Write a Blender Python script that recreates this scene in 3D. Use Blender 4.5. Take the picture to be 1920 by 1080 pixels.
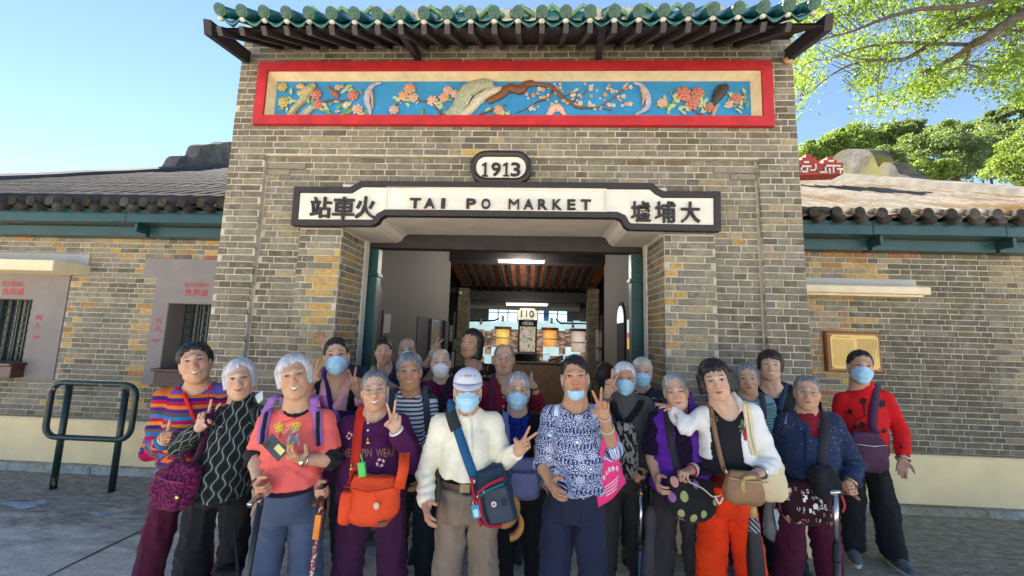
import bpy, math, random
import numpy as np
from mathutils import Vector, Matrix
from mathutils.bvhtree import BVHTree
for _o in list(bpy.data.objects):
 bpy.data.objects.remove(_o)
SC = bpy.context.scene
COL = SC.collection
R = math.radians
random.seed(7)
RNG = np.random.default_rng(7)
# ------------------------------------------------------------------ camera, sky, sun, exposure
FPX, CH = 720.0, 1.6
def _cam_rows(y, p, r):
 cy, sy, cp, sp, cr, sr = math.cos(y), math.sin(y), math.cos(p), math.sin(p), math.cos(r), math.sin(r)
 F = np.array([sy*cp, cy*cp, sp]); Rt = np.array([cy, -sy, 0.0]); U = np.cross(Rt, F)
 return np.array([cr*Rt + sr*U, -(-sr*Rt + cr*U), F])
CM = _cam_rows(R(-2.698), R(6.853), R(1.7007))
cam = bpy.data.cameras.new('camera'); camo = bpy.data.objects.new('camera', cam); COL.objects.link(camo)
cam.sensor_width = 36; cam.lens = 36*FPX/1920; cam.clip_start = 0.05; cam.clip_end = 2000
mw = Matrix.Identity(4)
for i in range(3):
 mw[i][0] = CM[0][i]; mw[i][1] = -CM[1][i]; mw[i][2] = -CM[2][i]
mw[2][3] = CH
camo.matrix_world = mw
SC.camera = camo
SUN = Vector((-math.sin(R(25))*math.cos(R(40)), math.cos(R(25))*math.cos(R(40)), math.sin(R(40))))
world = bpy.data.worlds.new('World'); SC.world = world; world.use_nodes = True
wn = world.node_tree.nodes; wl = world.node_tree.links; wn.clear()
wo = wn.new('ShaderNodeOutputWorld'); wb = wn.new('ShaderNodeBackground'); sky = wn.new('ShaderNodeTexSky')
sky.sky_type = 'NISHITA'; sky.sun_disc = False
sky.sun_elevation = math.asin(SUN.z); sky.sun_rotation = math.atan2(SUN.x, SUN.y)
sky.air_density = 0.75; sky.dust_density = 0.0; sky.ozone_density = 1.0; sky.altitude = 0
wb.inputs['Strength'].default_value = 0.054
wl.new(sky.outputs[0], wb.inputs[0]); wl.new(wb.outputs[0], wo.inputs[0])
sl = bpy.data.lights.new('sun', 'SUN'); sl.energy = 5.0; sl.angle = R(0.5); sl.color = (1.0, 0.90, 0.74)
slo = bpy.data.objects.new('sun', sl); COL.objects.link(slo)
slo.rotation_euler = SUN.to_track_quat('Z', 'Y').to_euler(); slo.location = (-6, 12, 14)
vs = SC.view_settings
vs.view_transform = 'Standard'; vs.look = 'None'; vs.gamma = 1; vs.use_curve_mapping = False
vs.exposure = 2.52
SC.cycles.use_denoising = True
SC.cycles.max_bounces = 6; SC.cycles.diffuse_bounces = 4; SC.cycles.glossy_bounces = 3; SC.cycles.transmission_bounces = 4
SC.cycles.caustics_reflective = False; SC.cycles.caustics_refractive = False
# ------------------------------------------------------------------ pixel -> point helpers (photo is 1920 x 1080)
def ray(px, py):
 return CM.T @ np.array([(px-960)/FPX, (py-540)/FPX, 1.0])
ORG = np.array([0, 0, CH])
def at(px, py, Y):
 d = ray(px, py); return ORG + d*(Y/d[1])
def atx(px, py, X):
 d = ray(px, py); return ORG + d*(X/d[0])
def atz(px, py, Z):
 d = ray(px, py); return ORG + d*((Z-CH)/d[2])
def atplane(px, py, p0, n):
 d = ray(px, py); return ORG + d*(np.dot(np.array(p0)-ORG, n)/np.dot(d, n))
def srgb(r, g, b):
 f = lambda c: (c/255/12.92) if c/255 <= 0.04045 else ((c/255+0.055)/1.055)**2.4
 return (f(r), f(g), f(b))
# ------------------------------------------------------------------ materials
class NT:
 def __init__(s, name):
  s.m = bpy.data.materials.new(name); s.m.use_nodes = True
  s.t = s.m.node_tree; s.t.nodes.clear()
  s.out = s.t.nodes.new('ShaderNodeOutputMaterial')
  s.b = s.t.nodes.new('ShaderNodeBsdfPrincipled')
  s.t.links.new(s.b.outputs[0], s.out.inputs[0])
 def n(s, typ, ins=None, **kw):
  nd = s.t.nodes.new(typ)
  for k, v in kw.items(): setattr(nd, k, v)
  if ins:
   for k, v in ins.items(): s.put(nd.inputs[k], v)
  return nd
 def put(s, sock, v):
  if hasattr(v, 'is_output') or isinstance(v, bpy.types.NodeSocket): s.t.links.new(v, sock)
  else:
   if sock.type == 'RGBA' and len(v) == 3: v = (*v, 1)
   sock.default_value = v
 def math(s, op, a, b=None, c=None, clamp=False):
  nd = s.n('ShaderNodeMath', operation=op, use_clamp=clamp)
  s.put(nd.inputs[0], a)
  if b is not None: s.put(nd.inputs[1], b)
  if c is not None: s.put(nd.inputs[2], c)
  return nd.outputs[0]
 def mix(s, f, a, b, blend='MIX'):
  nd = s.n('ShaderNodeMix', data_type='RGBA', blend_type=blend)
  s.put(nd.inputs[0], f); s.put(nd.inputs[6], a); s.put(nd.inputs[7], b)
  return nd.outputs[2]
 def coord(s, what='Object'):
  return s.n('ShaderNodeTexCoord').outputs[what]
 def sep(s, v):
  nd = s.n('ShaderNodeSeparateXYZ'); s.put(nd.inputs[0], v); return nd.outputs
 def comb(s, x, y, z):
  nd = s.n('ShaderNodeCombineXYZ')
  for i, v in enumerate((x, y, z)): s.put(nd.inputs[i], v)
  return nd.outputs[0]
 def noise(s, scale, detail=3, vec=None, rough=0.55, out=0):
  nd = s.n('ShaderNodeTexNoise'); nd.inputs['Scale'].default_value = scale
  nd.inputs['Detail'].default_value = detail; nd.inputs['Roughness'].default_value = rough
  s.t.links.new(vec if vec is not None else s.coord(), nd.inputs['Vector'])
  return nd.outputs[out]
 def vor(s, scale, vec=None, feature='F1', out='Distance', rnd=1.0):
  nd = s.n('ShaderNodeTexVoronoi', feature=feature); nd.inputs['Scale'].default_value = scale
  nd.inputs['Randomness'].default_value = rnd
  s.t.links.new(vec if vec is not None else s.coord(), nd.inputs['Vector'])
  return nd.outputs[out]
 def ramp(s, f, stops, interp='LINEAR'):
  nd = s.n('ShaderNodeValToRGB'); cr = nd.color_ramp; cr.interpolation = interp
  while len(cr.elements) < len(stops): cr.elements.new(0.5)
  for e, (p, c) in zip(cr.elements, stops):
   e.position = p; e.color = (*c, 1) if not isinstance(c, float) else (c, c, c, 1)
  s.put(nd.inputs[0], f); return nd.outputs[0]
 def attr(s, name, typ='GEOMETRY', out='Fac'):
  nd = s.n('ShaderNodeAttribute', attribute_name=name, attribute_type=typ); return nd.outputs[out]
 def scale(s, vec, x, y, z):
  nd = s.n('ShaderNodeMapping'); s.put(nd.inputs[0], vec); nd.inputs['Scale'].default_value = (x, y, z); return nd.outputs[0]
 def bump(s, h, strength=0.3, dist=0.01):
  nd = s.n('ShaderNodeBump'); nd.inputs['Strength'].default_value = strength; nd.inputs['Distance'].default_value = dist
  s.put(nd.inputs['Height'], h); s.t.links.new(nd.outputs[0], s.b.inputs['Normal'])
 def base(s, c): s.put(s.b.inputs['Base Color'], c)
 def rough(s, v): s.put(s.b.inputs['Roughness'], v)
 def set(s, **kw):
  for k, v in kw.items(): s.put(s.b.inputs[k.replace('_', ' ')], v)
MATS = {}
def simple(name, col, rough=0.6, var=0.12, scale=18.0, bump=0.15, bscale=80.0, bdist=0.004, metal=0.0, spec=0.5, sheen=0.0):
 if name in MATS: return MATS[name]
 n = NT(name)
 nz = n.noise(scale, 4)
 lo = tuple(c*(1-var*1.6) for c in col); hi = tuple(min(1, c*(1+var*1.3)) for c in col)
 n.base(n.ramp(nz, [(0.3, lo), (0.72, hi)])); n.rough(rough); n.set(Metallic=metal)
 n.b.inputs['Specular IOR Level'].default_value = spec
 if sheen: n.b.inputs['Sheen Weight'].default_value = sheen
 if bump: n.bump(n.noise(bscale, 3), bump, bdist)
 MATS[name] = n.m
 return n.m
def cloth(name, col, rough=0.85, var=0.1, bump=0.12, bscale=320.0):
 return simple('cloth_'+name, col, rough, var, 9.0, bump, bscale, 0.004, spec=0.25, sheen=0.05)
# ------------------------------------------------------------------ objects
LOC = {}
def new_mesh(name, V, F, mat, smooth=True, attrs=None):
 """V (n,3) array, F list of index tuples or (m,4)/(m,3) array"""
 me = bpy.data.meshes.new(name)
 V = np.asarray(V, np.float32)
 if isinstance(F, np.ndarray):
  m, k = F.shape
  loops = F.astype(np.int32).ravel(); tot = np.full(m, k, np.int32)
 else:
  tot = np.array([len(f) for f in F], np.int32)
  loops = np.array([i for f in F for i in f], np.int32); m = len(F)
 me.vertices.add(len(V)); me.vertices.foreach_set('co', V.ravel())
 me.loops.add(len(loops)); me.loops.foreach_set('vertex_index', loops)
 me.polygons.add(m)
 st = np.zeros(m, np.int32); st[1:] = np.cumsum(tot)[:-1]
 me.polygons.foreach_set('loop_start', st); me.polygons.foreach_set('loop_total', tot)
 me.update(calc_edges=True)
 me.polygons.foreach_set('use_smooth', np.full(m, bool(smooth)))
 if attrs:
  for an, (typ, data) in attrs.items():
   a = me.attributes.new(an, typ, 'POINT')
   a.data.foreach_set('color' if typ == 'FLOAT_COLOR' else 'value', np.asarray(data, np.float32).ravel())
 for mt in (mat if isinstance(mat, (list, tuple)) else [mat]):
  if mt: me.materials.append(mt)
 return me
def tag(o, label=None, cat=None, group=None, kind=None):
 if label: o['label'] = label
 if cat: o['category'] = cat
 if group: o['group'] = group
 if kind: o['kind'] = kind
 return o
def empty(name, loc, label=None, cat=None, group=None, kind=None):
 o = bpy.data.objects.new(name, None); COL.objects.link(o); o.location = [float(v) for v in loc]
 o.empty_display_size = 0.1
 LOC[o.name] = np.array(loc, float)
 return tag(o, label, cat, group, kind)
def put(name, V, F, mat, parent=None, loc=None, smooth=True, attrs=None, kind=None, label=None, cat=None, group=None):
 """world-space geometry -> object. origin at loc (top level) or at the parent's origin"""
 V = np.asarray(V, float)
 L = LOC[parent.name] if parent is not None else np.array(loc if loc is not None else (0, 0, 0), float)
 me = new_mesh(name, V - L, F, mat, smooth, attrs)
 o = bpy.data.objects.new(name, me); COL.objects.link(o)
 if parent is not None: o.parent = parent
 else: o.location = L
 LOC[o.name] = L
 return tag(o, label, cat, group, kind)
class MB:
 def __init__(s): s.V = []; s.F = []; s.n = 0
 def add(s, V, F):
  s.V.append(np.asarray(V, float))
  for f in F: s.F.append(tuple(int(i)+s.n for i in f))
  s.n += len(V); return s
 def box(s, x0, x1, y0, y1, z0, z1):
  V = [(x0,y0,z0),(x1,y0,z0),(x1,y1,z0),(x0,y1,z0),(x0,y0,z1),(x1,y0,z1),(x1,y1,z1),(x0,y1,z1)]
  return s.add(V, [(0,3,2,1),(4,5,6,7),(0,1,5,4),(1,2,6,5),(2,3,7,6),(3,0,4,7)])
 def bbox(s, x0, x1, y0, y1, z0, z1, b=0.006):
  """box with bevelled front-facing (-Y) rim"""
  V = [(x0,y0+b,z0),(x1,y0+b,z0),(x1,y0+b,z1),(x0,y0+b,z1),(x0+b,y0,z0+b),(x1-b,y0,z0+b),(x1-b,y0,z1-b),(x0+b,y0,z1-b),
    (x0,y1,z0),(x1,y1,z0),(x1,y1,z1),(x0,y1,z1)]
  return s.add(V, [(4,5,6,7),(0,1,5,4),(1,2,6,5),(2,3,7,6),(3,0,4,7),(0,8,9,1),(1,9,10,2),(2,10,11,3),(3,11,8,0),(8,11,10,9)])
 def obox(s, c, ax, ay, az, hx, hy, hz):
  c = np.array(c, float); ax, ay, az = (np.array(a, float) for a in (ax, ay, az))
  V = [c+ax*hx*i+ay*hy*j+az*hz*k for k in (-1,1) for (i,j) in ((-1,-1),(1,-1),(1,1),(-1,1))]
  return s.add(V, [(0,3,2,1),(4,5,6,7),(0,1,5,4),(1,2,6,5),(2,3,7,6),(3,0,4,7)])
 def tube(s, pts, rad, n=10, cap=True, closed=False, flat=1.0):
  P = [np.array(p, float) for p in pts]; m = len(P)
  rad = rad if hasattr(rad, '__len__') else [rad]*m
  V = []; up = None
  for i in range(m):
   if closed: t = P[(i+1) % m]-P[i-1]
   else: t = P[min(i+1, m-1)]-P[max(i-1, 0)]
   t = t/(np.linalg.norm(t)+1e-9)
   if up is None:
    up = np.array([0, 0, 1.0]) if abs(t[2]) < 0.9 else np.array([0, 1.0, 0])
   u = up - t*np.dot(up, t); u /= np.linalg.norm(u)+1e-9; up = u
   w = np.cross(t, u)
   for k in range(n):
    a = 2*math.pi*k/n
    V.append(P[i]+rad[i]*(math.cos(a)*u+flat*math.sin(a)*w))
  F = []
  for i in range(m if closed else m-1):
   j = (i+1) % m
   for k in range(n):
    k2 = (k+1) % n
    F.append((i*n+k, i*n+k2, j*n+k2, j*n+k))
  if cap and not closed:
   F.append(tuple(range(n-1, -1, -1))); F.append(tuple((m-1)*n+k for k in range(n)))
  return s.add(V, F)
 def sphere(s, c, r, nu=12, nv=8, M=None):
  r = np.array(r if hasattr(r, '__len__') else (r, r, r), float)
  V = [(0, 0, 1.0)]
  for i in range(1, nv):
   a = math.pi*i/nv
   for k in range(nu):
    b = 2*math.pi*k/nu
    V.append((math.sin(a)*math.cos(b), math.sin(a)*math.sin(b), math.cos(a)))
  V.append((0, 0, -1.0)); V = np.array(V)*r
  if M is not None: V = V @ np.array(M).T
  F = []
  for k in range(nu):
   k2 = (k+1) % nu
   F.append((0, 1+k, 1+k2))
   for i in range(nv-2):
    a = 1+i*nu
    F.append((a+k, a+nu+k, a+nu+k2, a+k2))
   F.append((1+(nv-2)*nu+k2, 1+(nv-2)*nu+k, len(V)-1))
  F = [tuple(f) for f in F]
  return s.add(V+np.array(c), F)
 def prism(s, poly, y0, y1):
  """polygon of (x, z) extruded from y0 (front) to y1"""
  n = len(poly)
  V = [(x, y0, z) for x, z in poly]+[(x, y1, z) for x, z in poly]
  F = [tuple(range(n)), tuple(range(2*n-1, n-1, -1))]
  for i in range(n):
   j = (i+1) % n; F.append((i, n+i, n+j, j))
  return s.add(V, F)
 def quad(s, *p): return s.add(p, [tuple(range(len(p)))])
 def cyl(s, c0, c1, r, n=14): return s.tube([c0, c1], r, n)
 def build(s, name, mat, parent=None, smooth=False, loc=None, **kw):
  V = np.concatenate(s.V)
  if parent is None and loc is None: loc = ((V[:,0].min()+V[:,0].max())/2, (V[:,1].min()+V[:,1].max())/2, V[:,2].min())
  return put(name, V, s.F, mat, parent, loc, smooth, **kw)
def autosmooth(o, ang=35):
 me = o.data
 me.polygons.foreach_set('use_smooth', np.full(len(me.polygons), True))
 me.set_sharp_from_angle(angle=R(ang))
 return o
def copyobj(src, parent=None, name=None):
 c = src.copy(); COL.objects.link(c)
 if parent is not None: c.parent = parent
 return c
_fonts = {}
def text_geo(s, x0, x1, z0, z1, y, depth=0.02, bold=0.0, res=3):
 """text mesh fitted into a box on the facade plane (front face at y, towards the viewer)"""
 cu = bpy.data.curves.new('t', 'FONT'); cu.body = s; cu.extrude = 0.03 if depth else 0; cu.offset = bold; cu.resolution_u = res
 ob = bpy.data.objects.new('t', cu); COL.objects.link(ob)
 dg = bpy.context.evaluated_depsgraph_get(); dg.update()
 me = ob.evaluated_get(dg).to_mesh()
 V = np.array([v.co[:] for v in me.vertices]); F = [tuple(p.vertices) for p in me.polygons]
 ob.evaluated_get(dg).to_mesh_clear()
 bpy.data.objects.remove(ob); bpy.data.curves.remove(cu)
 mn, mx = V.min(0), V.max(0)
 X = x0+(V[:,0]-mn[0])/(mx[0]-mn[0])*(x1-x0); Z = z0+(V[:,1]-mn[1])/(mx[1]-mn[1])*(z1-z0)
 Y = y + (depth*(mx[2]-V[:,2])/(mx[2]-mn[2]) if depth else 0*X)
 return np.stack([X, Y, Z], 1), F
# value noise for displacement
def vnoise(P, seed=0):
 P = np.asarray(P, float); i = np.floor(P).astype(np.int64); f = P-i; f = f*f*(3-2*f)
 def h(a, b, c):
  n = (a*374761393+b*668265263+c*2147483647+seed*974634777) & 0x7fffffff
  n = ((n ^ (n >> 13))*1274126177) & 0x7fffffff
  return ((n ^ (n >> 16)) & 0xffff)/32767.5-1
 r = 0
 for dx in (0, 1):
  for dy in (0, 1):
   for dz in (0, 1):
    w = (f[:,0] if dx else 1-f[:,0])*(f[:,1] if dy else 1-f[:,1])*(f[:,2] if dz else 1-f[:,2])
    r = r+w*h(i[:,0]+dx, i[:,1]+dy, i[:,2]+dz)
 return r
def fbm(P, o=3, seed=0):
 r = 0; a = 1.0
 for k in range(o):
  r = r+a*vnoise(np.asarray(P)*(2**k)+17.3*k, seed+k); a *= 0.5
 return r
# ------------------------------------------------------------------ signed-distance modelling (smooth unions, surface nets)
class SDF:
 def __init__(s, lo, hi, h):
  s.h = h; s.lo = np.array(lo, float); n = np.ceil((np.array(hi)-s.lo)/h).astype(int)+1
  s.F = np.full(n, 0.5, np.float32); s.n = n
  s.ax = [(s.lo[k]+h*np.arange(n[k])).astype(np.float32) for k in range(3)]
 def sub(s, lo, hi, pad):
  a = np.clip(np.floor((np.array(lo)-pad-s.lo)/s.h).astype(int), 0, s.n)
  b = np.clip(np.ceil((np.array(hi)+pad-s.lo)/s.h).astype(int)+1, 0, s.n)
  if (b-a).min() <= 0: return None
  sl = tuple(slice(a[k], b[k]) for k in range(3))
  return sl, s.ax[0][sl[0]][:,None,None], s.ax[1][sl[1]][None,:,None], s.ax[2][sl[2]][None,None,:]
 def comb(s, sl, d, k, op='u'):
  A = s.F[sl]
  if op == 'u':
   h = np.maximum(k-np.abs(A-d), 0)/k if k > 0 else 0
   s.F[sl] = np.minimum(A, d)-h*h*k*0.25
  elif op == 's':
   d = -d; h = np.maximum(k-np.abs(A-d), 0)/k if k > 0 else 0
   s.F[sl] = np.maximum(A, d)+h*h*k*0.25
  elif op == 'i':
   s.F[sl] = np.maximum(A, d)
 def cone(s, a, b, ra, rb, k=0.02, op='u', cut=None, flat=None):
  """round cone a->b; cut=(point, normal): keep the side where dot(p-point, normal) < 0"""
  a = np.array(a, float); b = np.array(b, float); r = max(ra, rb)
  g = s.sub(np.minimum(a, b)-r, np.maximum(a, b)+r, k+2*s.h)
  if g is None: return
  sl, X, Y, Z = g; d = b-a; L2 = max(d@d, 1e-9)
  px, py, pz = X-a[0], Y-a[1], Z-a[2]
  t = np.clip((px*d[0]+py*d[1]+pz*d[2])/L2, 0, 1)
  q = np.sqrt((px-t*d[0])**2+(py-t*d[1])**2+(pz-t*d[2])**2)-(ra+(rb-ra)*t)
  if cut is not None:
   c, nrm = np.array(cut[0]), np.array(cut[1])
   q = np.maximum(q, (X-c[0])*nrm[0]+(Y-c[1])*nrm[1]+(Z-c[2])*nrm[2])
  s.comb(sl, q.astype(np.float32), k, op)
 def chain(s, pts, rad, k=0.01, op='u'):
  for i in range(len(pts)-1): s.cone(pts[i], pts[i+1], rad[i], rad[i+1], k, op)
 def ell(s, c, r, M=None, k=0.02, op='u'):
  """ellipsoid centre c radii r, M rows = local axes in world"""
  c = np.array(c, float); r = np.array(r if hasattr(r, '__len__') else (r,)*3, float); R_ = r.max()
  g = s.sub(c-R_, c+R_, k+2*s.h)
  if g is None: return
  sl, X, Y, Z = g; X, Y, Z = X-c[0], Y-c[1], Z-c[2]
  if M is not None:
   M = np.array(M)
   X, Y, Z = (M[i][0]*X+M[i][1]*Y+M[i][2]*Z for i in range(3))
  k0 = np.sqrt((X/r[0])**2+(Y/r[1])**2+(Z/r[2])**2)
  k1 = np.sqrt((X/r[0]**2)**2+(Y/r[1]**2)**2+(Z/r[2]**2)**2)+1e-9
  s.comb(sl, np.clip(k0*(k0-1)/k1, -0.5, 0.5).astype(np.float32), k, op)
 def fn(s, f, lo=None, hi=None, k=0.0, op='u'):
  g = s.sub(lo if lo is not None else s.lo, hi if hi is not None else s.lo+s.h*s.n, k)
  if g is None: return
  sl, X, Y, Z = g
  s.comb(sl, np.broadcast_to(f(X, Y, Z), s.F[sl].shape).astype(np.float32), k, op)
 def mesh(s):
  F = s.F
  for ax in range(3):                                   # close the border
   i0 = [slice(None)]*3; i0[ax] = 0; F[tuple(i0)] = np.maximum(F[tuple(i0)], 0.3*s.h)
   i0[ax] = -1; F[tuple(i0)] = np.maximum(F[tuple(i0)], 0.3*s.h)
  S = F < 0
  c = np.zeros(np.array(S.shape)-1, np.uint8)
  for dx in (0, 1):
   for dy in (0, 1):
    for dz in (0, 1):
     c += S[dx:S.shape[0]-1+dx, dy:S.shape[1]-1+dy, dz:S.shape[2]-1+dz]
  act = (c > 0) & (c < 8)
  idx = np.argwhere(act); vid = np.full(act.shape, -1, np.int32); vid[act] = np.arange(len(idx))
  acc = np.zeros((len(idx), 3)); cnt = np.zeros(len(idx))
  cor = [(0,0,0),(1,0,0),(0,1,0),(1,1,0),(0,0,1),(1,0,1),(0,1,1),(1,1,1)]
  val = [F[idx[:,0]+a, idx[:,1]+b, idx[:,2]+d_].astype(float) for a, b, d_ in cor]
  for a, b in ((0,1),(2,3),(4,5),(6,7),(0,2),(1,3),(4,6),(5,7),(0,4),(1,5),(2,6),(3,7)):
   m = (val[a] < 0) != (val[b] < 0)
   t = val[a][m]/(val[a][m]-val[b][m])
   A, B = np.array(cor[a], float), np.array(cor[b], float)
   acc[m] += A+t[:,None]*(B-A); cnt[m] += 1
  V = s.lo+s.h*(idx+acc/np.maximum(cnt, 1)[:,None])
  Q = []
  for ax in range(3):
   o1, o2 = [(1, 2), (2, 0), (0, 1)][ax]
   sa = [slice(None)]*3; sb = [slice(None)]*3; sa[ax] = slice(0, -1); sb[ax] = slice(1, None)
   m = S[tuple(sa)] != S[tuple(sb)]
   e = np.argwhere(m); e = e[(e[:,o1] > 0) & (e[:,o2] > 0)]
   lim = np.array(act.shape); e = e[(e[:,o1] < lim[o1]) & (e[:,o2] < lim[o2])]
   ins = S[e[:,0], e[:,1], e[:,2]]
   def g(d1, d2):
    q = e.copy(); q[:,o1] -= d1; q[:,o2] -= d2; return vid[q[:,0], q[:,1], q[:,2]]
   q = np.stack([g(1,1), g(0,1), g(0,0), g(1,0)], 1)
   q[~ins] = q[~ins][:,::-1]
   Q.append(q)
  Q = np.concatenate(Q); Q = Q[(Q >= 0).all(1)]
  return V, Q
def vnormals(V, Q):
 n = np.cross(V[Q[:,1]]-V[Q[:,0]], V[Q[:,2]]-V[Q[:,0]]) + np.cross(V[Q[:,2]]-V[Q[:,0]], V[Q[:,3]]-V[Q[:,0]])
 N = np.zeros_like(V)
 for k in range(4): np.add.at(N, Q[:,k], n)
 return N/(np.linalg.norm(N, axis=1)[:,None]+1e-12)
def smoothv(V, Q, it=1, f=0.5):
 for _ in range(it):
  A = np.zeros_like(V); c = np.zeros(len(V))
  for k in range(4):
   np.add.at(A, Q[:,k], V[Q[:,(k+1) % 4]]); np.add.at(A, Q[:,k], V[Q[:,(k+3) % 4]]); np.add.at(c, Q[:,k], 2)
  V = V+(A/np.maximum(c, 1)[:,None]-V)*f
 return V
def hexc(h): return srgb(int(h[0:2], 16), int(h[2:4], 16), int(h[4:6], 16))
# ================================================================== the place
TY, WY, PT = 3.2, 4.2, 0.0          # tower front, wing front
# ---- materials
def brick_mat(name, per_object):
 n = NT(name)
 c = n.attr('bcol', 'OBJECT' if per_object else 'GEOMETRY', 'Color')
 co = n.coord('Object'); geo = n.n('ShaderNodeNewGeometry').outputs['Position']
 nz = n.noise(30, 5, geo, 0.72); n2 = n.noise(9, 4, geo, 0.6); n3 = n.noise(150, 3, geo)
 c2 = n.mix(n.math('MULTIPLY', n.math('SUBTRACT', nz, 0.42, clamp=True), 2.4, clamp=True), c, n.mix(0.75, c, (0.05, 0.045, 0.038)))
 c2 = n.mix(n.math('MULTIPLY', n.math('SUBTRACT', n2, 0.48, clamp=True), 1.8), c2, (0.36, 0.32, 0.235))
 c2 = n.mix(n.math('MULTIPLY', n.math('SUBTRACT', n.noise(1.7, 5, geo, 0.65), 0.52, clamp=True), 2.4, clamp=True), c2, n.mix(0.6, c2, (0.05, 0.042, 0.034)))
 n.base(c2); n.rough(0.88); n.b.inputs['Specular IOR Level'].default_value = 0.25
 n.bump(n.math('ADD', nz, n.math('MULTIPLY', n3, 0.5)), 0.45, 0.006)
 return n.m
BRICK_O, BRICK_J = brick_mat('brick', True), brick_mat('brick_joined', False)
MORTAR = simple('mortar', (0.48, 0.43, 0.335), 0.92, 0.16, 14, 0.5, 120)
RENDER_GREY = simple('grey_render', (0.235, 0.205, 0.195), 0.85, 0.06, 5, 0.25, 90)
CREAM = simple('cream_paint', (0.93, 0.71, 0.385), 0.75, 0.06, 3.5, 0.25, 60)
LEDGE = simple('ledge_cream', (0.76, 0.635, 0.42), 0.8, 0.08, 5, 0.25, 60)
WHITEP = simple('white_paint', (0.72, 0.68, 0.58), 0.7, 0.06, 6, 0.2, 60)
SOFFIT = simple('soffit_paint', (0.62, 0.58, 0.53), 0.8, 0.06, 5, 0.2, 60)
BLACKF = simple('black_frame_paint', (0.028, 0.020, 0.018), 0.55, 0.2, 20, 0.3, 60)
LETTER = simple('letter_black', (0.022, 0.016, 0.014), 0.5, 0.1, 30, 0.1, 90)
REDF = simple('red_frame_paint', (0.47, 0.018, 0.024), 0.6, 0.14, 7, 0.25, 70)
CREAMF = simple('cream_bevel', (0.70, 0.57, 0.36), 0.7, 0.09, 9, 0.25, 70)
BLUEB = simple('relief_blue', (0.03, 0.25, 0.55), 0.7, 0.10, 6, 0.2, 80)
GREENP = simple('green_gutter_paint', (0.018, 0.058, 0.058), 0.35, 0.15, 6, 0.1, 50)
GREENS = simple('green_steel_paint', (0.022, 0.075, 0.068), 0.4, 0.15, 9, 0.15, 50)
WOOD = simple('dark_timber', (0.020, 0.015, 0.016), 0.65, 0.25, 14, 0.4, 60)
BROWNSILL = simple('brown_sill_paint', (0.085, 0.032, 0.030), 0.45, 0.12, 9, 0.1, 60)
CONC = simple('weathered_cement', (0.17, 0.16, 0.14), 0.9, 0.2, 6, 0.5, 70)
def glaze_mat():
 n = NT('green_glaze'); geo = n.n('ShaderNodeNewGeometry').outputs['Position']; nz = n.noise(16, 4, geo)
 n.base(n.ramp(nz, [(0.25, (0.008, 0.04, 0.042)), (0.5, (0.010, 0.085, 0.080)), (0.75, (0.02, 0.13, 0.13))])); n.rough(n.math('ADD', n.math('MULTIPLY', nz, 0.3), 0.1))
 n.b.inputs['Coat Weight'].default_value = 0.4; n.bump(n.noise(60, 2, geo), 0.25, 0.004); return n.m
GLAZE = glaze_mat()
def tile_mat(name, a, b, c, stain=None):
 n = NT(name); geo = n.n('ShaderNodeNewGeometry').outputs['Position']
 nz = n.noise(2.2, 6, geo, 0.65); n2 = n.noise(22, 4, geo, 0.6)
 col = n.ramp(nz, [(0.3, a), (0.5, b), (0.7, c)]); col = n.mix(n.math('MULTIPLY', n.math('GREATER_THAN', n2, 0.56), 0.5), col, a)
 if stain: col = n.mix(n.math('MULTIPLY', n.math('SUBTRACT', n.noise(1.3, 5, geo, 0.6), 0.48, clamp=True), 5.0, clamp=True), col, stain)
 n.base(col); n.rough(1.0); n.b.inputs['Specular IOR Level'].default_value = 0.05; n.bump(n2, 0.6, 0.01); return n.m
ROOF_R = tile_mat('grey_roof_weathered', (0.13, 0.115, 0.095), (0.20, 0.185, 0.16), (0.27, 0.25, 0.225), (0.125, 0.075, 0.028))
ROOF_L = tile_mat('grey_roof_dark', (0.026, 0.027, 0.033), (0.048, 0.049, 0.056), (0.085, 0.085, 0.09))
TILEEND = tile_mat('black_tile_end', (0.020, 0.018, 0.017), (0.05, 0.045, 0.04), (0.12, 0.11, 0.10))
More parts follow.
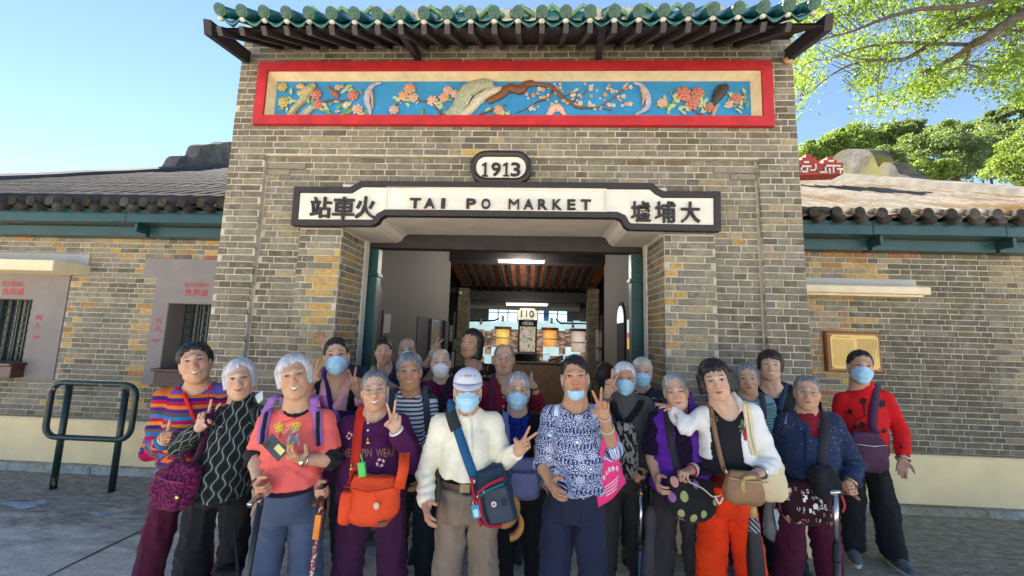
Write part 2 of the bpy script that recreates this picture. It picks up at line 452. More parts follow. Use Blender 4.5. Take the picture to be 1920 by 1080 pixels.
def ground_mat():
 n = NT('concrete_ground'); co = n.coord('Object')
 rc = n.n('ShaderNodeMapping'); n.put(rc.inputs[0], co); rc.inputs['Rotation'].default_value = (0, 0, 0.35); rc.inputs['Scale'].default_value = (1.0, 2.8, 1); rv = rc.outputs[0]
 med = n.noise(4.5, 6, rv, 0.7); fine = n.noise(40, 4, rv, 0.72); st = n.noise(1.6, 5, rv, 0.65); sp = n.noise(70, 3, co, 0.75)
 c = n.ramp(med, [(0.30, (0.44, 0.395, 0.33)), (0.48, (0.68, 0.615, 0.515)), (0.68, (0.88, 0.80, 0.68))])
 c = n.mix(n.math('MULTIPLY', n.math('SUBTRACT', fine, 0.44, clamp=True), 1.5), c, (0.27, 0.25, 0.22))
 c = n.mix(n.math('MULTIPLY', n.math('SUBTRACT', sp, 0.53, clamp=True), 3.2, clamp=True), c, (0.18, 0.17, 0.155))
 s_ = n.sep(co); x, y = s_[0], s_[1]
 sh = n.math('MULTIPLY', n.math('MAXIMUM', n.math('MINIMUM', x, 3.0), 0.0), 0.085)
 t = n.math('ADD', n.math('ADD', n.math('DIVIDE', y, 5.0), sh), n.math('MULTIPLY', n.math('SUBTRACT', st, 0.5), 0.5))
 near = n.ramp(t, [(0.56, 0.0), (0.68, 1.0)])
 moss = n.math('MULTIPLY', near, n.ramp(n.noise(9, 6, rv, 0.75), [(0.30, 1.0), (0.66, 0.42)]))
 green = n.ramp(n.math('DIVIDE', x, 6.0), [(0.0, 0.0), (0.30, 1.0)])
 c = n.mix(moss, c, n.mix(n.noise(30, 4, rv, 0.7), n.mix(green, (0.055, 0.052, 0.043), (0.085, 0.08, 0.03)), n.mix(green, (0.24, 0.23, 0.20), (0.31, 0.285, 0.14))))
 n.base(c); n.rough(0.9); n.b.inputs['Specular IOR Level'].default_value = 0.25
 n.bump(n.math('ADD', med, n.math('MULTIPLY', fine, 0.8)), 0.5, 0.012); return n.m
GROUND = ground_mat()
# ---- ground
MB().add([(-60, -40, 0), (60, -40, 0), (60, 90, 0), (-60, 90, 0)], [(0, 1, 2, 3)]).build('ground', GROUND, loc=(0, 0, 0), kind='structure')
jm = simple('joint_dark', (0.035, 0.033, 0.03), 0.95, 0.2, 20, 0)
j = MB()
def strip(x0, y0, x1, y1, w):
 d = unit_(x1-x0, y1-y0); nx, ny = -d[1]*w/2, d[0]*w/2
 pts = [(x0+(x1-x0)*t, y0+(y1-y0)*t) for t in np.linspace(0, 1, 14)]
 V = []; 
 for i, (x, y) in enumerate(pts):
  jx = 0.006*math.sin(i*2.3+x0*5); k = 1+0.3*math.sin(i*1.7)
  V += [(x+jx+nx*k, y+ny*k, 0.004), (x+jx-nx*k, y-ny*k, 0.004)]
 j.add(V, [(2*i, 2*i+1, 2*i+3, 2*i+2) for i in range(len(pts)-1)])
def unit_(a, b): l = math.hypot(a, b); return a/l, b/l
strip(-3.05, 0.2, -2.97, 3.05, 0.014); strip(-2.97, 3.05, -2.93, 4.02, 0.008); strip(1.9, 0.2, 2.05, 4.02, 0.010); strip(5.0, 0.2, 5.1, 4.02, 0.010); strip(-6, 0.2, -5.9, 4.02, 0.01)
j.build('ground_joints', jm, loc=(0, 3, 0), kind='structure')
pm = simple('faded_blue_paint', (0.40, 0.47, 0.52), 0.85, 0.25, 9, 0.2, 60)
for cx, cy, w, d_ in ((-4.36, 3.36, 0.30, 0.07), (-4.75, 3.40, 0.22, 0.04), (-3.55, 3.27, 0.16, 0.035), (-3.28, 3.24, 0.10, 0.02)):
 V = []; 
 for k in range(18):
  a = 2*math.pi*k/18; r = 1+0.35*math.sin(3*a+cx*9)+0.2*math.sin(7*a+cy*5); V.append((cx+w*math.cos(a)*r*0.6, cy+d_*math.sin(a)*r, 0.005))
 MB().add(V, [tuple(range(18))]).build('paint_mark', pm, kind='structure')
# kerb strips at the foot of the walls
def kerb(x0, x1, name='kerb'):
 k = MB(); n = max(2, int((x1-x0)/0.9)); e = np.linspace(x0, x1, n+1)
 for i in range(n): k.bbox(e[i]+0.003, e[i+1]-0.003, 4.06+0.006*math.sin(i*3), 4.23, -0.02, 0.072+0.004*math.sin(i*5), 0.012)
 k.build(name, tile_mat('kerb_cement_%d' % int(x0*10), (0.22, 0.21, 0.18), (0.46, 0.44, 0.39), (0.60, 0.575, 0.52), (0.26, 0.20, 0.10)), loc=((x0+x1)/2, 4.1, 0), kind='structure')
kerb(-9.2, -2.76); kerb(2.25, 7.6)
# ---- bricks -------------------------------------------------------
CRS, JT = 0.0583, 0.0074
PAL = dict(grey=(0.212, 0.186, 0.140), dark=(0.142, 0.122, 0.092), light=(0.255, 0.224, 0.168), tan=(0.33, 0.268, 0.165), ochre=(0.50, 0.315, 0.10), orange=(0.41, 0.215, 0.075), olive=(0.150, 0.126, 0.082), red=(0.33, 0.15, 0.085))
def pick(mixd, r):
 t = sum(mixd.values()); a = r.random()*t
 for k, v in mixd.items():
  a -= v
  if a <= 0: break
 c = np.array(PAL[k]); return c*(0.86+0.28*r.random())*(1+0.05*(r.random(3)-0.5))
_bm = {}
def brick_shape(L, var, back=0.03):
 key = (L, var)
 if key in _bm: return _bm[key]
 rg = np.random.default_rng(int(L*1000)*17+var); h = CRS-JT
 j_ = lambda s_: s_*(rg.random()-0.5)
 x0, x1, z0, z1 = -L/2, L/2, -h/2, h/2; b = 0.0045
 F = [(x0+b+j_(.004), 0+j_(.002), z0+b+j_(.003)), (x1-b+j_(.004), 0+j_(.002), z0+b+j_(.003)), (x1-b+j_(.004), j_(.002), z1-b+j_(.003)), (x0+b+j_(.004), j_(.002), z1-b+j_(.003))]
 O = [(x0+j_(.004), 0.006, z0+j_(.003)), (x1+j_(.004), 0.006, z0+j_(.003)), (x1+j_(.004), 0.006, z1+j_(.003)), (x0+j_(.004), 0.006, z1+j_(.003))]
 B = [(x0, back, z0), (x1, back, z0), (x1, back, z1), (x0, back, z1)]
 V = np.array(F+O+B); Q = [(0, 1, 2, 3), (4, 5, 1, 0), (5, 6, 2, 1), (6, 7, 3, 2), (7, 4, 0, 3), (8, 9, 5, 4), (9, 10, 6, 5), (10, 11, 7, 6), (11, 8, 4, 7)]
 _bm[key] = (V, Q); return _bm[key]
_bme = {}
def courses(x0, x1, z0, z1, holes=(), seed=0, S=0.222, Hh=0.104):
 """stretcher / header courses clipped against rectangles; yields (xc, zc, length)"""
 rg = np.random.default_rng(seed); n = int(round((z1-z0)/CRS)); out = []
 for i in range(n):
  zc = z0+(i+0.5)*CRS
  x = x0-rg.random()*0.03-(0.0 if i % 2 else 0.165); k = i % 2
  while x < x1-0.02:
   L = (S if (k % 2 == 0) else Hh)*(1+0.05*(rg.random()-0.5)); a, b = max(x, x0), min(x+L, x1)
   segs = [(a, b)]
   for hx0, hx1, hz0, hz1 in holes:
    if zc > hz0 and zc < hz1:
     ns = []
     for s0, s1 in segs:
      if hx1 <= s0 or hx0 >= s1: ns.append((s0, s1)); continue
      if hx0-s0 > 0.03: ns.append((s0, hx0))
      if s1-hx1 > 0.03: ns.append((hx1, s1))
     segs = ns
   for s0, s1 in segs:
    if s1-s0 > 0.03: out.append(((s0+s1)/2, zc, s1-s0))
   x += L+JT; k += 1
 return out
def lay_bricks(parent, bl, yfun, colfun, seed, limit=300, vis=None):
 """the bricks that show largest become objects of their own, the rest one joined mass"""
 rg = np.random.default_rng(seed); items = []
 for (x, z, L) in bl:
  items.append((x, z, L, yfun(x, z)+0.0035*(rg.random()-0.5), colfun(x, z, rg), int(rg.integers(0, 6)), 0.012*(rg.random()-0.5)))
 def show(t):
  x, z, L, y = t[:4]; v = CM @ (vec3(x, y, z)-ORG); px, py = 960+FPX*v[0]/v[2], 540+FPX*v[1]/v[2]
  if not (-10 < px < 1930 and -10 < py < 1090): return 0
  if vis and not vis(px, py): return 0
  return L/v[2]
 order = sorted(range(len(items)), key=lambda i: -show(items[i])); own = set([i for i in order[:limit] if show(items[i]) > 0])
 J = MB(); JC = []
 for i, (x, z, L, y, c, var, rot) in enumerate(items):
  base = 0.222 if L > 0.16 else 0.104
  V, Q = brick_shape(base, var)
  if i in own:
   key = (base, var)
   if key not in _bme: _bme[key] = new_mesh('brick', V, Q, BRICK_O, False)
   o = bpy.data.objects.new('brick', _bme[key]); COL.objects.link(o); o.parent = parent
   o.location = np.array((x, y, z))-LOC[parent.name]; o.scale = (L/base, 1, 1); o.rotation_euler = (0.02*(rg.random()-0.5), rot*0.5, rot)
   o['bcol'] = [float(k) for k in c]
  else:
   J.add(V*np.array((L/base, 1, 1))+np.array((x, y, z)), Q); JC += [(*c, 1)]*len(V)
 if J.n: put('brickwork', np.concatenate(J.V), J.F, BRICK_J, parent, None, False, {'bcol': ('FLOAT_COLOR', JC)}, kind='stuff')
def vec3(*a): return np.array(a, float)
def rect_minus(x0, x1, z0, z1, holes):
 xs = sorted(set([x0, x1]+[min(max(h[k], x0), x1) for h in holes for k in (0, 1)])); zs = sorted(set([z0, z1]+[min(max(h[k], z0), z1) for h in holes for k in (2, 3)]))
 for i in range(len(xs)-1):
  for k in range(len(zs)-1):
   cx, cz = (xs[i]+xs[i+1])/2, (zs[k]+zs[k+1])/2
   if not any(h[0] < cx < h[1] and h[2] < cz < h[3] for h in holes): yield xs[i], xs[i+1], zs[k], zs[k+1]
def wallcore(holes, x0, x1, z0, z1, y0, y1):
 m = MB()
 for a, b, c, d in rect_minus(x0, x1, z0, z1, holes): m.box(a, b, y0, y1, c, d)
 return m
# ---- the gatehouse -------------------------------------------------
TX0, TX1, TTOP = -2.75, 2.25, 4.42
OX0, OX1 = -1.63, 1.10                       # gateway
gate = empty('brick_gatehouse', (-0.26, TY, 0), 'tall grey brick gatehouse with green glazed eaves and an open gateway', 'gatehouse')
REC, PIER, DEP = 0.045, -0.045, 0.52         # recess behind the pilasters, pier set forward
gate_hole = (OX0, OX1, -1, 2.60)
panel_hole = (-2.50, 2.02, 3.44, 4.0)
recess = (-2.42, 1.92, 0.53, 3.14)
def tower_y(x, z):
 if z < 2.46 and (-2.0 < x < OX0 or OX1 < x < 1.51): return TY+PIER+0.045*0
 if recess[0] < x < recess[1] and z < recess[3]: 
  return TY+REC
 return TY
def tower_col(x, z, r):
 dpx = min(abs(x-OX0+0.12), abs(x-OX1-0.14))
 hi = z > 3.35
 w = (-1.60-x if x < -0.2 else x-1.08)
 if z < 2.3 and w < 0.30:
  if w < 0.21+0.06*(int(z/CRS) % 2) and r.random() < 0.86: return pick(dict(ochre=3.4, tan=3.2, light=0.8), r)
  return pick(dict(grey=3, light=1.5, tan=1), r)
 if hi: return pick(dict(grey=3, dark=3.4, olive=1.8, light=0.6), r)
 if z > 2.75: return pick(dict(grey=5, light=1.5, tan=0.7, dark=1.5, olive=1.2, orange=0.12, ochre=0.12), r)
 if (x < -2.1 or x > 1.5) and 2.25 < z < 2.85: return pick(dict(grey=3.5, tan=2, light=1.6, ochre=0.5, dark=0.7), r)
 return pick(dict(grey=6, light=2, dark=1.5, olive=1, tan=0.35), r)
core = wallcore([gate_hole, (recess[0], recess[1], -1, recess[3]), panel_hole], TX0, TX1, 0.53, TTOP, TY+0.005, TY+DEP)
for a, b, c, d in rect_minus(recess[0], recess[1], 0.53, recess[3], [gate_hole, (-2.0, 1.51, 0.4, 2.46)]): core.box(a, b, TY+REC+0.005, TY+DEP, c, d)
core.box(-2.0, OX0, TY+PIER+0.005, TY+DEP, 0.53, 2.46); core.box(OX1, 1.51, TY+PIER+0.005, TY+DEP, 0.53, 2.46)
core.box(panel_hole[0], panel_hole[1], TY+0.09, TY+DEP, panel_hole[2], panel_hole[3])
core.build('mortar_core', MORTAR, gate)
sign_hole = (-2.07, 1.55, 2.46, 2.80)
oval_hole = (-0.50, -0.05, 2.88, 3.16)
bl = courses(TX0, TX1, 0.53, TTOP-0.04, [gate_hole, panel_hole, (-2.0, OX0, -1, 2.46), (OX1, 1.51, -1, 2.46), (-1.98, 1.48, 2.47, 2.80), (-1.4, 0.95, 2.5, 2.86), oval_hole, (recess[0], recess[0]+0.012, -1, 3.14), (recess[1]-0.012, recess[1], -1, 3.14)], 11)
bl += courses(-2.0, OX0-0.004, 0.53, 2.46, [], 12)+courses(OX1+0.004, 1.51, 0.53, 2.46, [], 13)
lay_bricks(gate, bl, tower_y, tower_col, 5, 300, lambda px, py: py > 85 and (py < 640 or px < 560 and py < 700 or px > 1380 and py < 650))
# reveal bricks inside the gateway (left and right returns) and the tower's own sides
def reveal(xf, sgn, ycut, z1, seed, name='brickwork', z0=0.53):
 J = MB(); C_ = []; rg = np.random.default_rng(seed)
 for (y, z, L) in courses(ycut[0], ycut[1], z0, z1, [], seed, 0.205, 0.095):
  V, Q = brick_shape(0.222 if L > 0.16 else 0.104, int(rg.integers(0, 6))); b0 = 0.222 if L > 0.16 else 0.104
  P = np.stack([xf-sgn*V[:,1]+0*V[:,0], y+V[:,0]*L/b0, z+V[:,2]], 1)
  J.add(P, [q[::-1] for q in Q] if sgn > 0 else Q); c = pick(dict(ochre=1.8, tan=3, orange=1.2, grey=1.4), rg)*0.8 if abs(xf) < 2 and z < 2.25 else pick(dict(grey=4, light=2, dark=1, red=0.5), rg); C_ += [(*c, 1)]*len(V)
 put(name, np.concatenate(J.V), J.F, BRICK_J, gate, None, False, {'bcol': ('FLOAT_COLOR', C_)}, kind='stuff')
reveal(OX0+0.004, 1, (TY+PIER+0.01, TY+DEP-0.10), 2.46, 21); reveal(OX1-0.004, -1, (TY+PIER+0.01, TY+DEP-0.10), 2.46, 22)
reveal(TX0-0.004, -1, (TY+0.01, WY), TTOP-0.04, 23); reveal(TX1+0.004, 1, (TY+0.01, WY), TTOP-0.04, 24)
MB().box(TX0, TX0+0.3, TY+DEP, WY+0.1, 0, TTOP).box(TX1-0.3, TX1, TY+DEP, WY+0.1, 0, TTOP).build('side_core', MORTAR, gate)
for a, b, y in ((TX0-0.015, recess[0], TY-0.015), (recess[0], -2.0, TY+REC-0.015), (-2.0, OX0+0.012, TY+PIER-0.015), (OX1-0.012, 1.51, TY+PIER-0.015), (1.51, recess[1], TY+REC-0.015), (recess[1], TX1+0.015, TY-0.015)):
 MB().bbox(a, b, y, TY+DEP-0.02, 0.0, 0.53, 0.012).build('plinth', CREAM, gate)
# painted edge strips where the reveal meets the steel posts
for a, b in ((OX0-0.06, OX0+0.012), (OX1-0.012, OX1+0.06)): MB().box(a, b, TY+DEP-0.09, TY+DEP, 0.0, 2.5).build('reveal_strip', SOFFIT, gate)
# corbel notches at the top corners of the recess
cb = MB()
for s_ in (-1, 1):
 xa = recess[0] if s_ < 0 else recess[1]
 for k in range(1, 3): cb.bbox(min(xa, xa-s_*(0.50-0.14*k)), max(xa, xa-s_*(0.50-0.14*k)), TY+REC-0.012, TY+REC+0.02, 3.14-CRS*(k+1)+JT, 3.14-CRS*k, 0.004)
cbm = MB()
put('brickwork', np.concatenate(cb.V), cb.F, BRICK_J, gate, None, False, {'bcol': ('FLOAT_COLOR', [(0.27, 0.24, 0.185, 1)]*cb.n)}, kind='stuff')
# lintel beam with its stepped soffit
def offset_poly(poly, d):
 n = len(poly); out = []; A = sum(poly[i][0]*poly[(i+1) % n][1]-poly[(i+1) % n][0]*poly[i][1] for i in range(n)); sg = 1 if A > 0 else -1
 for i in range(n):
  p0, p1, p2 = (np.array(poly[(i+k) % n], float) for k in (-1, 0, 1))
  a = (p1-p0)/np.linalg.norm(p1-p0); b = (p2-p1)/np.linalg.norm(p2-p1)
  n1, n2 = np.array((-a[1], a[0]))*sg, np.array((-b[1], b[0]))*sg
  m = n1+n2; m = m/np.dot(m, n1) if abs(np.dot(m, n1)) > 0.2 else n1
  out.append(tuple(p1+m*d))
 return out
SGN = [(-2.05, 2.468), (-1.345, 2.476), (-1.30, 2.500), (-1.275, 2.545), (-1.235, 2.567), (0.695, 2.577), (0.735, 2.560), (0.765, 2.505), (0.80, 2.480), (1.535, 2.478),
  (1.542, 2.812), (1.085, 2.808), (1.045, 2.830), (0.995, 2.878), (-1.47, 2.868), (-1.525, 2.835), (-1.56, 2.812), (-2.055, 2.810)]
bottom = [(-1.66, 2.474)]+SGN[1:9]+[(1.13, 2.482)]
MB().prism(bottom+[(1.13, 2.86), (-1.66, 2.86)], TY-0.035, TY+DEP+0.02).build('lintel_beam', SOFFIT, gate)
# the name sign
sg = empty('name_sign', (-0.26, TY-0.06, 2.47), 'long white name board with black stepped frame and black lettering over the gateway', 'sign')
SY = TY-0.10
inn = offset_poly(SGN, 0.048); inn2 = offset_poly(SGN, 0.058)
fr = MB(); n_ = len(SGN)
V = [(x, SY, z) for x, z in SGN]+[(x, SY, z) for x, z in inn]+[(x, SY+0.018, z) for x, z in inn2]+[(x, TY-0.036, z) for x, z in SGN]
F = []
for i in range(n_):
 k = (i+1) % n_; F += [(i, k, n_+k, n_+i), (n_+i, n_+k, 2*n_+k, 2*n_+i), (3*n_+i, 3*n_+k, k, i)]
fr.add(V, F).build('frame', BLACKF, sg)
MB().prism(inn, SY+0.012, TY-0.037).build('board', WHITEP, sg)
def rect_frame(m, x0, x1, z0, z1, w, y0, y1):
 m.box(x0, x1, y0, y1, z1-w, z1); m.box(x0, x1, y0, y1, z0, z0+w); m.box(x0, x0+w, y0, y1, z0+w, z1-w); m.box(x1-w, x1, y0, y1, z0+w, z1-w)
mo = MB(); rect_frame(mo, -1.245, 0.62, 2.625, 2.825, 0.008, SY+0.004, SY+0.0125); rect_frame(mo, -1.225, 0.60, 2.642, 2.808, 0.006, SY+0.007, SY+0.0126)
mo.build('moulding', WHITEP, sg)
def xz(px, py): p = at(px, py, SY); return p[0], p[2]
def letter(s, px0, px1, py0, py1, parent, bold, y=None, mat=None, depth=0.022, name='letter'):
 x0, z1 = xz(px0, py0); x1, z0 = xz(px1, py1)
 V, F = text_geo(s, x0, x1, z0, z1, (SY-0.010) if y is None else y, depth, bold)
 return put(name, V, F, mat or LETTER, parent, None, False)
tops = dict(zip('TAI', ((770, 788), (795, 816), (824, 835))))
for ch, a, b in (('T', 769, 788), ('A', 796, 815), ('I', 828, 834), ('P', 875, 892), ('O', 903, 919), ('M', 954, 973), ('A', 982, 1000), ('R', 1009, 1026), ('K', 1036, 1053), ('E', 1064, 1079), ('T', 1089, 1108)):
 yy = 371.5+(a-769)*0.0085; letter(ch, a, b, yy, yy+19.5, sg, 0.0 if ch == 'M' else 0.022)
for ch, a, b, y0, y1 in (('站', 584, 619, 369, 409), ('車', 626, 663, 369, 411), ('火', 668, 702, 368, 410), ('墟', 1183, 1220, 377, 417), ('埔', 1228, 1267, 377, 418), ('大', 1276, 1313, 378, 418)):
 letter(ch, a, b, y0, y1, sg, 0.014)
# the oval date plaque
ov = empty('date_plaque', (-0.275, TY-0.05, 2.87), 'white oval date plaque reading 1913 in a black ring above the name board', 'plaque')
def stadium(hx, hz, r, n=10):
 P = []
 for cx, cz, a0 in ((hx-r, hz-r, 0), (-hx+r, hz-r, 90), (-hx+r, -hz+r, 180), (hx-r, -hz+r, 270)):
  for k in range(n+1): a = R(a0+90*k/n); P.append((cx+r*math.cos(a), cz+r*math.sin(a)))
 return P
OC = (-0.274, 3.019)
o1 = [(x+OC[0], z+OC[1]) for x, z in stadium(0.263, 0.142, 0.135)]; o2 = offset_poly(o1, 0.042); o3 = offset_poly(o1, 0.052); n_ = len(o1); OY = TY-0.075
V = [(x, OY, z) for x, z in o1]+[(x, OY-0.008, z) for x, z in offset_poly(o1, 0.02)]+[(x, OY, z) for x, z in o2]+[(x, OY+0.02, z) for x, z in o3]+[(x, TY+0.012, z) for x, z in o1]
F = []
for i in range(n_):
 k = (i+1) % n_; F += [(i, k, n_+k, n_+i), (n_+i, n_+k, 2*n_+k, 2*n_+i), (2*n_+i, 2*n_+k, 3*n_+k, 3*n_+i), (4*n_+i, 4*n_+k, k, i)]
MB().add(V, F).build('ring', BLACKF, ov); MB().prism(o2, OY+0.015, TY+0.012).build('plate', WHITEP, ov)
for ch, a, b in (('1', 903, 914), ('9', 921, 938), ('1', 943, 954), ('3', 958, 975)):
 if ch == '1':
  x0, z1 = xz(a, 302); x1, z0 = xz(b, 328); w = x1-x0; h_ = z1-z0
  MB().prism([(x0+w*u, z0+h_*v) for u, v in ((0.08, 0), (1.0, 0), (1.0, 0.07), (0.72, 0.10), (0.72, 1), (0.55, 1), (0.02, 0.84), (0.02, 0.76), (0.40, 0.84), (0.40, 0.10), (0.08, 0.07))], OY-0.004, OY+0.016).build('numeral', LETTER, ov)
 else: letter(ch, a, b, 302, 328, ov, 0.012, OY-0.004, depth=0.02, name='numeral')
# ---- painted relief panel
rp = empty('relief_panel', (-0.25, TY-0.03, 3.42), 'long blue relief panel of flowers, birds and a plum tree in a red frame', 'relief')
fr = MB()
A = [(-2.542, 3.417), (2.040, 3.419), (2.042, 4.019), (-2.545, 4.022)]; B = [(-2.452, 3.503), (1.952, 3.507), (1.956, 3.936), (-2.456, 3.938)]; C = [(-2.412, 3.508), (1.900, 3.512), (1.902, 3.886), (-2.414, 3.889)]
FY = TY-0.045
V = [(x, FY, z) for x, z in A]+[(x, FY, z) for x, z in B]+[(x, TY+0.02, z) for x, z in A]+[(x, FY+0.03, z) for x, z in B]
F = []
for i in range(4): k = (i+1) % 4; F += [(i, k, 4+k, 4+i), (8+i, 8+k, k, i), (4+i, 4+k, 12+k, 12+i)]
fr.add(V, F).build('red_frame', REDF, rp)
V = [(x, FY+0.022, z) for x, z in B]+[(x, TY+0.055, z) for x, z in C]
MB().add(V, [(i, (i+1) % 4, 4+(i+1) % 4, 4+i) for i in range(4)]).build('cream_bevel', CREAMF, rp)
BY = TY+0.05
MB().box(-2.43, 1.92, BY, BY+0.03, 3.49, 3.91).build('blue_ground', BLUEB, rp)
RM = {k: simple('relief_'+k, c, 0.6, 0.2, 45, 0.4, 120) for k, c in dict(bark=(0.17, 0.07, 0.035), trunk=(0.36, 0.38, 0.29), trunk2=(0.52, 0.48, 0.38), rose=(0.55, 0.20, 0.16), pink=(0.66, 0.42, 0.36), peach=(0.68, 0.36, 0.22), yellow=(0.55, 0.45, 0.14),
  leaf=(0.16, 0.30, 0.13), leaf2=(0.42, 0.50, 0.30), bird=(0.30, 0.11, 0.06), dark=(0.05, 0.04, 0.04), rock=(0.42, 0.37, 0.20), lilac=(0.42, 0.42, 0.55), white=(0.66, 0.62, 0.54)).items()}
def RPt(px, py, dy=0.0): p = at(px, py, BY-0.005); return np.array((p[0], BY-0.006-dy, p[2]))
def rtube(name, pts, rad, mat, flat=0.55):
 P = catmull_([RPt(*q, 0.01) for q in pts], 5); rr = np.interp(np.linspace(0, 1, len(P)), np.linspace(0, 1, len(rad)), rad)
 rr = [r*(1+0.06*math.sin(i*1.9)) for i, r in enumerate(rr)]
 MB().tube(P, [r*0.86 for r in rr], 8, flat=0.6).build(name, RM[mat], rp, True)
def catmull_(P, m=6):
 out = []
 for i in range(len(P)-1):
  a, b, c, d = P[max(i-1, 0)], P[i], P[i+1], P[min(i+2, len(P)-1)]
  for k in range(m):
   t = k/m; out.append(0.5*((2*b)+(-a+c)*t+(2*a-5*b+4*c-d)*t*t+(-a+3*b-3*c+d)*t**3))
 out.append(P[-1]); return out
_fl = {}
def flower(px, py, r, mat, kind='rose'):
 key = (mat, kind)
 if key not in _fl:
  m = MB(); rg = random.Random(hash(key) % 999)
  if kind == 'rose':
   for ring, (nn, rad, pr, dy) in enumerate(((7, 0.72, 0.36, 0.0), (5, 0.40, 0.30, -0.22), (1, 0.0, 0.26, -0.42))):
    for k in range(nn):
     a = 2*math.pi*k/nn+ring*0.5; m.sphere((rad*math.cos(a), dy, rad*math.sin(a)), (pr, 0.20, pr), 7, 5)
  else:
   for k in range(5): a = 2*math.pi*k/5; m.sphere((0.6*math.cos(a), 0, 0.6*math.sin(a)), (0.42, 0.2, 0.42), 6, 4)
   m.sphere((0, -0.22, 0), (0.25, 0.2, 0.25), 6, 4)
  _fl[key] = new_mesh('flower', np.concatenate(m.V), m.F, RM[mat], True)
 o = bpy.data.objects.new('flower', _fl[key]); COL.objects.link(o); o.parent = rp; o.location = RPt(px, py, 0.008)-LOC[rp.name]
 s_ = 1.25*r/FPX*3.25; o.scale = (s_, s_, s_); o.rotation_euler = (0, random.random()*6, 0)
def leaf(px, py, r, a, mat='leaf'):
 key = ('leaf', mat)
 if key not in _fl:
  m = MB(); V = []; n = 7
  for i in range(n):
   t = i/(n-1); w = 0.34*math.sin(math.pi*min(1, t*1.02))**0.8; V += [(t*2-1, -0.12*math.sin(math.pi*t), -w), (t*2-1, -0.28*math.sin(math.pi*t), 0), (t*2-1, -0.12*math.sin(math.pi*t), w)]
  F = [(3*i+k, 3*i+k+1, 3*(i+1)+k+1, 3*(i+1)+k) for i in range(n-1) for k in (0, 1)]
  _fl[key] = new_mesh('leaf', V, F, RM[mat], True)
 o = bpy.data.objects.new('leaf', _fl[key]); COL.objects.link(o); o.parent = rp; o.location = RPt(px, py, 0.006)-LOC[rp.name]
 s_ = r/FPX*3.25; o.scale = (s_, s_, s_*1.2); o.rotation_euler = (0, a, 0)
# rock with flowers at the left end
rtube('rock', [(545, 222), (556, 204), (572, 190), (588, 168)], [0.055, 0.045, 0.04, 0.05], 'rock'); rtube('rock', [(568, 222), (577, 210), (590, 200)], [0.05, 0.045, 0.03], 'trunk'); rtube('rock', [(560, 178), (576, 172), (592, 160)], [0.03, 0.05, 0.03], 'rock'); rtube('rock', [(560, 196), (570, 184), (586, 178)], [0.02, 0.026, 0.02], 'trunk2')
rtube('bird', [(558, 165), (566, 163), (574, 166)], [0.02, 0.035, 0.012], 'peach')
for x, y, r, m in ((531, 164, 8, 'yellow'), (533, 193, 9, 'yellow'), (594, 178, 9, 'rose'), (597, 197, 9, 'rose'), (663, 180, 9, 'rose'), (671, 206, 9, 'pink'), (634, 165, 5, 'pink'), (650, 198, 6, 'white')): flower(x, y, r, m)
rtube('branch', [(604, 193), (622, 189), (640, 191), (656, 202), (668, 207)], [0.008, 0.010, 0.008, 0.006], 'bark'); rtube('branch', [(640, 191), (652, 188), (663, 184)], [0.006, 0.005], 'bark')
rtube('bird', [(613, 162), (620, 168), (628, 176), (636, 183)], [0.006, 0.012, 0.036, 0.016], 'bird')
# scroll bats
for sx, x0 in ((1, 697), (-1, 1210)):
 rtube('scroll', [(x0+sx*18, 157), (x0+sx*4, 161), (x0-sx*6, 175), (x0-sx*8, 190), (x0-sx*3, 205), (x0-sx*2, 217)] if sx > 0 else [(x0-22, 157), (x0-10, 160), (x0-2, 172), (x0+4, 186), (x0+2, 203), (x0-20, 217)], [0.010, 0.022, 0.036, 0.036, 0.026, 0.010], 'lilac')
 rtube('scroll', [(x0, 170), (x0+sx*2, 185), (x0+sx*3, 204)] if sx > 0 else [(x0-8, 168), (x0-4, 182), (x0-6, 198)], [0.018, 0.024, 0.014], 'peach')
# rose spray left of the tree
rtube('branch', [(735, 207), (745, 196), (765, 186), (790, 190), (811, 194), (828, 216)], [0.007, 0.008, 0.009, 0.010, 0.012], 'bark'); rtube('branch', [(811, 194), (826, 190), (838, 178)], [0.007, 0.006], 'bark')
for x, y, r, m in ((739, 207, 8, 'pink'), (757, 180, 8, 'peach'), (768, 167, 9, 'peach'), (776, 184, 8, 'pink'), (811, 190, 9, 'pink'), (833, 184, 8, 'peach'), (840, 171, 8, 'pink'), (853, 177, 7, 'pink')): flower(x, y, r, m)
# the old plum tree
rtube('trunk', [(840, 222), (858, 208), (866, 188), (880, 170), (905, 160), (925, 160)], [0.075, 0.080, 0.075, 0.085, 0.07, 0.04], 'trunk'); rtube('trunk', [(862, 222), (884, 205), (898, 188), (920, 174), (942, 168)], [0.05, 0.05, 0.06, 0.05, 0.03], 'trunk2'); rtube('trunk', [(852, 216), (872, 198), (880, 182), (896, 172)], [0.02, 0.03, 0.03, 0.02], 'trunk2')
rtube('branch', [(915, 192), (938, 180), (955, 166), (976, 170), (985, 160), (1000, 156)], [0.035, 0.045, 0.05, 0.055, 0.04, 0.03], 'bark'); rtube('branch', [(900, 216), (920, 208), (938, 202), (950, 198)], [0.010, 0.008, 0.006], 'bark')
rtube('branch', [(990, 160), (1018, 160), (1036, 166), (1052, 182), (1070, 193), (1085, 203), (1120, 203), (1148, 208)], [0.026, 0.022, 0.022, 0.020, 0.016, 0.014, 0.008, 0.005], 'bark')
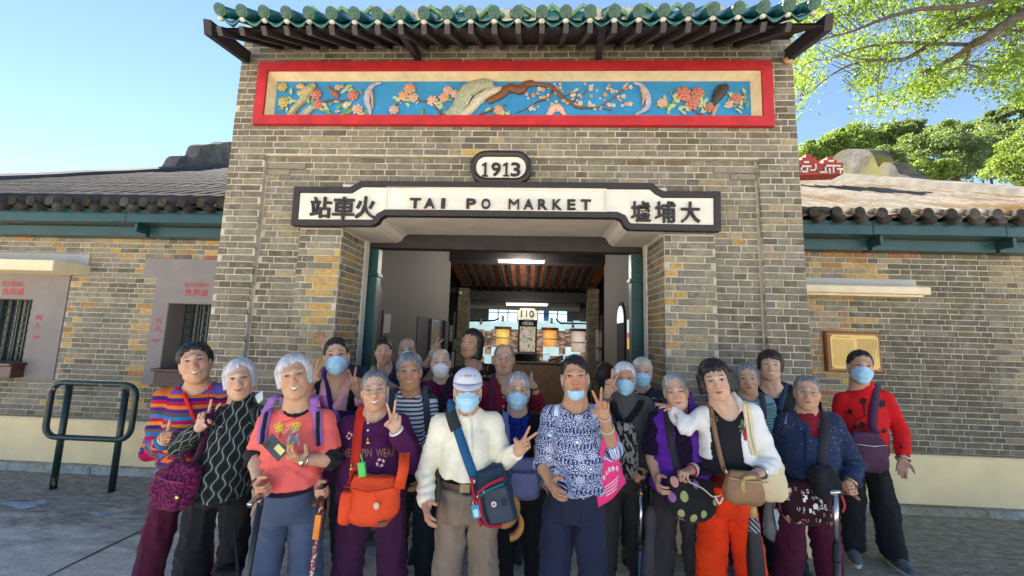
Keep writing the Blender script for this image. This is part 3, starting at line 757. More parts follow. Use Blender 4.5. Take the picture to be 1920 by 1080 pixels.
rtube('branch', [(1036, 168), (1028, 185), (1008, 192), (985, 206), (966, 214)], [0.016, 0.012, 0.010, 0.007, 0.004], 'bark'); rtube('branch', [(1070, 193), (1090, 180), (1104, 166)], [0.008, 0.006, 0.004], 'bark'); rtube('branch', [(1120, 203), (1142, 190), (1165, 172), (1178, 160)], [0.006, 0.005, 0.004], 'bark'); rtube('branch', [(1052, 182), (1075, 176), (1085, 172)], [0.006, 0.004], 'bark')
flower(935, 207, 8, 'peach'); flower(924, 164, 3, 'white')
rr = random.Random(4)
for k in range(120):
 t = rr.random(); P = [(990, 160), (1036, 166), (1070, 193), (1120, 203), (1165, 172), (1100, 168), (1010, 190)]
 a = rr.choice(P); x, y = a[0]+rr.gauss(0, 22), a[1]+rr.gauss(0, 14)
 if 985 < x < 1185 and 158 < y < 214: flower(x, y, rr.uniform(2.0, 4.2), rr.choice(['pink', 'white', 'peach', 'white']), 'plum')
rtube('rock', [(1028, 219), (1036, 206), (1046, 202), (1060, 218)], [0.03, 0.045, 0.04, 0.02], 'pink')
# peonies and the owl-brown bird at the right end
for x, y, r, m in ((1280, 177, 12, 'rose'), (1307, 176, 10, 'rose'), (1297, 195, 11, 'rose'), (1330, 203, 8, 'rose'), (1241, 194, 8, 'pink'), (1380, 186, 9, 'rose'), (1366, 197, 6, 'pink')): flower(x, y, r, m)
rtube('bird', [(1336, 196), (1344, 182), (1352, 170), (1362, 162)], [0.02, 0.055, 0.062, 0.03], 'dark'); rtube('bird', [(1342, 172), (1352, 180)], [0.03, 0.03], 'bird'); rtube('stump', [(1334, 222), (1340, 205), (1346, 198)], [0.03, 0.03, 0.02], 'rock')
rtube('branch', [(1297, 205), (1310, 214), (1318, 220)], [0.007, 0.006], 'bark')
for cx, cy, w, h_, nn in ((600, 200, 22, 14, 9), (655, 205, 26, 14, 12), (655, 170, 20, 10, 7), (540, 200, 18, 20, 7), (765, 185, 28, 18, 12), (820, 192, 26, 14, 10), (935, 210, 18, 6, 6), (1290, 190, 40, 22, 22), (1385, 185, 16, 22, 11), (1250, 190, 14, 12, 6)):
 for k in range(int(nn*1.6)): leaf(cx+rr.gauss(0, w*0.55), min(215, max(159, cy+rr.gauss(0, h_*0.55))), rr.uniform(5, 9), rr.uniform(0, 6.28), rr.choice(['leaf', 'leaf2', 'leaf2']))
# ---- green glazed eaves of the gatehouse
EY, EZ = 2.52, 3.905
n_t = 26; xs_ = np.linspace(-2.375, 1.935, n_t)
lift = lambda x: 0.05*abs((x+0.22)/2.2)**4
rs = 0.62                              # roof slope (rise per metre)
dm = MB(); dm.tube([(0, 0, 0), (0, 0.012, 0)], 0.045, 18); dm.tube([(0, -0.004, 0), (0, 0.002, 0)], 0.033, 16); dm.tube([(0, -0.007, 0), (0, 0.002, 0)], 0.024, 14); dm.sphere((0, -0.006, 0), (0.012, 0.006, 0.018), 8, 5)
GLAZE_D = simple('green_disc', (0.012, 0.075, 0.055), 0.35, 0.5, 30, 0.6, 70)
disc_me = new_mesh('tile_end', np.concatenate(dm.V), dm.F, GLAZE_D, False)
tm = MB(); P = [(0, 0.0+0.16*k, rs*0.16*k) for k in range(13)]; tm.tube(P, [0.040+(0.003 if k % 2 else 0) for k in range(13)], 12)
roll_me = new_mesh('roll_tile', np.concatenate(tm.V), tm.F, GLAZE, True)
dr = MB(); V = []; nn = 13
for i in range(nn):
 u = -1+2*i/(nn-1); zt = -0.010-0.036*(1-u*u); zb = zt-0.030*(1-abs(u))-0.014
 V += [(0.068*u, 0, zt), (0.068*u, -0.008, (zt+zb)/2), (0.068*u, 0.0, zb), (0.068*u, 0.02, zt)]
dr.add(V, [(4*i+a, 4*i+b, 4*(i+1)+b, 4*(i+1)+a) for i in range(nn-1) for a, b in ((0, 1), (1, 2), (3, 0), (2, 3))])
drip_me = new_mesh('drip_tile', np.concatenate(dr.V), dr.F, GLAZE, True)
tr = MB(); V = []
for k in range(13):
 for i in range(7): u = -1+2*i/6; V.append((0.072*u, 0.16*k, rs*0.16*k-0.012-0.030*(1-u*u)-(0.004 if k % 2 else 0)))
tr.add(V, [(7*k+i, 7*k+i+1, 7*(k+1)+i+1, 7*(k+1)+i) for k in range(12) for i in range(6)])
pan_me = new_mesh('pan_tile', np.concatenate(tr.V), tr.F, GLAZE, True)
def inst(name, me, parent, p, rot=None, sc=None):
 o = bpy.data.objects.new(name, me); COL.objects.link(o); o.parent = parent; o.location = np.array(p, float)-LOC[parent.name]
 if rot: o.rotation_euler = rot
 if sc: o.scale = sc
 return o
rf = MB().add([(-2.46, EY+0.01, EZ-0.085), (2.02, EY+0.01, EZ-0.085), (2.02, EY+1.95, EZ-0.085+rs*1.94), (-2.46, EY+1.95, EZ-0.085+rs*1.94)], [(0, 1, 2, 3)])
rf.add([(-2.46, EY+0.01, EZ-0.100), (2.02, EY+0.01, EZ-0.100), (2.02, EY+1.95, EZ-0.100+rs*1.94), (-2.46, EY+1.95, EZ-0.100+rs*1.94)], [(3, 2, 1, 0)])
roof = rf.build('roof', WOOD, gate)
for i, x in enumerate(xs_):
 z = EZ+lift(x)
 inst('tile_end', disc_me, roof, (x, EY-0.012, z), (0.55+0.06*(random.random()-0.5), 0, 0.08*(random.random()-0.5))); inst('roll_tile', roll_me, roof, (x, EY, z))
 if i < n_t-1:
  xm = (x+xs_[i+1])/2; inst('drip_tile', drip_me, roof, (xm, EY-0.005, EZ+lift(xm)-0.022), (0.45, 0, 0), (1.12, 1, 1)); inst('pan_tile', pan_me, roof, (xm, EY, EZ+lift(xm)-0.018), None, (1.12, 1, 1))
# mortar lumps between the tiles
mt = MB()
for i, x in enumerate(xs_): mt.sphere((x, EY+0.012, EZ-0.052+lift(x)), (0.026, 0.02, 0.018), 7, 5)
mt.build('bedding_mortar', RM['trunk2'], roof, True, kind='stuff')
ra = MB()
for i in range(n_t-1):
 x = xs_[i]+0.003; m = MB(); m.obox((x, EY+0.40, EZ-0.118+rs*0.40), (1, 0, 0), np.array((0, 1, rs))/math.hypot(1, rs), np.array((0, -rs, 1))/math.hypot(1, rs), 0.019, 0.46, 0.030)
 m.build('rafter', simple('rafter_paint', (0.030, 0.026, 0.028), 0.6, 0.2, 20, 0.2, 60), roof)
MB().box(-2.64, 2.16, TY-0.20, TY-0.10, 4.165, 4.222).build('purlin', WOOD, gate)
for xa, xb in ((-2.52, -2.70), (-1.035, -1.075), (0.485, 0.565), (2.08, 2.215)):
 m = MB(); pts = [np.array((xa, EY+0.10, EZ+0.0)), np.array(((xa+xb)/2, EY+0.36, EZ+0.10)), np.array((xb, TY-0.01, 4.09))]
 a, b = np.array((xa, EY+0.06, EZ-0.035)), np.array((xb, TY+0.02, 4.105))
 d = b-a; L_ = np.linalg.norm(d); d /= L_; sx_ = np.cross(d, (0, 0, 1.0)); sx_ /= np.linalg.norm(sx_); up = np.cross(sx_, d)
 m.obox((a+b)/2, sx_, d, up, 0.026, L_/2, 0.055 if abs(xa) > 1.5 else 0.035)
 m.build('bracket', WOOD, gate)
MB().box(TX0, TX1, TY+0.02, WY+1.6, TTOP-0.02, TTOP+0.06).build('upper_wall', MORTAR, gate)
MB().sphere((2.19, TY-0.03, 4.03), (0.035, 0.03, 0.03), 10, 7).build('bolt_cap', RM['peach'], gate, True)
# ridge ornament glimpsed over the tiles
orn = MB(); orn2 = MB(); orn3 = MB()
for k in range(15):
 x = -2.1+k*0.28; orn.sphere((x, EY+0.72, EZ+0.62+0.03*math.sin(k*2)), (0.12, 0.05, 0.07), 9, 6)
 orn2.sphere((x+0.14, EY+0.74, EZ+0.64), (0.10, 0.04, 0.09), 9, 6); orn3.tube([(x-0.1, EY+0.68, EZ+0.60), (x, EY+0.66, EZ+0.68), (x+0.12, EY+0.68, EZ+0.60)], 0.02, 6)
rid = MB().box(-2.45, 2.0, EY+0.86, EY+1.0, EZ+0.40, EZ+0.80).build('ridge_band', tile_mat('ridge_weathered', (0.04, 0.04, 0.035), (0.10, 0.10, 0.085), (0.35, 0.32, 0.26)), gate)
orn.build('ridge_scroll', GLAZE, rid, True); orn2.build('ridge_scroll', RM['trunk2'], rid, True); orn3.build('ridge_scroll', RM['leaf'], rid, True)
# ---- wings ---------------------------------------------------------
def wing(side):
 L_ = side < 0
 x0, x1 = (-8.7, TX0) if L_ else (TX1, 6.9)
 w = empty('station_wing', ((x0+x1)/2, WY, 0), 'grey brick ticket wing with two booking windows and dark tiled roof' if L_ else 'dark grey brick wing with cream ledge, brass notice and pale weathered roof', 'building')
 ztop = 2.60
 if L_:
  pan_r = [(-4.46, -3.2, 2.12, 2.35), (-4.29, -3.2, 0.93, 2.12)]; pan_l = [(-7.4, -5.345, 0.935, 2.14)]
  hole_r, hole_l = (-4.11, -3.42, 1.11, 1.84), (-6.55, -5.745, 1.10, 1.84)
  canopies = [(-6.9, -5.13, 2.13, 2.25)]
  holes = pan_r+pan_l+[hole_r, hole_l]
 else: holes = []; canopies = [(2.3, 3.80, 2.115, 2.195)]
 core = wallcore([hole_r, hole_l] if L_ else [], x0, x1, 0.54, ztop+0.3, WY+0.005, WY+0.28)
 core.build('mortar_core', MORTAR, w)
 def col(x, z, r):
  if L_:
   if z > 2.30: return pick(dict(ochre=1.1, tan=2.5, grey=2, light=1.6, orange=0.6, dark=0.4, red=0.5), r)
   if (-5.36 < x < -5.10 or -4.50 < x < -4.26) and r.random() < 0.65: return pick(dict(ochre=1.8, tan=3, light=1.5, orange=0.4), r)
   return pick(dict(grey=5.5, light=2.4, dark=1.1, tan=0.4, olive=0.5, orange=0.08), r)
  if z > 2.44 and x < 4.1: return pick(dict(red=2, grey=2, orange=1.2, dark=1, tan=1), r)
  if x < 3.42+0.12*(int(z/CRS) % 2) and z < 2.1 or (x < 3.75 and z > 2.18): return pick(dict(orange=2.2, ochre=1.5, tan=3.4, grey=2.0, red=0.4), r)
  if x > 4.85: return pick(dict(tan=2, light=1, olive=1), r)
  return pick(dict(olive=4.5, dark=2.2, grey=1.7), r)
 bl = courses(x0 if L_ else x0, x1, 0.54, ztop, holes, 31 if L_ else 32)
 lay_bricks(w, [b for b in bl if (b[0] > -6.6 and b[0] < 5.6)], lambda x, z: WY, col, 41 if L_ else 42, 300, lambda px, py: (py < 760) if L_ else (px > 1500 and not (1560 < px < 1700 and py > 700)))
 # plinth
 MB().bbox(x0, x1, WY-0.055, WY+0.2, 0.05, 0.53, 0.02).build('plinth', CREAM, w)
 # ledge canopies
 for a, b, c, d in canopies:
  if L_: MB().bbox(a, b, WY-0.35, WY+0.02, c, d, 0.008).build('ledge', LEDGE, w); MB().bbox(a, b-0.01, WY-0.02, WY+0.02, d+0.003, d+0.135, 0.004).build('ledge_band', simple('ledge_grey', (0.42, 0.41, 0.38), 0.8, 0.06, 8, 0.2, 60), w)
  else: MB().bbox(a, 4.02, WY-0.20, WY+0.02, c, d, 0.010).bbox(a, 3.99, WY-0.15, WY+0.02, c-0.022, c+0.002, 0.004).build('ledge', LEDGE, w); MB().bbox(a, 4.055, WY-0.02, WY+0.02, d+0.002, d+0.10, 0.004).build('ledge_band', simple('ledge_grey', (0.42, 0.41, 0.38), 0.8), w)
 if L_:
  for hs, hole, rr_ in ((pan_r, hole_r, 1), (pan_l, hole_l, -1)):
   m = MB()
   for a, b, c, d in hs:
    for q in rect_minus(a, b, c, d, [hole]): m.box(q[0], q[1], WY-0.010, WY+0.06, q[2], q[3])
   win = m.build('booking_window', RENDER_GREY, w)
   a, b, c, d = hole; dp = 0.26
   MB().box(a-0.02, a+0.005, WY-0.004, WY+dp+0.04, c-0.02, d+0.02).box(b-0.005, b+0.02, WY-0.004, WY+dp+0.04, c-0.02, d+0.02).box(a+0.005, b-0.005, WY-0.003, WY+dp+0.04, d-0.005, d+0.02).box(a+0.005, b-0.005, WY-0.003, WY+dp+0.04, c-0.02, c+0.005).build('reveal', RENDER_GREY, win)
   g = MB(); nb = 7
   for k in range(nb+1): x = a+(b-a)*k/nb; g.box(x-0.008, x+0.008, WY+dp-0.05, WY+dp-0.036, c, d)
   g.build('grille', GREENP, win)
   g2 = MB()
   for k in range(9): z = c+(d-c)*k/8; g2.box(a, b, WY+dp-0.036, WY+dp-0.026, z-0.006, z+0.006)
   g2.build('grille', GREENP, win)
   g3 = MB(); nf = 26; V = []
   for k in range(nf+1): x = a+(b-a)*k/nf; V += [(x, WY+dp+0.05+0.02*math.sin(k*1.9), c), (x, WY+dp+0.05+0.02*math.sin(k*1.9), d)]
   g3.add(V, [(2*i, 2*i+2, 2*i+3, 2*i+1) for i in range(nf)]).build('curtain', simple('curtain_beige', (0.30, 0.25, 0.19), 0.9, 0.2, 8), win, True)
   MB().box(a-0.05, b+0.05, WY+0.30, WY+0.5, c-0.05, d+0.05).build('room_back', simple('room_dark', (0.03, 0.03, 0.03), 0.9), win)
   s0, s1 = (-4.05, -3.4) if rr_ > 0 else (-6.7, -5.70)
   MB().bbox(s0, s1, WY-0.13, WY+0.0, 0.955, 1.085, 0.006).bbox(s0-0.02, s1+0.02, WY-0.16, WY+0.0, 1.088, 1.118, 0.004).build('sill', BROWNSILL, win)
   def wtxt(s, p0, p1, bold=0.0, name='lettering'):
    A_, B_ = at(*p0, WY-0.012), at(*p1, WY-0.012); V, F = text_geo(s, A_[0], B_[0], B_[2], A_[2], WY-0.0125, 0, bold)
    put(name, V, F, simple('red_lettering', (0.42, 0.045, 0.05), 0.7, 0.1, 30, 0), win, None, False)
   def warrow(x0_, x1_, y_):
    A_, B_ = at(x0_, y_, WY-0.012), at(x1_, y_, WY-0.012); xt, xb = B_[0], A_[0]; z = A_[2]; s_ = 1 if xt > xb else -1
    y0 = WY-0.0125; h1 = 0.010
    MB().quad((xb, y0, z-h1), (xb+(xt-xb)*0.4, y0, z-h1), (xb+(xt-xb)*0.4, y0, z+h1), (xb, y0, z+h1)).quad((xt-(xt-xb)*0.5, y0, z-h1*1.9), (xt, y0, z), (xt-(xt-xb)*0.5, y0, z+h1*1.9)).build('lettering', simple('red_lettering', (0.42, 0.045, 0.05)), win)
   if rr_ > 0: wtxt('BOOKING', (348, 529), (391, 539), 0.01); wtxt('售票處', (347, 541.5), (390, 556), 0.012); wtxt('IN', (294, 596), (303, 606), 0.01); wtxt('入', (290, 610), (303, 623), 0.015); warrow(285, 300, 638)
   else: wtxt('BOOKING', (6, 527), (45, 538), 0.01); wtxt('售票處', (5, 540), (44, 554), 0.012); wtxt('IN', (69, 590), (78, 600), 0.01); wtxt('入', (64, 604), (76, 617), 0.015); warrow(75, 60, 632)
 # gutter
 gx0, gx1 = x0, x1+(0.0 if L_ else 0)
 g = MB(); joints = [-6.9, -4.45, -3.32] if L_ else [3.42, 4.68]
 e = sorted([gx0, gx1]+[q for q in joints]) 
 for i in range(len(e)-1): g.bbox(e[i]+0.003, e[i+1]-0.003, WY-0.30, WY-0.14, 2.695+0.002*(i % 2), 2.838+0.002*(i % 2), 0.004)
 g.build('gutter', GREENP, w)
 g = MB(); e2 = sorted([gx0, gx1]+[q+0.10 for q in joints])
 for i in range(len(e2)-1): g.bbox(e2[i]+0.02, e2[i+1]-0.02, WY-0.13, WY+0.005, 2.575, 2.69, 0.004)
 for q in joints: g.box(q+0.085, q+0.115, WY-0.27, WY-0.02, 2.60, 2.694)
 g.build('fascia', GREENP, w)
 # roof
 sl_, ey, ez = 0.5, WY-0.36, 2.885; ry = 10.4 if L_ else 8.6
 rx0, rx1 = (-8.65, TX0-0.02) if L_ else (TX1+0.02, 6.75)
 mr = ROOF_L if L_ else ROOF_R
 zr = lambda y: ez+sl_*(y-ey)
 rm = MB(); ny = 30; nx = 30; rg = np.random.default_rng(3)
 V = [(rx0+(rx1-rx0)*i/nx, ey+(ry-ey)*k/ny, zr(ey+(ry-ey)*k/ny)-0.01+0.006*rg.standard_normal()) for k in range(ny+1) for i in range(nx+1)]
 rm.add(V, [(k*(nx+1)+i, k*(nx+1)+i+1, (k+1)*(nx+1)+i+1, (k+1)*(nx+1)+i) for k in range(ny) for i in range(nx)])
 rm.add([(rx0, ey+0.05, zr(ey)-0.09), (rx1, ey+0.05, zr(ey)-0.09), (rx1, ry+4, zr(ry)-0.09-2.1), (rx0, ry+4, zr(ry)-0.09-2.1), (rx0, ry, zr(ry)-0.09), (rx1, ry, zr(ry)-0.09)], [(0, 4, 5, 1), (4, 3, 2, 5)])
 rf_ = rm.build('roof', simple('trough_shade', (0.012, 0.012, 0.014), 0.9, 0.2, 3, 0.3, 30) if L_ else mr, w, True)  # left sheet near black: shade between the tile rolls put into its colour
 n = int((rx1-rx0)/0.215); row = MB(); P = []; rad = []
 L2 = 1.0
 for k in range(41): 
  y = (ry-ey)*k/40; P.append((0, y, sl_*y+0.004*math.sin(k*2.1))); rad.append((0.066 if L_ else 0.034)+0.003*(k % 2))
 row.tube(P, rad, 9); row_me = new_mesh('roll_tile', np.concatenate(row.V), row.F, mr, True)
 cap = MB(); cap.tube([(0, -0.004, 0), (0, 0.03, 0)], 0.052, 14); cap_me = new_mesh('tile_end', np.concatenate(cap.V), cap.F, TILEEND, False)
 cap2 = MB(); cap2.tube([(0, 0.0, 0), (0, 0.12, 0.05)], 0.047, 12); cap2_me = new_mesh('tile_end', np.concatenate(cap2.V), cap2.F, TILEEND, True)
 pn = MB(); V = []
 for i in range(9): u = -1+2*i/8; V += [(0.06*u, 0, 0.018*u*u-0.02), (0.06*u, 0, 0.018*u*u-0.032), (0.06*u, 0.3, 0.018*u*u+0.13)]
 pn.add(V, [(3*i, 3*i+1, 3*i+4, 3*i+3) for i in range(8)]+[(3*i+2, 3*i, 3*i+3, 3*i+5) for i in range(8)]); pan = new_mesh('drip_tile', np.concatenate(pn.V), pn.F, TILEEND if L_ else simple('brown_pan', (0.20, 0.13, 0.07), 0.85, 0.2, 12), True)
 for i in range(n+1):
  x = (rx1-0.12)-i*0.2155 if L_ else rx0+0.10+i*0.2155
  o = inst('roll_tile', row_me, rf_, (x, ey, ez+0.010)); o.rotation_euler = (0, 0, 0.004*(random.random()-0.5))
  inst('tile_end', cap_me, rf_, (x+0.006*(random.random()-0.5), ey-0.02, ez+0.012), None, (1, 1, 1+0.1*random.random()))
  inst('tile_end', cap2_me, rf_, (x+0.05+0.02*random.random(), ey-0.004, ez-0.052))
  inst('drip_tile', pan, rf_, (x+0.108, ey+0.01, ez+0.0))
 # verge parapet and its curled ornaments
 vx = rx0 if L_ else rx1; s_ = 1 if L_ else -1
 v = MB(); V = []
 for k in range(25):
  y = ey+(ry-ey)*k/24; z = zr(y); b_ = 0.14+0.03*math.sin(k*1.3)*0.2
  V += [(vx-s_*0.12, y, z-0.15), (vx-s_*0.12, y, z+b_), (vx, y, z+b_+0.035), (vx+s_*0.14, y, z+b_), (vx+s_*0.14, y, z-0.15)]
 v.add(V, [(5*k+i, 5*k+i+1, 5*(k+1)+i+1, 5*(k+1)+i) for k in range(24) for i in range(4)]+[(0, 1, 2, 3, 4)])
 vm = simple('verge_dark', (0.06, 0.065, 0.075), 0.85, 0.2, 3, 0.5, 40) if L_ else CONC
 vo = v.build('verge', vm, w)
 prof = [(312, 328), (328, 312), (338, 296), (350, 292), (361, 297), (370, 292), (377, 275), (394, 270), (412, 270), (426, 266), (440, 266), (440, 330)] if L_ else [(1716, 336), (1700, 329), (1686, 325), (1678, 311), (1668, 305), (1655, 305), (1647, 313), (1640, 297), (1632, 285), (1622, 281), (1608, 280), (1590, 279), (1575, 284), (1562, 294), (1555, 305), (1555, 345)]
 prof = [tuple(q[:2]) for q in catmull_([np.array((*q, 0.0)) for q in prof[:-1]], 4)]+[prof[-1]]; pp = [atx(px, py, vx) for px, py in prof]; m = MB(); n_ = len(pp); th = 0.34
 VV = [(vx-0.0, p[1], p[2]) for p in pp]+[(vx-s_*th, p[1], p[2]) for p in pp]; m.add(VV, [tuple(range(n_)), tuple(range(2*n_-1, n_-1, -1))]+[(i, n_+i, n_+(i+1) % n_, (i+1) % n_) for i in range(n_)])
 m.build('curled_ornament', tile_mat('ornament_%d' % L_, (0.06, 0.06, 0.06), (0.13, 0.125, 0.118), (0.20, 0.19, 0.165), (0.17, 0.16, 0.04) if not L_ else None), vo)
 if not L_:
  # red fret ornament beside the tower
  f = MB(); Yf = 6.6
  def q(px, py): p_ = at(px, py, Yf); return (p_[0], p_[2])
  out_ = [(1488, 329), (1488, 305), (1497, 305), (1497, 300), (1504, 300), (1504, 295), (1511, 295), (1511, 289), (1523, 289), (1523, 295), (1530, 295), (1530, 300), (1537, 300), (1537, 306), (1544, 306), (1544, 300), (1551, 300), (1551, 294), (1562, 294), (1562, 300), (1569, 300), (1569, 305), (1581, 305), (1581, 326)]
  f.prism([q(*z) for z in out_], Yf, Yf+0.25); fo = f.build('fret_ornament', simple('fret_red', (0.36, 0.045, 0.03), 0.7, 0.15, 9, 0.2, 60), w)
  wv = MB()
  for (a0, b0, a1, b1) in ((1500, 311, 1520, 314), (1500, 311, 1503, 324), (1500, 321, 1514, 324), (1511, 315, 1514, 322), (1506, 303, 1516, 306), (1518, 318, 1530, 321), (1527, 308, 1530, 321), (1545, 310, 1575, 313), (1545, 310, 1548, 324), (1553, 316, 1556, 326), (1560, 313, 1563, 325), (1568, 316, 1580, 319), (1573, 319, 1576, 326), (1552, 301, 1562, 304), (1536, 322, 1550, 325)):
   A_, B_ = q(a0, b0), q(a1, b1); wv.box(A_[0], B_[0], Yf-0.02, Yf+0.02, B_[1], A_[1])
  wv.build('fret_bar', WHITEP, fo)
 return w
WL = wing(-1); WR = wing(1)
# white smear on the dark brickwork
# brass notice
npl = empty('notice_board', (3.34, WY-0.03, 1.31), 'brass notice engraved with small text in a wooden frame', 'notice')
MB().bbox(3.08, 3.625, WY-0.045, WY+0.002, 1.315, 1.728, 0.012).build('frame', simple('notice_wood', (0.28, 0.10, 0.03), 0.45, 0.15, 12), npl)
bp = MB().bbox(3.112, 3.593, WY-0.052, WY-0.04, 1.345, 1.698, 0.004).build('plate', simple('brass_plate', (0.62, 0.40, 0.12), 0.38, 0.06, 6, 0.05, 60, metal=0.25), npl)
tx = MB(); rg = random.Random(3); ym = WY-0.0535
for k in range(24):
 z = 1.640-k*0.0112; x = 3.135
 while x < 3.34:
  l = rg.uniform(0.008, 0.03); tx.quad((x, ym, z), (min(x+l, 3.345), ym, z), (min(x+l, 3.345), ym, z+0.0035), (x, ym, z+0.0035)); x += l+0.006
for k in range(14):
 x = 3.57-k*0.0145; z = 1.655
 zb = 1.40+0.08*rg.random() if k not in (1, 12) else 1.56
 while z > zb: l = rg.uniform(0.006, 0.010); tx.quad((x, ym, z-l), (x+0.006, ym, z-l), (x+0.006, ym, z), (x, ym, z)); z -= l+0.004
tx.quad((3.17, ym, 1.668), (3.32, ym, 1.668), (3.32, ym, 1.674), (3.17, ym, 1.674)); tx.build('engraving', simple('engraved', (0.16, 0.09, 0.03), 0.6), bp)
for x in (3.125, 3.58):
 for z in (1.36, 1.683): MB().sphere((x, WY-0.053, z), (0.007, 0.004, 0.007), 8, 5).build('screw', BLACKF, bp, True)
# ---- tubular railing on the left
rl = empty('tube_railing', (-4.2, 3.66, 0), 'dark green tubular barrier with chipped paint standing before the left wing', 'railing')
def rail_mat():
 n = NT('chipped_green'); nz = n.noise(9, 4); n.base(n.mix(n.math('GREATER_THAN', nz, 0.66), (0.010, 0.030, 0.030), (0.30, 0.22, 0.15))); n.rough(0.35); return n.m
RAIL = rail_mat()
xa, xb = -4.52, -3.93; lo_, hi_ = at(165, 822, 3.66)[2], at(165, 719, 3.66)[2]
P = [(x-4.225+0.0, 3.66, z+(lo_+hi_)/2) for x, z in stadium(0.435, (hi_-lo_)/2, 0.115, 6)]
P = [(x, y, z) for x, y, z in P]
MB().tube(P, 0.026, 12, closed=True).build('loop', RAIL, rl, True)
for x in (xa, xb): MB().tube([(x, 3.69, -0.02), (x, 3.69, hi_+0.0)], 0.027, 14).build('post', RAIL, rl, True)
# ================================================================== the hall seen through the gateway
hall = empty('station_hall', (-0.1, 5.4, 0), 'dim station hall behind the gateway with terracotta tiled ceiling and dark beams', 'hall')
HW = simple('hall_wall_paint', (0.105, 0.092, 0.082), 0.8, 0.06, 4, 0.3, 40)
def hall_wall_mat():
 n = NT('painted_brick_wall'); g = n.n('ShaderNodeNewGeometry').outputs['Position']; s_ = n.sep(g)
 bt = n.n('ShaderNodeTexBrick'); n.put(bt.inputs['Vector'], n.comb(s_[1], s_[2], 0.0)); bt.inputs['Scale'].default_value = 1.0
 bt.inputs['Brick Width'].default_value = 0.21; bt.inputs['Row Height'].default_value = 0.058; bt.inputs['Mortar Size'].default_value = 0.005
 n.base(n.mix(n.math('MULTIPLY', n.noise(3, 3, g), 0.25), (0.135, 0.12, 0.108), (0.095, 0.084, 0.078))); n.rough(0.75); n.bump(bt.outputs['Fac'], -0.35, 0.004); return n.m
HWB = hall_wall_mat()
DARKB = simple('dark_red_door', (0.035, 0.010, 0.010), 0.4, 0.2, 12, 0.1, 60)
yN, yF = TY+DEP+0.02, 7.3
Lx0, Lx1, Rx0, Rx1 = -1.72, -1.545, 1.19, 1.405
hw = MB()
hw.add([(Lx0, yN, 0), (Lx1, yF, 0), (Lx1, yF, 3.7), (Lx0, yN, 3.7), (Lx0-0.3, yN, 0), (Lx1-0.3, yF, 0), (Lx1-0.3, yF, 3.7), (Lx0-0.3, yN, 3.7)], [(3, 2, 1, 0), (4, 5, 6, 7), (1, 2, 6, 5), (0, 1, 5, 4), (2, 3, 7, 6), (0, 4, 7, 3)])
hw.build('left_wall_lining', HWB, hall)
hw = MB()
hw.add([(Rx0, yN, 0), (Rx1, yF, 0), (Rx1, yF, 3.7), (Rx0, yN, 3.7), (Rx0+0.3, yN, 0), (Rx1+0.3, yF, 0), (Rx1+0.3, yF, 3.7), (Rx0+0.3, yN, 3.7)], [(0, 1, 2, 3), (7, 6, 5, 4), (5, 6, 2, 1), (4, 5, 1, 0), (6, 7, 3, 2), (3, 7, 4, 0)])
hw.build('right_wall_lining', HWB, hall)
def tilefloor():
 n = NT('mosaic_tiles'); g = n.n('ShaderNodeNewGeometry').outputs['Position']; s_ = n.sep(g); p_ = 0.034
 fx = n.math('FRACT', n.math('DIVIDE', s_[0], p_)); fy = n.math('FRACT', n.math('DIVIDE', s_[1], p_))
 m = n.math('MAXIMUM', n.math('LESS_THAN', fx, 0.12), n.math('LESS_THAN', fy, 0.12))
 n.base(n.mix(m, n.mix(n.math('MULTIPLY', n.noise(8, 4, g), 0.5), (0.34, 0.39, 0.34), (0.20, 0.23, 0.20)), (0.12, 0.13, 0.12))); n.rough(0.4); return n.m
MB().bbox(OX0+0.01, OX1-0.01, TY+0.16, yN+0.6, -0.02, 0.035, 0.006).build('tiled_threshold', tilefloor(), loc=(-0.26, 3.6, 0), kind='structure')
MB().box(-2.2, 2.2, yN+0.6, 12.0, -0.02, 0.030).build('hall_floor', simple('polished_floor', (0.20, 0.195, 0.185), 0.22, 0.08, 4, 0.05, 20), loc=(0, 7, 0), kind='structure')
MB().box(-2.7, 2.6, TY+0.6, 10.7, 3.74, 3.82).build('sun_block_deck', WOOD, hall); MB().box(-2.7, -2.6, TY+1.2, 10.7, 0, 3.735).build('sun_block_wall', WOOD, hall); MB().box(2.5, 2.6, TY+1.2, 10.7, 0, 3.735).build('sun_block_wall', WOOD, hall); MB().box(-2.59, 2.49, 10.6, 10.69, 0, 3.73).build('sun_block_wall', WOOD, hall)  # unseen deck and walls added to keep stray sun out of the hall
# skirt of ceiling dark above the near part, beams, sloping tile roof
MB().box(-2.1, 1.7, yN, yF, 3.62, 3.7).build('dark_ceiling', WOOD, hall)
MB().box(OX0-0.02, OX1+0.02, TY+DEP+0.005, TY+DEP+0.13, 2.425, 2.60).build('door_head_beam', WOOD, hall)
MB().box(-1.62, 1.43, yF-0.15, yF+0.12, 2.95, 3.24).build('beam', WOOD, hall)
MB().box(-1.82, 1.70, 9.55, 9.75, 2.44, 2.66).build('beam', WOOD, hall)
ra_m = MB().box(-0.028, 0.028, 0, 2.55, -0.055, 0.055); sl2 = math.atan2(2.76-3.22, 9.7-yF); rafter_me = new_mesh('rafter', np.concatenate(ra_m.V), ra_m.F, WOOD, False)
TERRA = simple('terracotta', (0.58, 0.21, 0.09), 0.85, 0.35, 11, 0.3, 50)
for i in range(15):
 x = -1.50+i*0.205
 o = bpy.data.objects.new('rafter', rafter_me); COL.objects.link(o); o.parent = hall; o.location = np.array((x, yF, 3.22))-LOC[hall.name]; o.rotation_euler = (sl2, 0, 0.012*(i-7)*0.4)
tt = MB(); rg = np.random.default_rng(9); rows = 13
tl = MB()
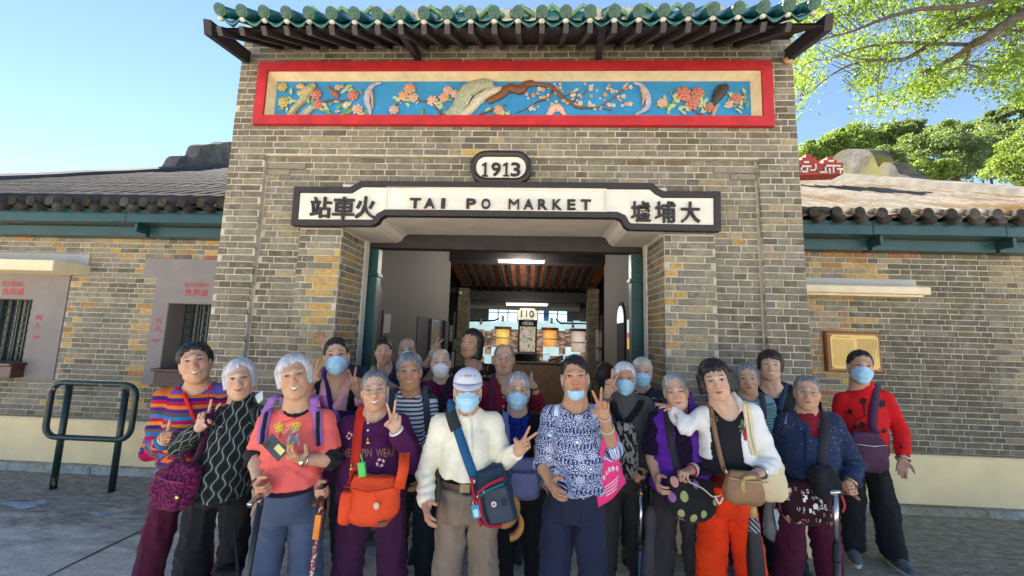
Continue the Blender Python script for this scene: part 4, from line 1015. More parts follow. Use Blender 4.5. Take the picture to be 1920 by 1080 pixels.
for k in range(rows):
 y = yF+2.5*k/rows; z = 3.30+math.tan(sl2)*(2.5*k/rows)
 tl.V.append(np.array([(-1.72, y, z+0.075), (1.62, y, z+0.075), (1.70, y+2.5/rows+0.04, z-0.016), (-1.80, y+2.5/rows+0.04, z-0.016), (-1.72, y, z+0.050), (1.62, y, z+0.050), (1.70, y+2.5/rows+0.04, z-0.045), (-1.80, y+2.5/rows+0.04, z-0.045)]))
 for f in ((0, 1, 2, 3), (7, 6, 5, 4), (4, 5, 1, 0), (6, 7, 3, 2)): tl.F.append(tuple(q+tl.n for q in f))
 tl.n += 8
tl.build('ceiling_tiles', TERRA, hall)
# far piers and end wall
HB = brick_mat('pier_brick', False)
def pier(x0, x1, y0, y1, z1, seed):
 J = MB(); C_ = []; rg = np.random.default_rng(seed); J.box(x0+0.004, x1-0.004, y0+0.006, y1, 0, z1); C_ += [(0.22, 0.2, 0.17, 1)]*8
 for (x, z, L) in courses(x0, x1, 0.0, z1, [], seed, 0.2, 0.095):
  V, Q = brick_shape(0.222 if L > 0.16 else 0.104, int(rg.integers(0, 6))); b0 = 0.222 if L > 0.16 else 0.104
  J.add(V*np.array((L/b0, 1, 1))+np.array((x, y0, z)), Q); c = pick(dict(tan=2, grey=3, light=2, red=0.7), rg)*0.8; C_ += [(*c, 1)]*len(V)
 put('brick_pier', np.concatenate(J.V), J.F, HB, hall, None, False, {'bcol': ('FLOAT_COLOR', C_)})
pier(-1.76, -1.50, 9.35, 9.7, 2.7, 1); pier(1.42, 1.68, 9.35, 9.7, 2.75, 2)
EWY = 10.2
def emit(name, col, st, var=0.0, sc=5.0):
 n = NT(name)
 if var: c = n.ramp(n.noise(sc, 3, n.n('ShaderNodeNewGeometry').outputs['Position']), [(0.3, tuple(k*(1-var) for k in col)), (0.7, col)])
 else: c = (*col, 1)
 if 'scroll' in name: ny = n.math('POWER', n.math('ABSOLUTE', n.sep(n.n('ShaderNodeNewGeometry').outputs['Normal'])[1]), 1.2); c = n.mix(ny, tuple(k*0.25 for k in col), c)  # round shading painted into the glow: dims towards the lantern's sides
 n.put(n.b.inputs['Emission Color'], c); n.b.inputs['Emission Strength'].default_value = st; n.base(tuple(k*0.5 for k in col)); n.rough(0.4); return n.m
def q10(px, py, Y=EWY): p_ = at(px, py, Y); return p_[0], p_[2]
DARKW = simple('end_wall_dark', (0.06, 0.055, 0.05), 0.8, 0.2, 5, 0.3, 40)
ew = MB(); wx0, wz1 = q10(916, 569); wx1, wz0 = q10(1064, 611)
for a, b, c, d in rect_minus(-2.3, 2.3, 0, 3.2, [(wx0, wx1, wz0, wz1)]): ew.box(a, b, EWY+0.06, EWY+0.2, c, d)
ew.build('end_wall', DARKW, hall)
MB().box(*[q10(894, 0)[0], q10(1092, 0)[0]], EWY-0.02, EWY+0.05, q10(960, 581)[1], q10(960, 566)[1]).build('pelmet', simple('pelmet_grey', (0.16, 0.16, 0.16), 0.7), hall)
# clerestory window: bright daylight behind panes
wn_ = MB().box(wx0, wx1, EWY+0.10, EWY+0.11, wz0, wz1).build('window', emit('window_daylight', (0.62, 0.82, 0.98), 0.32, 0.25, 4.0), hall)
m = MB()
for k in range(9): x = wx0+(wx1-wx0)*k/8; m.box(x-0.012, x+0.012, EWY+0.05, EWY+0.09, wz0, wz1)
m.box(wx0, wx1, EWY+0.05, EWY+0.09, wz0+0.30, wz0+0.32); m.box(wx0, wx1, EWY+0.05, EWY+0.09, wz0-0.02, wz0+0.01); m.build('glazing_bar', simple('bar_blue', (0.05, 0.12, 0.16), 0.5), wn_)
MB().box(q10(1031, 0)[0], q10(1040, 0)[0], EWY+0.045, EWY+0.085, wz0, wz1).build('blue_post', simple('blue_post', (0.03, 0.25, 0.5), 0.5), wn_)
# the lit history display
dp = empty('history_display', (0, EWY-0.2, 0.0), 'backlit exhibition wall of old railway photographs with lantern shaped text scrolls', 'display')
DY = EWY-0.12
cells_x = [868, 880, 893, 908, 921, 938, 955, 972]; cells_x2 = [1006, 1018, 1031, 1048, 1060, 1075, 1088, 1100, 1112]
PALE = [emit('display_pale_%d' % i, c, 0.19, 0.18, 3.0) for i, c in enumerate(((0.50, 0.72, 0.76), (0.58, 0.78, 0.80), (0.44, 0.66, 0.72)))]
def photo_mat():
 n = NT('display_photo'); g = n.n('ShaderNodeNewGeometry').outputs['Position']
 nz = n.noise(7, 5, n.scale(g, 1, 1, 2.2), 0.65)
 c = n.ramp(nz, [(0.30, (0.015, 0.012, 0.012)), (0.43, (0.10, 0.055, 0.035)), (0.52, (0.28, 0.16, 0.10)), (0.62, (0.42, 0.34, 0.27)), (0.75, (0.18, 0.22, 0.24))])
 n.put(n.b.inputs['Emission Color'], c); n.b.inputs['Emission Strength'].default_value = 0.19; n.base((0.1, 0.08, 0.07)); return n.m
PHOTO = photo_mat()
for ci, cells in enumerate((cells_x, cells_x2)):
 for i in range(len(cells)-1):
  rowsy = [601, 621, 628, 640, 646, 664, 690] if i % 2 else [603, 618, 631, 643, 650, 668, 690]
  for k in range(len(rowsy)-1):
   x0, z1 = q10(cells[i]+0.4, rowsy[k]+0.3, DY); x1, z0 = q10(cells[i+1]-0.4, rowsy[k+1]-0.3, DY)
   if x1-x0 < 0.01: continue
   pale = k in (0,) or (k == 4 and i % 3) or (k == 5 and i % 2)
   MB().box(x0, x1, DY+0.01*((i+k) % 3), DY+0.06, z0, z1).build('panel', PALE[(i*3+k) % 3] if pale else PHOTO, dp)
def rbox(px0, py0, px1, py1, y0, y1, name, mat, parent=dp):
 a, d = q10(px0, py0, y0); b, c = q10(px1, py1, y0); return MB().bbox(a, b, y0, y1, c, d, 0.004).build(name, mat, parent)
rbox(972, 599, 1006, 664, DY-0.02, DY+0.05, 'map_frame', BLACKF)
def map_mat():
 n = NT('map_print'); g = n.n('ShaderNodeNewGeometry').outputs['Position']; nz = n.noise(14, 5, g, 0.7)
 c = n.ramp(nz, [(0.40, (0.03, 0.025, 0.02)), (0.47, (0.42, 0.36, 0.26)), (0.6, (0.62, 0.55, 0.42))]); n.put(n.b.inputs['Emission Color'], c); n.b.inputs['Emission Strength'].default_value = 0.12; n.base((0.3, 0.27, 0.2)); return n.m
rbox(975, 612, 1003, 660, DY-0.028, DY-0.015, 'map_sheet', map_mat())
a = q10(979, 603, DY-0.03); b = q10(1000, 610, DY-0.03)
V, F = text_geo('大埔火車站', a[0], b[0], b[1], a[1], DY-0.0305, 0, 0.01); put('map_title', V, F, emit('title_pale', (0.6, 0.55, 0.42), 0.13), dp, None, False)
# lantern scrolls
for px, top, bot, c1, capc in ((943, 616, 648, (0.85, 0.52, 0.12), (0.16, 0.08, 0.05)), (1031, 618, 650, (0.90, 0.42, 0.10), (0.25, 0.03, 0.03)), (1084, 620, 660, (0.62, 0.48, 0.40), (0.10, 0.075, 0.06))):
 t = empty('scroll_lantern', (q10(px, bot, DY)[0], DY-0.1, q10(px, bot, DY)[1]), None, None); t.parent = dp; t.location = LOC[t.name]-LOC[dp.name]
 y_ = DY-0.10; xc, z1 = q10(px, top, y_); _, z0 = q10(px, bot, y_); r = abs(q10(px+13, top, y_)[0]-xc); 
 m = MB(); m.tube([(xc, y_, z1-0.02), (xc, y_, z1+0.05), ], r*1.25, 18); m.build('cap', simple('scroll_cap_%d' % px, capc, 0.5), t, False)
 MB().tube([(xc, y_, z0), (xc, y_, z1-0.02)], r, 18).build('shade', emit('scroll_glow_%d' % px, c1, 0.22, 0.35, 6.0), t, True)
 zz = z0+(z1-z0)*0.42; MB().tube([(xc, y_, zz), (xc, y_, zz+0.03)], r*1.02, 18).build('band', simple('scroll_band', (0.7, 0.62, 0.5), 0.6), t, True)
# black rail of spot lamps over the display
rlm = MB()
rlm.tube([q3 for q3 in [np.array((q10(868, 602)[0], DY-0.35, q10(868, 602, DY-0.35)[1])), np.array((q10(930, 602)[0], DY-0.35, q10(930, 601, DY-0.35)[1])), np.array((q10(938, 602)[0], DY-0.35, q10(938, 597, DY-0.35)[1]))]], 0.022, 8)
rlm.tube([np.array((q10(1040, 602)[0], DY-0.35, q10(1040, 598, DY-0.35)[1])), np.array((q10(1048, 602)[0], DY-0.35, q10(1048, 606, DY-0.35)[1])), np.array((q10(1106, 602)[0], DY-0.35, q10(1106, 607, DY-0.35)[1])), np.array((q10(1108, 602)[0], DY-0.35, q10(1108, 660, DY-0.35)[1]))], 0.022, 8)
rlm.build('lamp_rail', BLACKF, dp, True)
for px, py in ((902, 603), (943, 597), (1034, 601), (1074, 609)):
 p_ = at(px, py, DY-0.38); MB().tube([p_+np.array((0, 0, 0.06)), p_-np.array((0, 0.02, 0.07))], 0.035, 10).build('spot_lamp', simple('lamp_grey', (0.35, 0.34, 0.32), 0.4), dp, True)
# anniversary sign
an = empty('anniversary_sign', (q10(989, 600, 9.6)[0], 9.6, q10(989, 600, 9.6)[1]), 'cream octagonal sign reading 110 hanging above the map panel', 'sign')
a0, b1 = q10(970.5, 577.5, 9.6); a1, b0 = q10(1007.5, 599.5, 9.6); c_ = 0.07
oct_ = [(a0, b0+c_), (a0+c_*0.6, b0+c_*0.8), (a0+c_, b0), (a1-c_, b0), (a1-c_*0.6, b0+c_*0.8), (a1, b0+c_), (a1, b1-c_), (a1-c_*0.6, b1-c_*0.8), (a1-c_, b1), (a0+c_, b1), (a0+c_*0.6, b1-c_*0.8), (a0, b1-c_)]
MB().prism(oct_, 9.6, 9.66).build('board', simple('sign_cream', (0.62, 0.58, 0.46), 0.6), an)
x0, z1 = q10(977, 581.5, 9.59); x1, z0 = q10(1001, 595, 9.59)
V, F = text_geo('110', x0, x1, z0, z1, 9.585, 0.015, 0.03); put('numeral', V, F, LETTER, an, None, False)
MB().box((a0+a1)/2-0.015, (a0+a1)/2+0.015, 9.62, 9.65, b1, b1+0.10).build('hanger', BLACKF, an); MB().box((a0+a1)/2-0.07, (a0+a1)/2+0.07, 9.61, 9.66, b0-0.06, b0+0.01).build('bracket', BLACKF, an)
# tube lights
TUBE = emit('tube_light_glow', (1.0, 0.97, 0.88), 1.2)
for (ax, ay, bx, by, Y) in ((935, 490.5, 1020, 491.5, 7.0), (950, 571, 1026, 572, 9.3)):
 A_, B_ = at(ax, ay, Y), at(bx, by, Y); t = empty('tube_light', (A_+B_)/2, 'lit fluorescent tube under the near beam' if Y < 8 else 'lit fluorescent tube in front of the far bright window', 'light', 'fluorescent tubes in the hall')
 MB().tube([A_, B_], 0.020, 8).build('tube', TUBE, t, True); MB().box(A_[0]-0.03, B_[0]+0.03, Y-0.03, Y+0.03, (A_[2]+B_[2])/2+0.025, (A_[2]+B_[2])/2+0.055).build('batten', simple('batten_white', (0.7, 0.7, 0.68), 0.5), t)
 ld = bpy.data.lights.new('tube_light_lamp', 'POINT'); ld.shadow_soft_size = 0.08; ld.energy = 15 if Y < 8 else 1.0; ld.color = (1, 0.95, 0.86)
 lo_ = bpy.data.objects.new('tube_light_lamp', ld); COL.objects.link(lo_); lo_.location = (A_+B_)/2-np.array((0, 0, 0.12))
# counter, television, model sleepers
ct = empty('counter', (0.25, 8.6, 0), 'brown wooden counter with a black screen before the lit display', 'counter')
MB().bbox(-0.5, 1.0, 8.5, 9.0, 0.03, 0.98, 0.01).build('body', simple('counter_wood', (0.20, 0.115, 0.06), 0.5, 0.15, 8, 0.1, 40), ct)
MB().bbox(-0.52, 1.02, 8.47, 9.02, 0.985, 1.02, 0.004).build('top', simple('counter_top', (0.13, 0.115, 0.10), 0.4), ct)
tv = empty('television', (0.0, 8.6, 1.02), 'black flat screen standing on the wooden counter', 'television')
rb = lambda px0, py0, px1, py1, Y: (at(px0, py1, Y), at(px1, py0, Y))
p0, p1 = rb(962, 662, 1012, 690, 8.55); MB().bbox(p0[0], p1[0], 8.55, 8.62, p0[2], p1[2], 0.01).build('bezel', simple('tv_grey', (0.12, 0.11, 0.10), 0.4), tv); MB().box(p0[0]+0.04, p1[0]-0.06, 8.542, 8.551, p0[2]+0.04, p1[2]-0.03).build('screen', simple('tv_black', (0.005, 0.005, 0.006), 0.08), tv)
slp = empty('timber_stack', (0.75, 8.7, 1.02), 'red brown sleepers stacked beside the black screen', 'timber')
m_ = simple('sleeper_red', (0.20, 0.075, 0.05), 0.7, 0.2, 12)
for k, (px0, py0, px1, py1) in enumerate(((1030, 683, 1056, 672), (1032, 688, 1057, 680), (1028, 676, 1056, 668), (1034, 690, 1050, 668))):
 A_, B_ = at(px0, py0, 8.6+0.05*k), at(px1, py1, 8.6+0.05*k); MB().tube([A_, B_], 0.03, 4).build('sleeper', m_, slp)
# steel gate posts on both sides
def gate_post(px_top, px_bot, w, sgn):
 x = -1.60 if sgn < 0 else 1.045; y = TY+DEP+0.10
 g = empty('gate_post', (x, y, 0.03), 'dark green riveted steel post at the left side of the gateway' if sgn < 0 else 'dark green riveted steel post at the right side of the gateway', 'post', 'steel posts of the gateway')
 MB().bbox(x-0.055, x+0.055, y-0.05, y+0.05, 0.03, 2.46, 0.006).build('column', GREENS, g)
 MB().box(x+sgn*0.055, x+sgn*0.10, y-0.03, y+0.03, 0.03, 2.46).build('flange', GREENP, g)
 for z in (2.14, 1.12): 
  MB().bbox(x-0.075, x+0.075, y-0.075, y+0.05, z, z+0.03, 0.004).build('bracket', GREENS, g)
  m = MB(); m.prism([(x+sgn*0.02, z), (x+sgn*0.10, z), (x+sgn*0.10, z-0.28), (x+sgn*0.075, z-0.20), (x+sgn*0.05, z-0.08)], y-0.06, y-0.03); m.build('bracket', GREENP, g)
 for z in (2.33, 2.25, 1.32, 1.22): MB().sphere((x, y-0.052, z), (0.018, 0.012, 0.018), 10, 6).build('rivet', GREENS, g, True)
gate_post(693, 672, 20, -1); gate_post(1197, 1200, 20, 1)
# things on the hall walls
def wall_x(y, L_): t = (y-yN)/(yF-yN); return Lx0+(Lx1-Lx0)*t if L_ else Rx0+(Rx1-Rx0)*t
def on_wall(name, label, cat, y0, y1, z0, z1, th, L_, mat, arch=False):
 x0, x1 = wall_x(y0, L_), wall_x(y1, L_); s_ = 1 if L_ else -1; m = MB(); 
 prof = [(0, z0), (1, z0), (1, z1), (0, z1)]
 if arch: prof = [(0, z0), (1, z0)]+[(0.5+0.5*math.cos(R(a)), z1+(y1-y0)*0.5*math.sin(R(a))*arch) for a in range(0, 181, 15)]
 V = []
 for dx in (th, -0.02):
  for t, z in prof: V.append((x0+(x1-x0)*t+s_*dx, y0+(y1-y0)*t, z))
 k = len(prof); F = [tuple(range(k)), tuple(range(2*k-1, k-1, -1))]+[(i, k+i, k+(i+1) % k, (i+1) % k) for i in range(k)]
 m.add(V, F); return m.build(name, mat, None, False, (x0, (y0+y1)/2, z0), label=label, cat=cat)
on_wall('arched_door', 'dark red arched door in the left hall wall beside the green post', 'door', 3.80, 4.22, 0.03, 1.95, 0.05, True, DARKB, 0.9)
nf = on_wall('framed_notice', 'pale framed notice on the left hall wall next to the arched door', 'notice', 4.33, 4.56, 1.53, 1.83, 0.025, True, simple('notice_frame', (0.10, 0.05, 0.035), 0.5))
nl = on_wall('notice_sheet', None, None, 4.355, 4.535, 1.57, 1.79, 0.028, True, simple('notice_paper', (0.36, 0.36, 0.35), 0.5)); nl.parent = nf; nl.location = nl.location-nf.location
nw = on_wall('hall_window', 'dark recessed window in the left hall wall', 'window', 5.55, 7.0, 1.10, 1.82, 0.012, True, simple('niche_dark', (0.045, 0.043, 0.043), 0.6))
nl = on_wall('pane', None, None, 6.1, 6.75, 1.16, 1.80, 0.05, True, simple('pane_grey', (0.075, 0.078, 0.085), 0.25)); nl.parent = nw; nl.location = nl.location-nw.location
nl = on_wall('shutter', None, None, 6.75, 6.98, 1.10, 1.80, 0.10, True, simple('shutter_dark', (0.02, 0.02, 0.02), 0.6)); nl.parent = nw; nl.location = nl.location-nw.location
ad = on_wall('arched_doorway', 'dark arched doorway with white fanlight in the right hall wall', 'door', 5.15, 5.75, 0.03, 1.84, 0.02, False, simple('doorway_dark', (0.008, 0.008, 0.008), 0.8), 0.85)
fl_ = on_wall('fanlight', None, None, 5.20, 5.70, 1.80, 1.84, 0.026, False, emit('fanlight_glow', (0.75, 0.8, 0.85), 0.17), 0.80); fl_.parent = ad; fl_.location = fl_.location-ad.location
po = on_wall('ticket_booth_board', 'dark gabled board with a lit poster on the right hall wall', 'board', 4.35, 4.95, 1.30, 2.05, 0.03, False, simple('board_dark', (0.012, 0.010, 0.010), 0.6), 0.9)
ps = on_wall('poster_sky', None, None, 4.45, 4.88, 1.66, 1.82, 0.036, False, emit('poster_pale', (0.62, 0.72, 0.76), 0.14)); ps.parent = po; ps.location = ps.location-po.location
ps = on_wall('poster_band', None, None, 4.45, 4.88, 1.60, 1.658, 0.036, False, emit('poster_red', (0.42, 0.09, 0.05), 0.16)); ps.parent = po; ps.location = ps.location-po.location
ps = on_wall('poster_base', None, None, 4.45, 4.88, 1.46, 1.598, 0.036, False, emit('poster_orange', (0.80, 0.34, 0.08), 0.16)); ps.parent = po; ps.location = ps.location-po.location
# leaflet rack beside the right pier and the dark oval chair backs
lr = empty('leaflet_rack', (1.40, 7.4, 0.03), 'upright leaflet rack of pale panels by the right hall wall', 'rack')
for k, (px, py0, py1) in enumerate(((1118, 618, 650), (1124, 622, 652), (1118, 655, 676), (1123, 658, 680))):
 p0, p1 = at(px, py1, 7.3), at(px+5, py0, 7.3); MB().box(p0[0], p1[0], 7.3, 7.34, p0[2], p1[2]).build('leaflet', simple('leaflet_%d' % (k % 2), ((0.42, 0.42, 0.42), (0.45, 0.25, 0.14))[k % 2], 0.5), lr)
MB().box(1.36, 1.39, 7.34, 7.38, 0.03, 2.0).build('upright', BLACKF, lr)
for x, y, l in ((1.02, 5.2, 'dark chair with oval back further inside the hall'), (1.18, 4.6, 'dark chair with oval back nearest the right gate post')):
 c = empty('hall_chair', (x, y, 0.03), l, 'chair', 'oval backed chairs along the right hall wall'); cm = simple('chair_dark', (0.12, 0.10, 0.075), 0.4)
 m = MB(); m.tube([(x, y, 1.10), (x, y+0.05, 1.10)], 0.13, 18); Vc = np.concatenate(m.V); Vc[:,2] = 1.10+(Vc[:,2]-1.10)*1.3; MB().add(Vc, m.F).build('backrest', cm, c, True)
 MB().bbox(x-0.2, x+0.2, y-0.4, y, 0.46, 0.52, 0.01).build('seat', cm, c)
 for sx in (-1, 1):
  MB().tube([(x+sx*0.17, y+0.02, 0.03), (x+sx*0.17, y+0.03, 1.0)], 0.016, 8).build('leg', cm, c, True); MB().tube([(x+sx*0.17, y-0.37, 0.03), (x+sx*0.17, y-0.37, 0.46)], 0.016, 8).build('leg', cm, c, True)
# camera on the left pier
sc_ = at(863, 549, 9.2); MB().sphere(sc_, (0.05, 0.05, 0.04), 10, 6).build('security_camera', simple('white_plastic', (0.7, 0.7, 0.68), 0.4), None, True, label='small white security camera on the left far pier', cat='camera')
# leaflet boards on the left far end
lb = empty('display_board', (-1.45, 7.6, 0.03), 'narrow standing board with dark leaflets at the end of the left hall wall', 'board')
for k, (px, py0, py1) in enumerate(((842, 610, 640), (848, 636, 656), (845, 660, 690))):
 p0, p1 = at(px, py1, 7.5), at(px+6, py0, 7.5); MB().box(p0[0], p1[0], 7.5, 7.54, p0[2], p1[2]).build('leaflet', simple('dark_leaflet_%d' % k, ((0.20, 0.24, 0.22), (0.10, 0.10, 0.10), (0.30, 0.30, 0.29))[k], 0.5), lb)
MB().box(-1.50, -1.47, 7.54, 7.58, 0.03, 2.0).build('upright', BLACKF, lb)
# ================================================================== trees and hill
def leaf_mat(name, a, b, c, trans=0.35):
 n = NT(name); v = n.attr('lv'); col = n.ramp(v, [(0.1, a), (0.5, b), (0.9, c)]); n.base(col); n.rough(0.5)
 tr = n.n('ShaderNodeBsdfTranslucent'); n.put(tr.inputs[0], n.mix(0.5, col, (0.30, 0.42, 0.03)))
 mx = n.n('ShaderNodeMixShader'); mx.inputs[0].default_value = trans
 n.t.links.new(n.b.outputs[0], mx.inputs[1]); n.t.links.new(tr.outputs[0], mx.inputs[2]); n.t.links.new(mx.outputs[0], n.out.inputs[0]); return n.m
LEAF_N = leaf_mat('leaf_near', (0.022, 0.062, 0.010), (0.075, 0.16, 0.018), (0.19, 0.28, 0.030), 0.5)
LEAF_F = [leaf_mat('leaf_far_%d' % i, a, b, c, 0.48) for i, (a, b, c) in enumerate((((0.045, 0.08, 0.04), (0.11, 0.17, 0.075), (0.20, 0.26, 0.12)), ((0.05, 0.09, 0.02), (0.15, 0.23, 0.05), (0.27, 0.35, 0.09)), ((0.045, 0.078, 0.05), (0.085, 0.135, 0.08), (0.14, 0.20, 0.115))))]  # distance haze painted into the paler, bluer leaf sets
BARK = simple('bark', (0.085, 0.065, 0.05), 0.9, 0.3, 9, 0.6, 40)
def leaves(C, size, rg, aspect=0.5):
 """one small folded leaf (2 quads) per centre"""
 n = len(C); a = rg.standard_normal((n, 3)); a /= np.linalg.norm(a, axis=1)[:,None]
 b = np.cross(a, rg.standard_normal((n, 3))); b /= np.linalg.norm(b, axis=1)[:,None]; nn = np.cross(a, b)
 s_ = size*(0.6+0.8*rg.random(n))[:,None]; w = s_*aspect
 V = np.stack([C-a*s_, C+b*w-nn*w*0.2, C+a*s_, C-b*w-nn*w*0.2], 1).reshape(-1, 3)
 return V, np.arange(4*n).reshape(n, 4)
def crown_obj(name, C, size, mat, parent, rg, tone=None, aspect=0.5):
 V, Q = leaves(C, size, rg, aspect); lv = np.clip((tone if tone is not None else 0.5)+0.22*rg.standard_normal(len(C)), 0, 1)
 return put(name, V, Q, mat, parent, None, False, {'lv': ('FLOAT', np.repeat(lv, 4))})
# the tree leaning over the right wing
TYr = 9.0
tn = empty('overhanging_tree', (17.0, TYr+1.5, 0), 'large leafy tree whose boughs hang over the right wing roof', 'tree')
def BP(px, py, dy=0.0): return at(px, py, TYr+dy)
bm = MB(); tw = []
main = [([(2150, -160), (2040, -60), (1920, 22), (1882, 48), (1850, 70), (1822, 84), (1790, 108), (1762, 122), (1725, 137)], [0.22, 0.20, 0.17, 0.15, 0.13, 0.11, 0.075, 0.055, 0.025], 0),
  ([(2120, -60), (2000, 0), (1920, 17), (1850, 27), (1790, 50), (1745, 82), (1710, 104), (1690, 112), (1650, 112), (1600, 120), (1560, 140), (1520, 172), (1500, 181)], [0.18, 0.15, 0.13, 0.12, 0.10, 0.085, 0.07, 0.06, 0.045, 0.035, 0.025, 0.016, 0.01], 0.5),
  ([(2060, -90), (1960, -25), (1858, 2), (1800, 13), (1720, 18), (1650, 38), (1600, 58), (1550, 72), (1520, 84), (1500, 88)], [0.10, 0.09, 0.075, 0.065, 0.055, 0.045, 0.032, 0.022, 0.016, 0.01], -0.4),
  ([(1822, 84), (1760, 82), (1690, 80), (1640, 84), (1590, 98), (1555, 112)], [0.06, 0.05, 0.04, 0.035, 0.022, 0.01], 0.2),
  ([(2050, 40), (1920, 56), (1870, 56), (1830, 52)], [0.06, 0.05, 0.035, 0.02], 0.6),
  ([(1690, 112), (1660, 118), (1620, 126), (1580, 150)], [0.03, 0.022, 0.014, 0.008], 0.9),
  ([(1818, 95), (1805, 120), (1785, 130)], [0.05, 0.03, 0.012], 0.1), ([(1650, 112), (1600, 108), (1550, 86), (1526, 76)], [0.02, 0.016, 0.01, 0.007], -0.8)]
limbs = []
for pts, rad, dy in main:
 P = catmull_([BP(*q, dy+0.25*math.sin(i*1.3)) for i, q in enumerate(pts)], 6); rr_ = np.interp(np.linspace(0, 1, len(P)), np.linspace(0, 1, len(rad)), rad)
 MB().tube(P, [r*0.80*(1+0.07*math.sin(i*2.4)) for i, r in enumerate(rr_)], 8).build('limb', BARK, tn, True); limbs += [(p, r) for p, r in zip(P, rr_)]
MB().tube([(17.0, TYr+1.5, -0.1), (16.9, TYr+1.4, 2.5), (16.6, TYr+1.0, 6.5), at(2150, -160, TYr)], [0.42, 0.34, 0.30, 0.22], 14).build('trunk', BARK, tn, True)
rg = np.random.default_rng(21)
low_x = [1480, 1500, 1520, 1548, 1580, 1605, 1625, 1650, 1690, 1722, 1745, 1780, 1820, 1860, 1890, 1920, 1990]
low_y = [196, 205, 172, 150, 128, 170, 195, 226, 236, 222, 186, 168, 152, 178, 190, 186, 200]
LPN = np.array([p for p, r in limbs]); Cs, tone = [], []
twm = MB(); ntw = 0
while len(Cs) < 740:
 px, py = rg.uniform(1478, 2000), rg.uniform(-70, 240)
 lim = np.interp(px, low_x, low_y)
 if py > lim: continue
 hole = math.sin(px*0.043+1.1)+math.sin(py*0.06+px*0.017)+0.6*math.sin(px*0.11-py*0.09)
 dens = 0.62+0.42*hole
 if py < 60 and px < 1700: dens += 0.35
 if 1590 < px < 1660 and 30 < py < 75: dens -= 0.6
 if py > 120 and (1540 < px < 1600): dens -= 0.5
 if 1760 < px < 1900 and 60 < py < 100: dens -= 0.3
 if rg.random() > dens: continue
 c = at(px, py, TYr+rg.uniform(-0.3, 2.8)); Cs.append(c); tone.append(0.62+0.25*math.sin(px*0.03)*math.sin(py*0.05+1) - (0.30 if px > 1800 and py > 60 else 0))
Cs = np.array(Cs); tone = np.array(tone)
# a twig to every other clump
for c in Cs[::2]:
 k = np.argmin(np.linalg.norm(LPN-c, axis=1)); a = LPN[k]
 if np.linalg.norm(a-c) < 1.6: m_ = (a+c)/2+np.array((0, 0, 0.06)); twm.tube([a, m_, c], [0.012, 0.008, 0.004], 4, False)
twm.build('twig', BARK, tn, True, kind='stuff')
per = 36
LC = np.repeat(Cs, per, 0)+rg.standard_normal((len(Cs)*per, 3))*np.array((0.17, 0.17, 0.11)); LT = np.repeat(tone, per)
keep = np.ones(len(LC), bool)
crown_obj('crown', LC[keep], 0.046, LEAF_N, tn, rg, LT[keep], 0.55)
# hill and the trees on it
hm = MB(); V = []; nx, ny = 30, 10
for k in range(ny+1):
 for i in range(nx+1):
  x = -60+170*i/nx; y = 24+60*k/ny; V.append((x, y, -0.5+max(0, (y-24))*0.16*(1/(1+math.exp(-(x-6)/4)))+0.4*math.sin(x*0.3)*math.sin(y*0.2)))
hm.add(V, [(k*(nx+1)+i, k*(nx+1)+i+1, (k+1)*(nx+1)+i+1, (k+1)*(nx+1)+i) for k in range(ny) for i in range(nx)])
hm.build('hill', simple('hill_green', (0.05, 0.08, 0.025), 0.9, 0.3, 0.6), None, True, (20, 50, 0), kind='structure')
def far_tree(px, py, wpx, hpx, Y, kind, label, sd):
 """crown centred on the image point at distance Y"""
 rg = np.random.default_rng(sd); c = at(px, py, Y); sx = wpx/FPX*Y/2; sz = hpx/FPX*Y/2; sy = sx*0.8
 t = empty('hill_tree', (c[0], c[1], 0), label, 'tree', 'trees beyond the right roof')
 zt = c[2]-sz; MB().tube([(c[0], c[1], 0.5), (c[0]+0.1*sx, c[1], zt*0.6), (c[0], c[1], c[2])], [0.03*sz+0.12, 0.10+0.02*sz, 0.05], 8).build('trunk', BARK, t, True)
 for k in range(5):
  a = k*1.26+sd; MB().tube([(c[0], c[1], zt+0.3*sz), (c[0]+sx*0.55*math.cos(a), c[1]+sy*0.5*math.sin(a), c[2]+0.35*sz*math.sin(k*2.0))], [0.07, 0.02], 5).build('limb', BARK, t, True)
 nb = 46; ctr = rg.standard_normal((nb, 3)); ctr /= np.linalg.norm(ctr, axis=1)[:,None]; ctr *= (0.45+0.55*rg.random(nb)**0.5)[:,None]
 ctr = ctr*np.array((sx, sy, sz))*0.86; br = (0.16+0.14*rg.random(nb))*min(sx, sz)*1.15
 per_ = 190; u = rg.standard_normal((nb*per_, 3)); u /= np.linalg.norm(u, axis=1)[:,None]; rad = (0.65+0.4*rg.random(nb*per_))
 P = np.repeat(ctr, per_, 0)+u*rad[:,None]*np.repeat(br, per_)[:,None]*np.array((1.15, 1.15, 0.8))
 tn_ = np.repeat(0.35+0.3*rg.random(nb), per_)+0.22*u[:,2]*0
 lo = P[:,2] > -sz*1.1
 crown_obj('crown', c+P[lo], 0.0031*Y, LEAF_F[kind], t, rg, tn_[lo], 0.6)
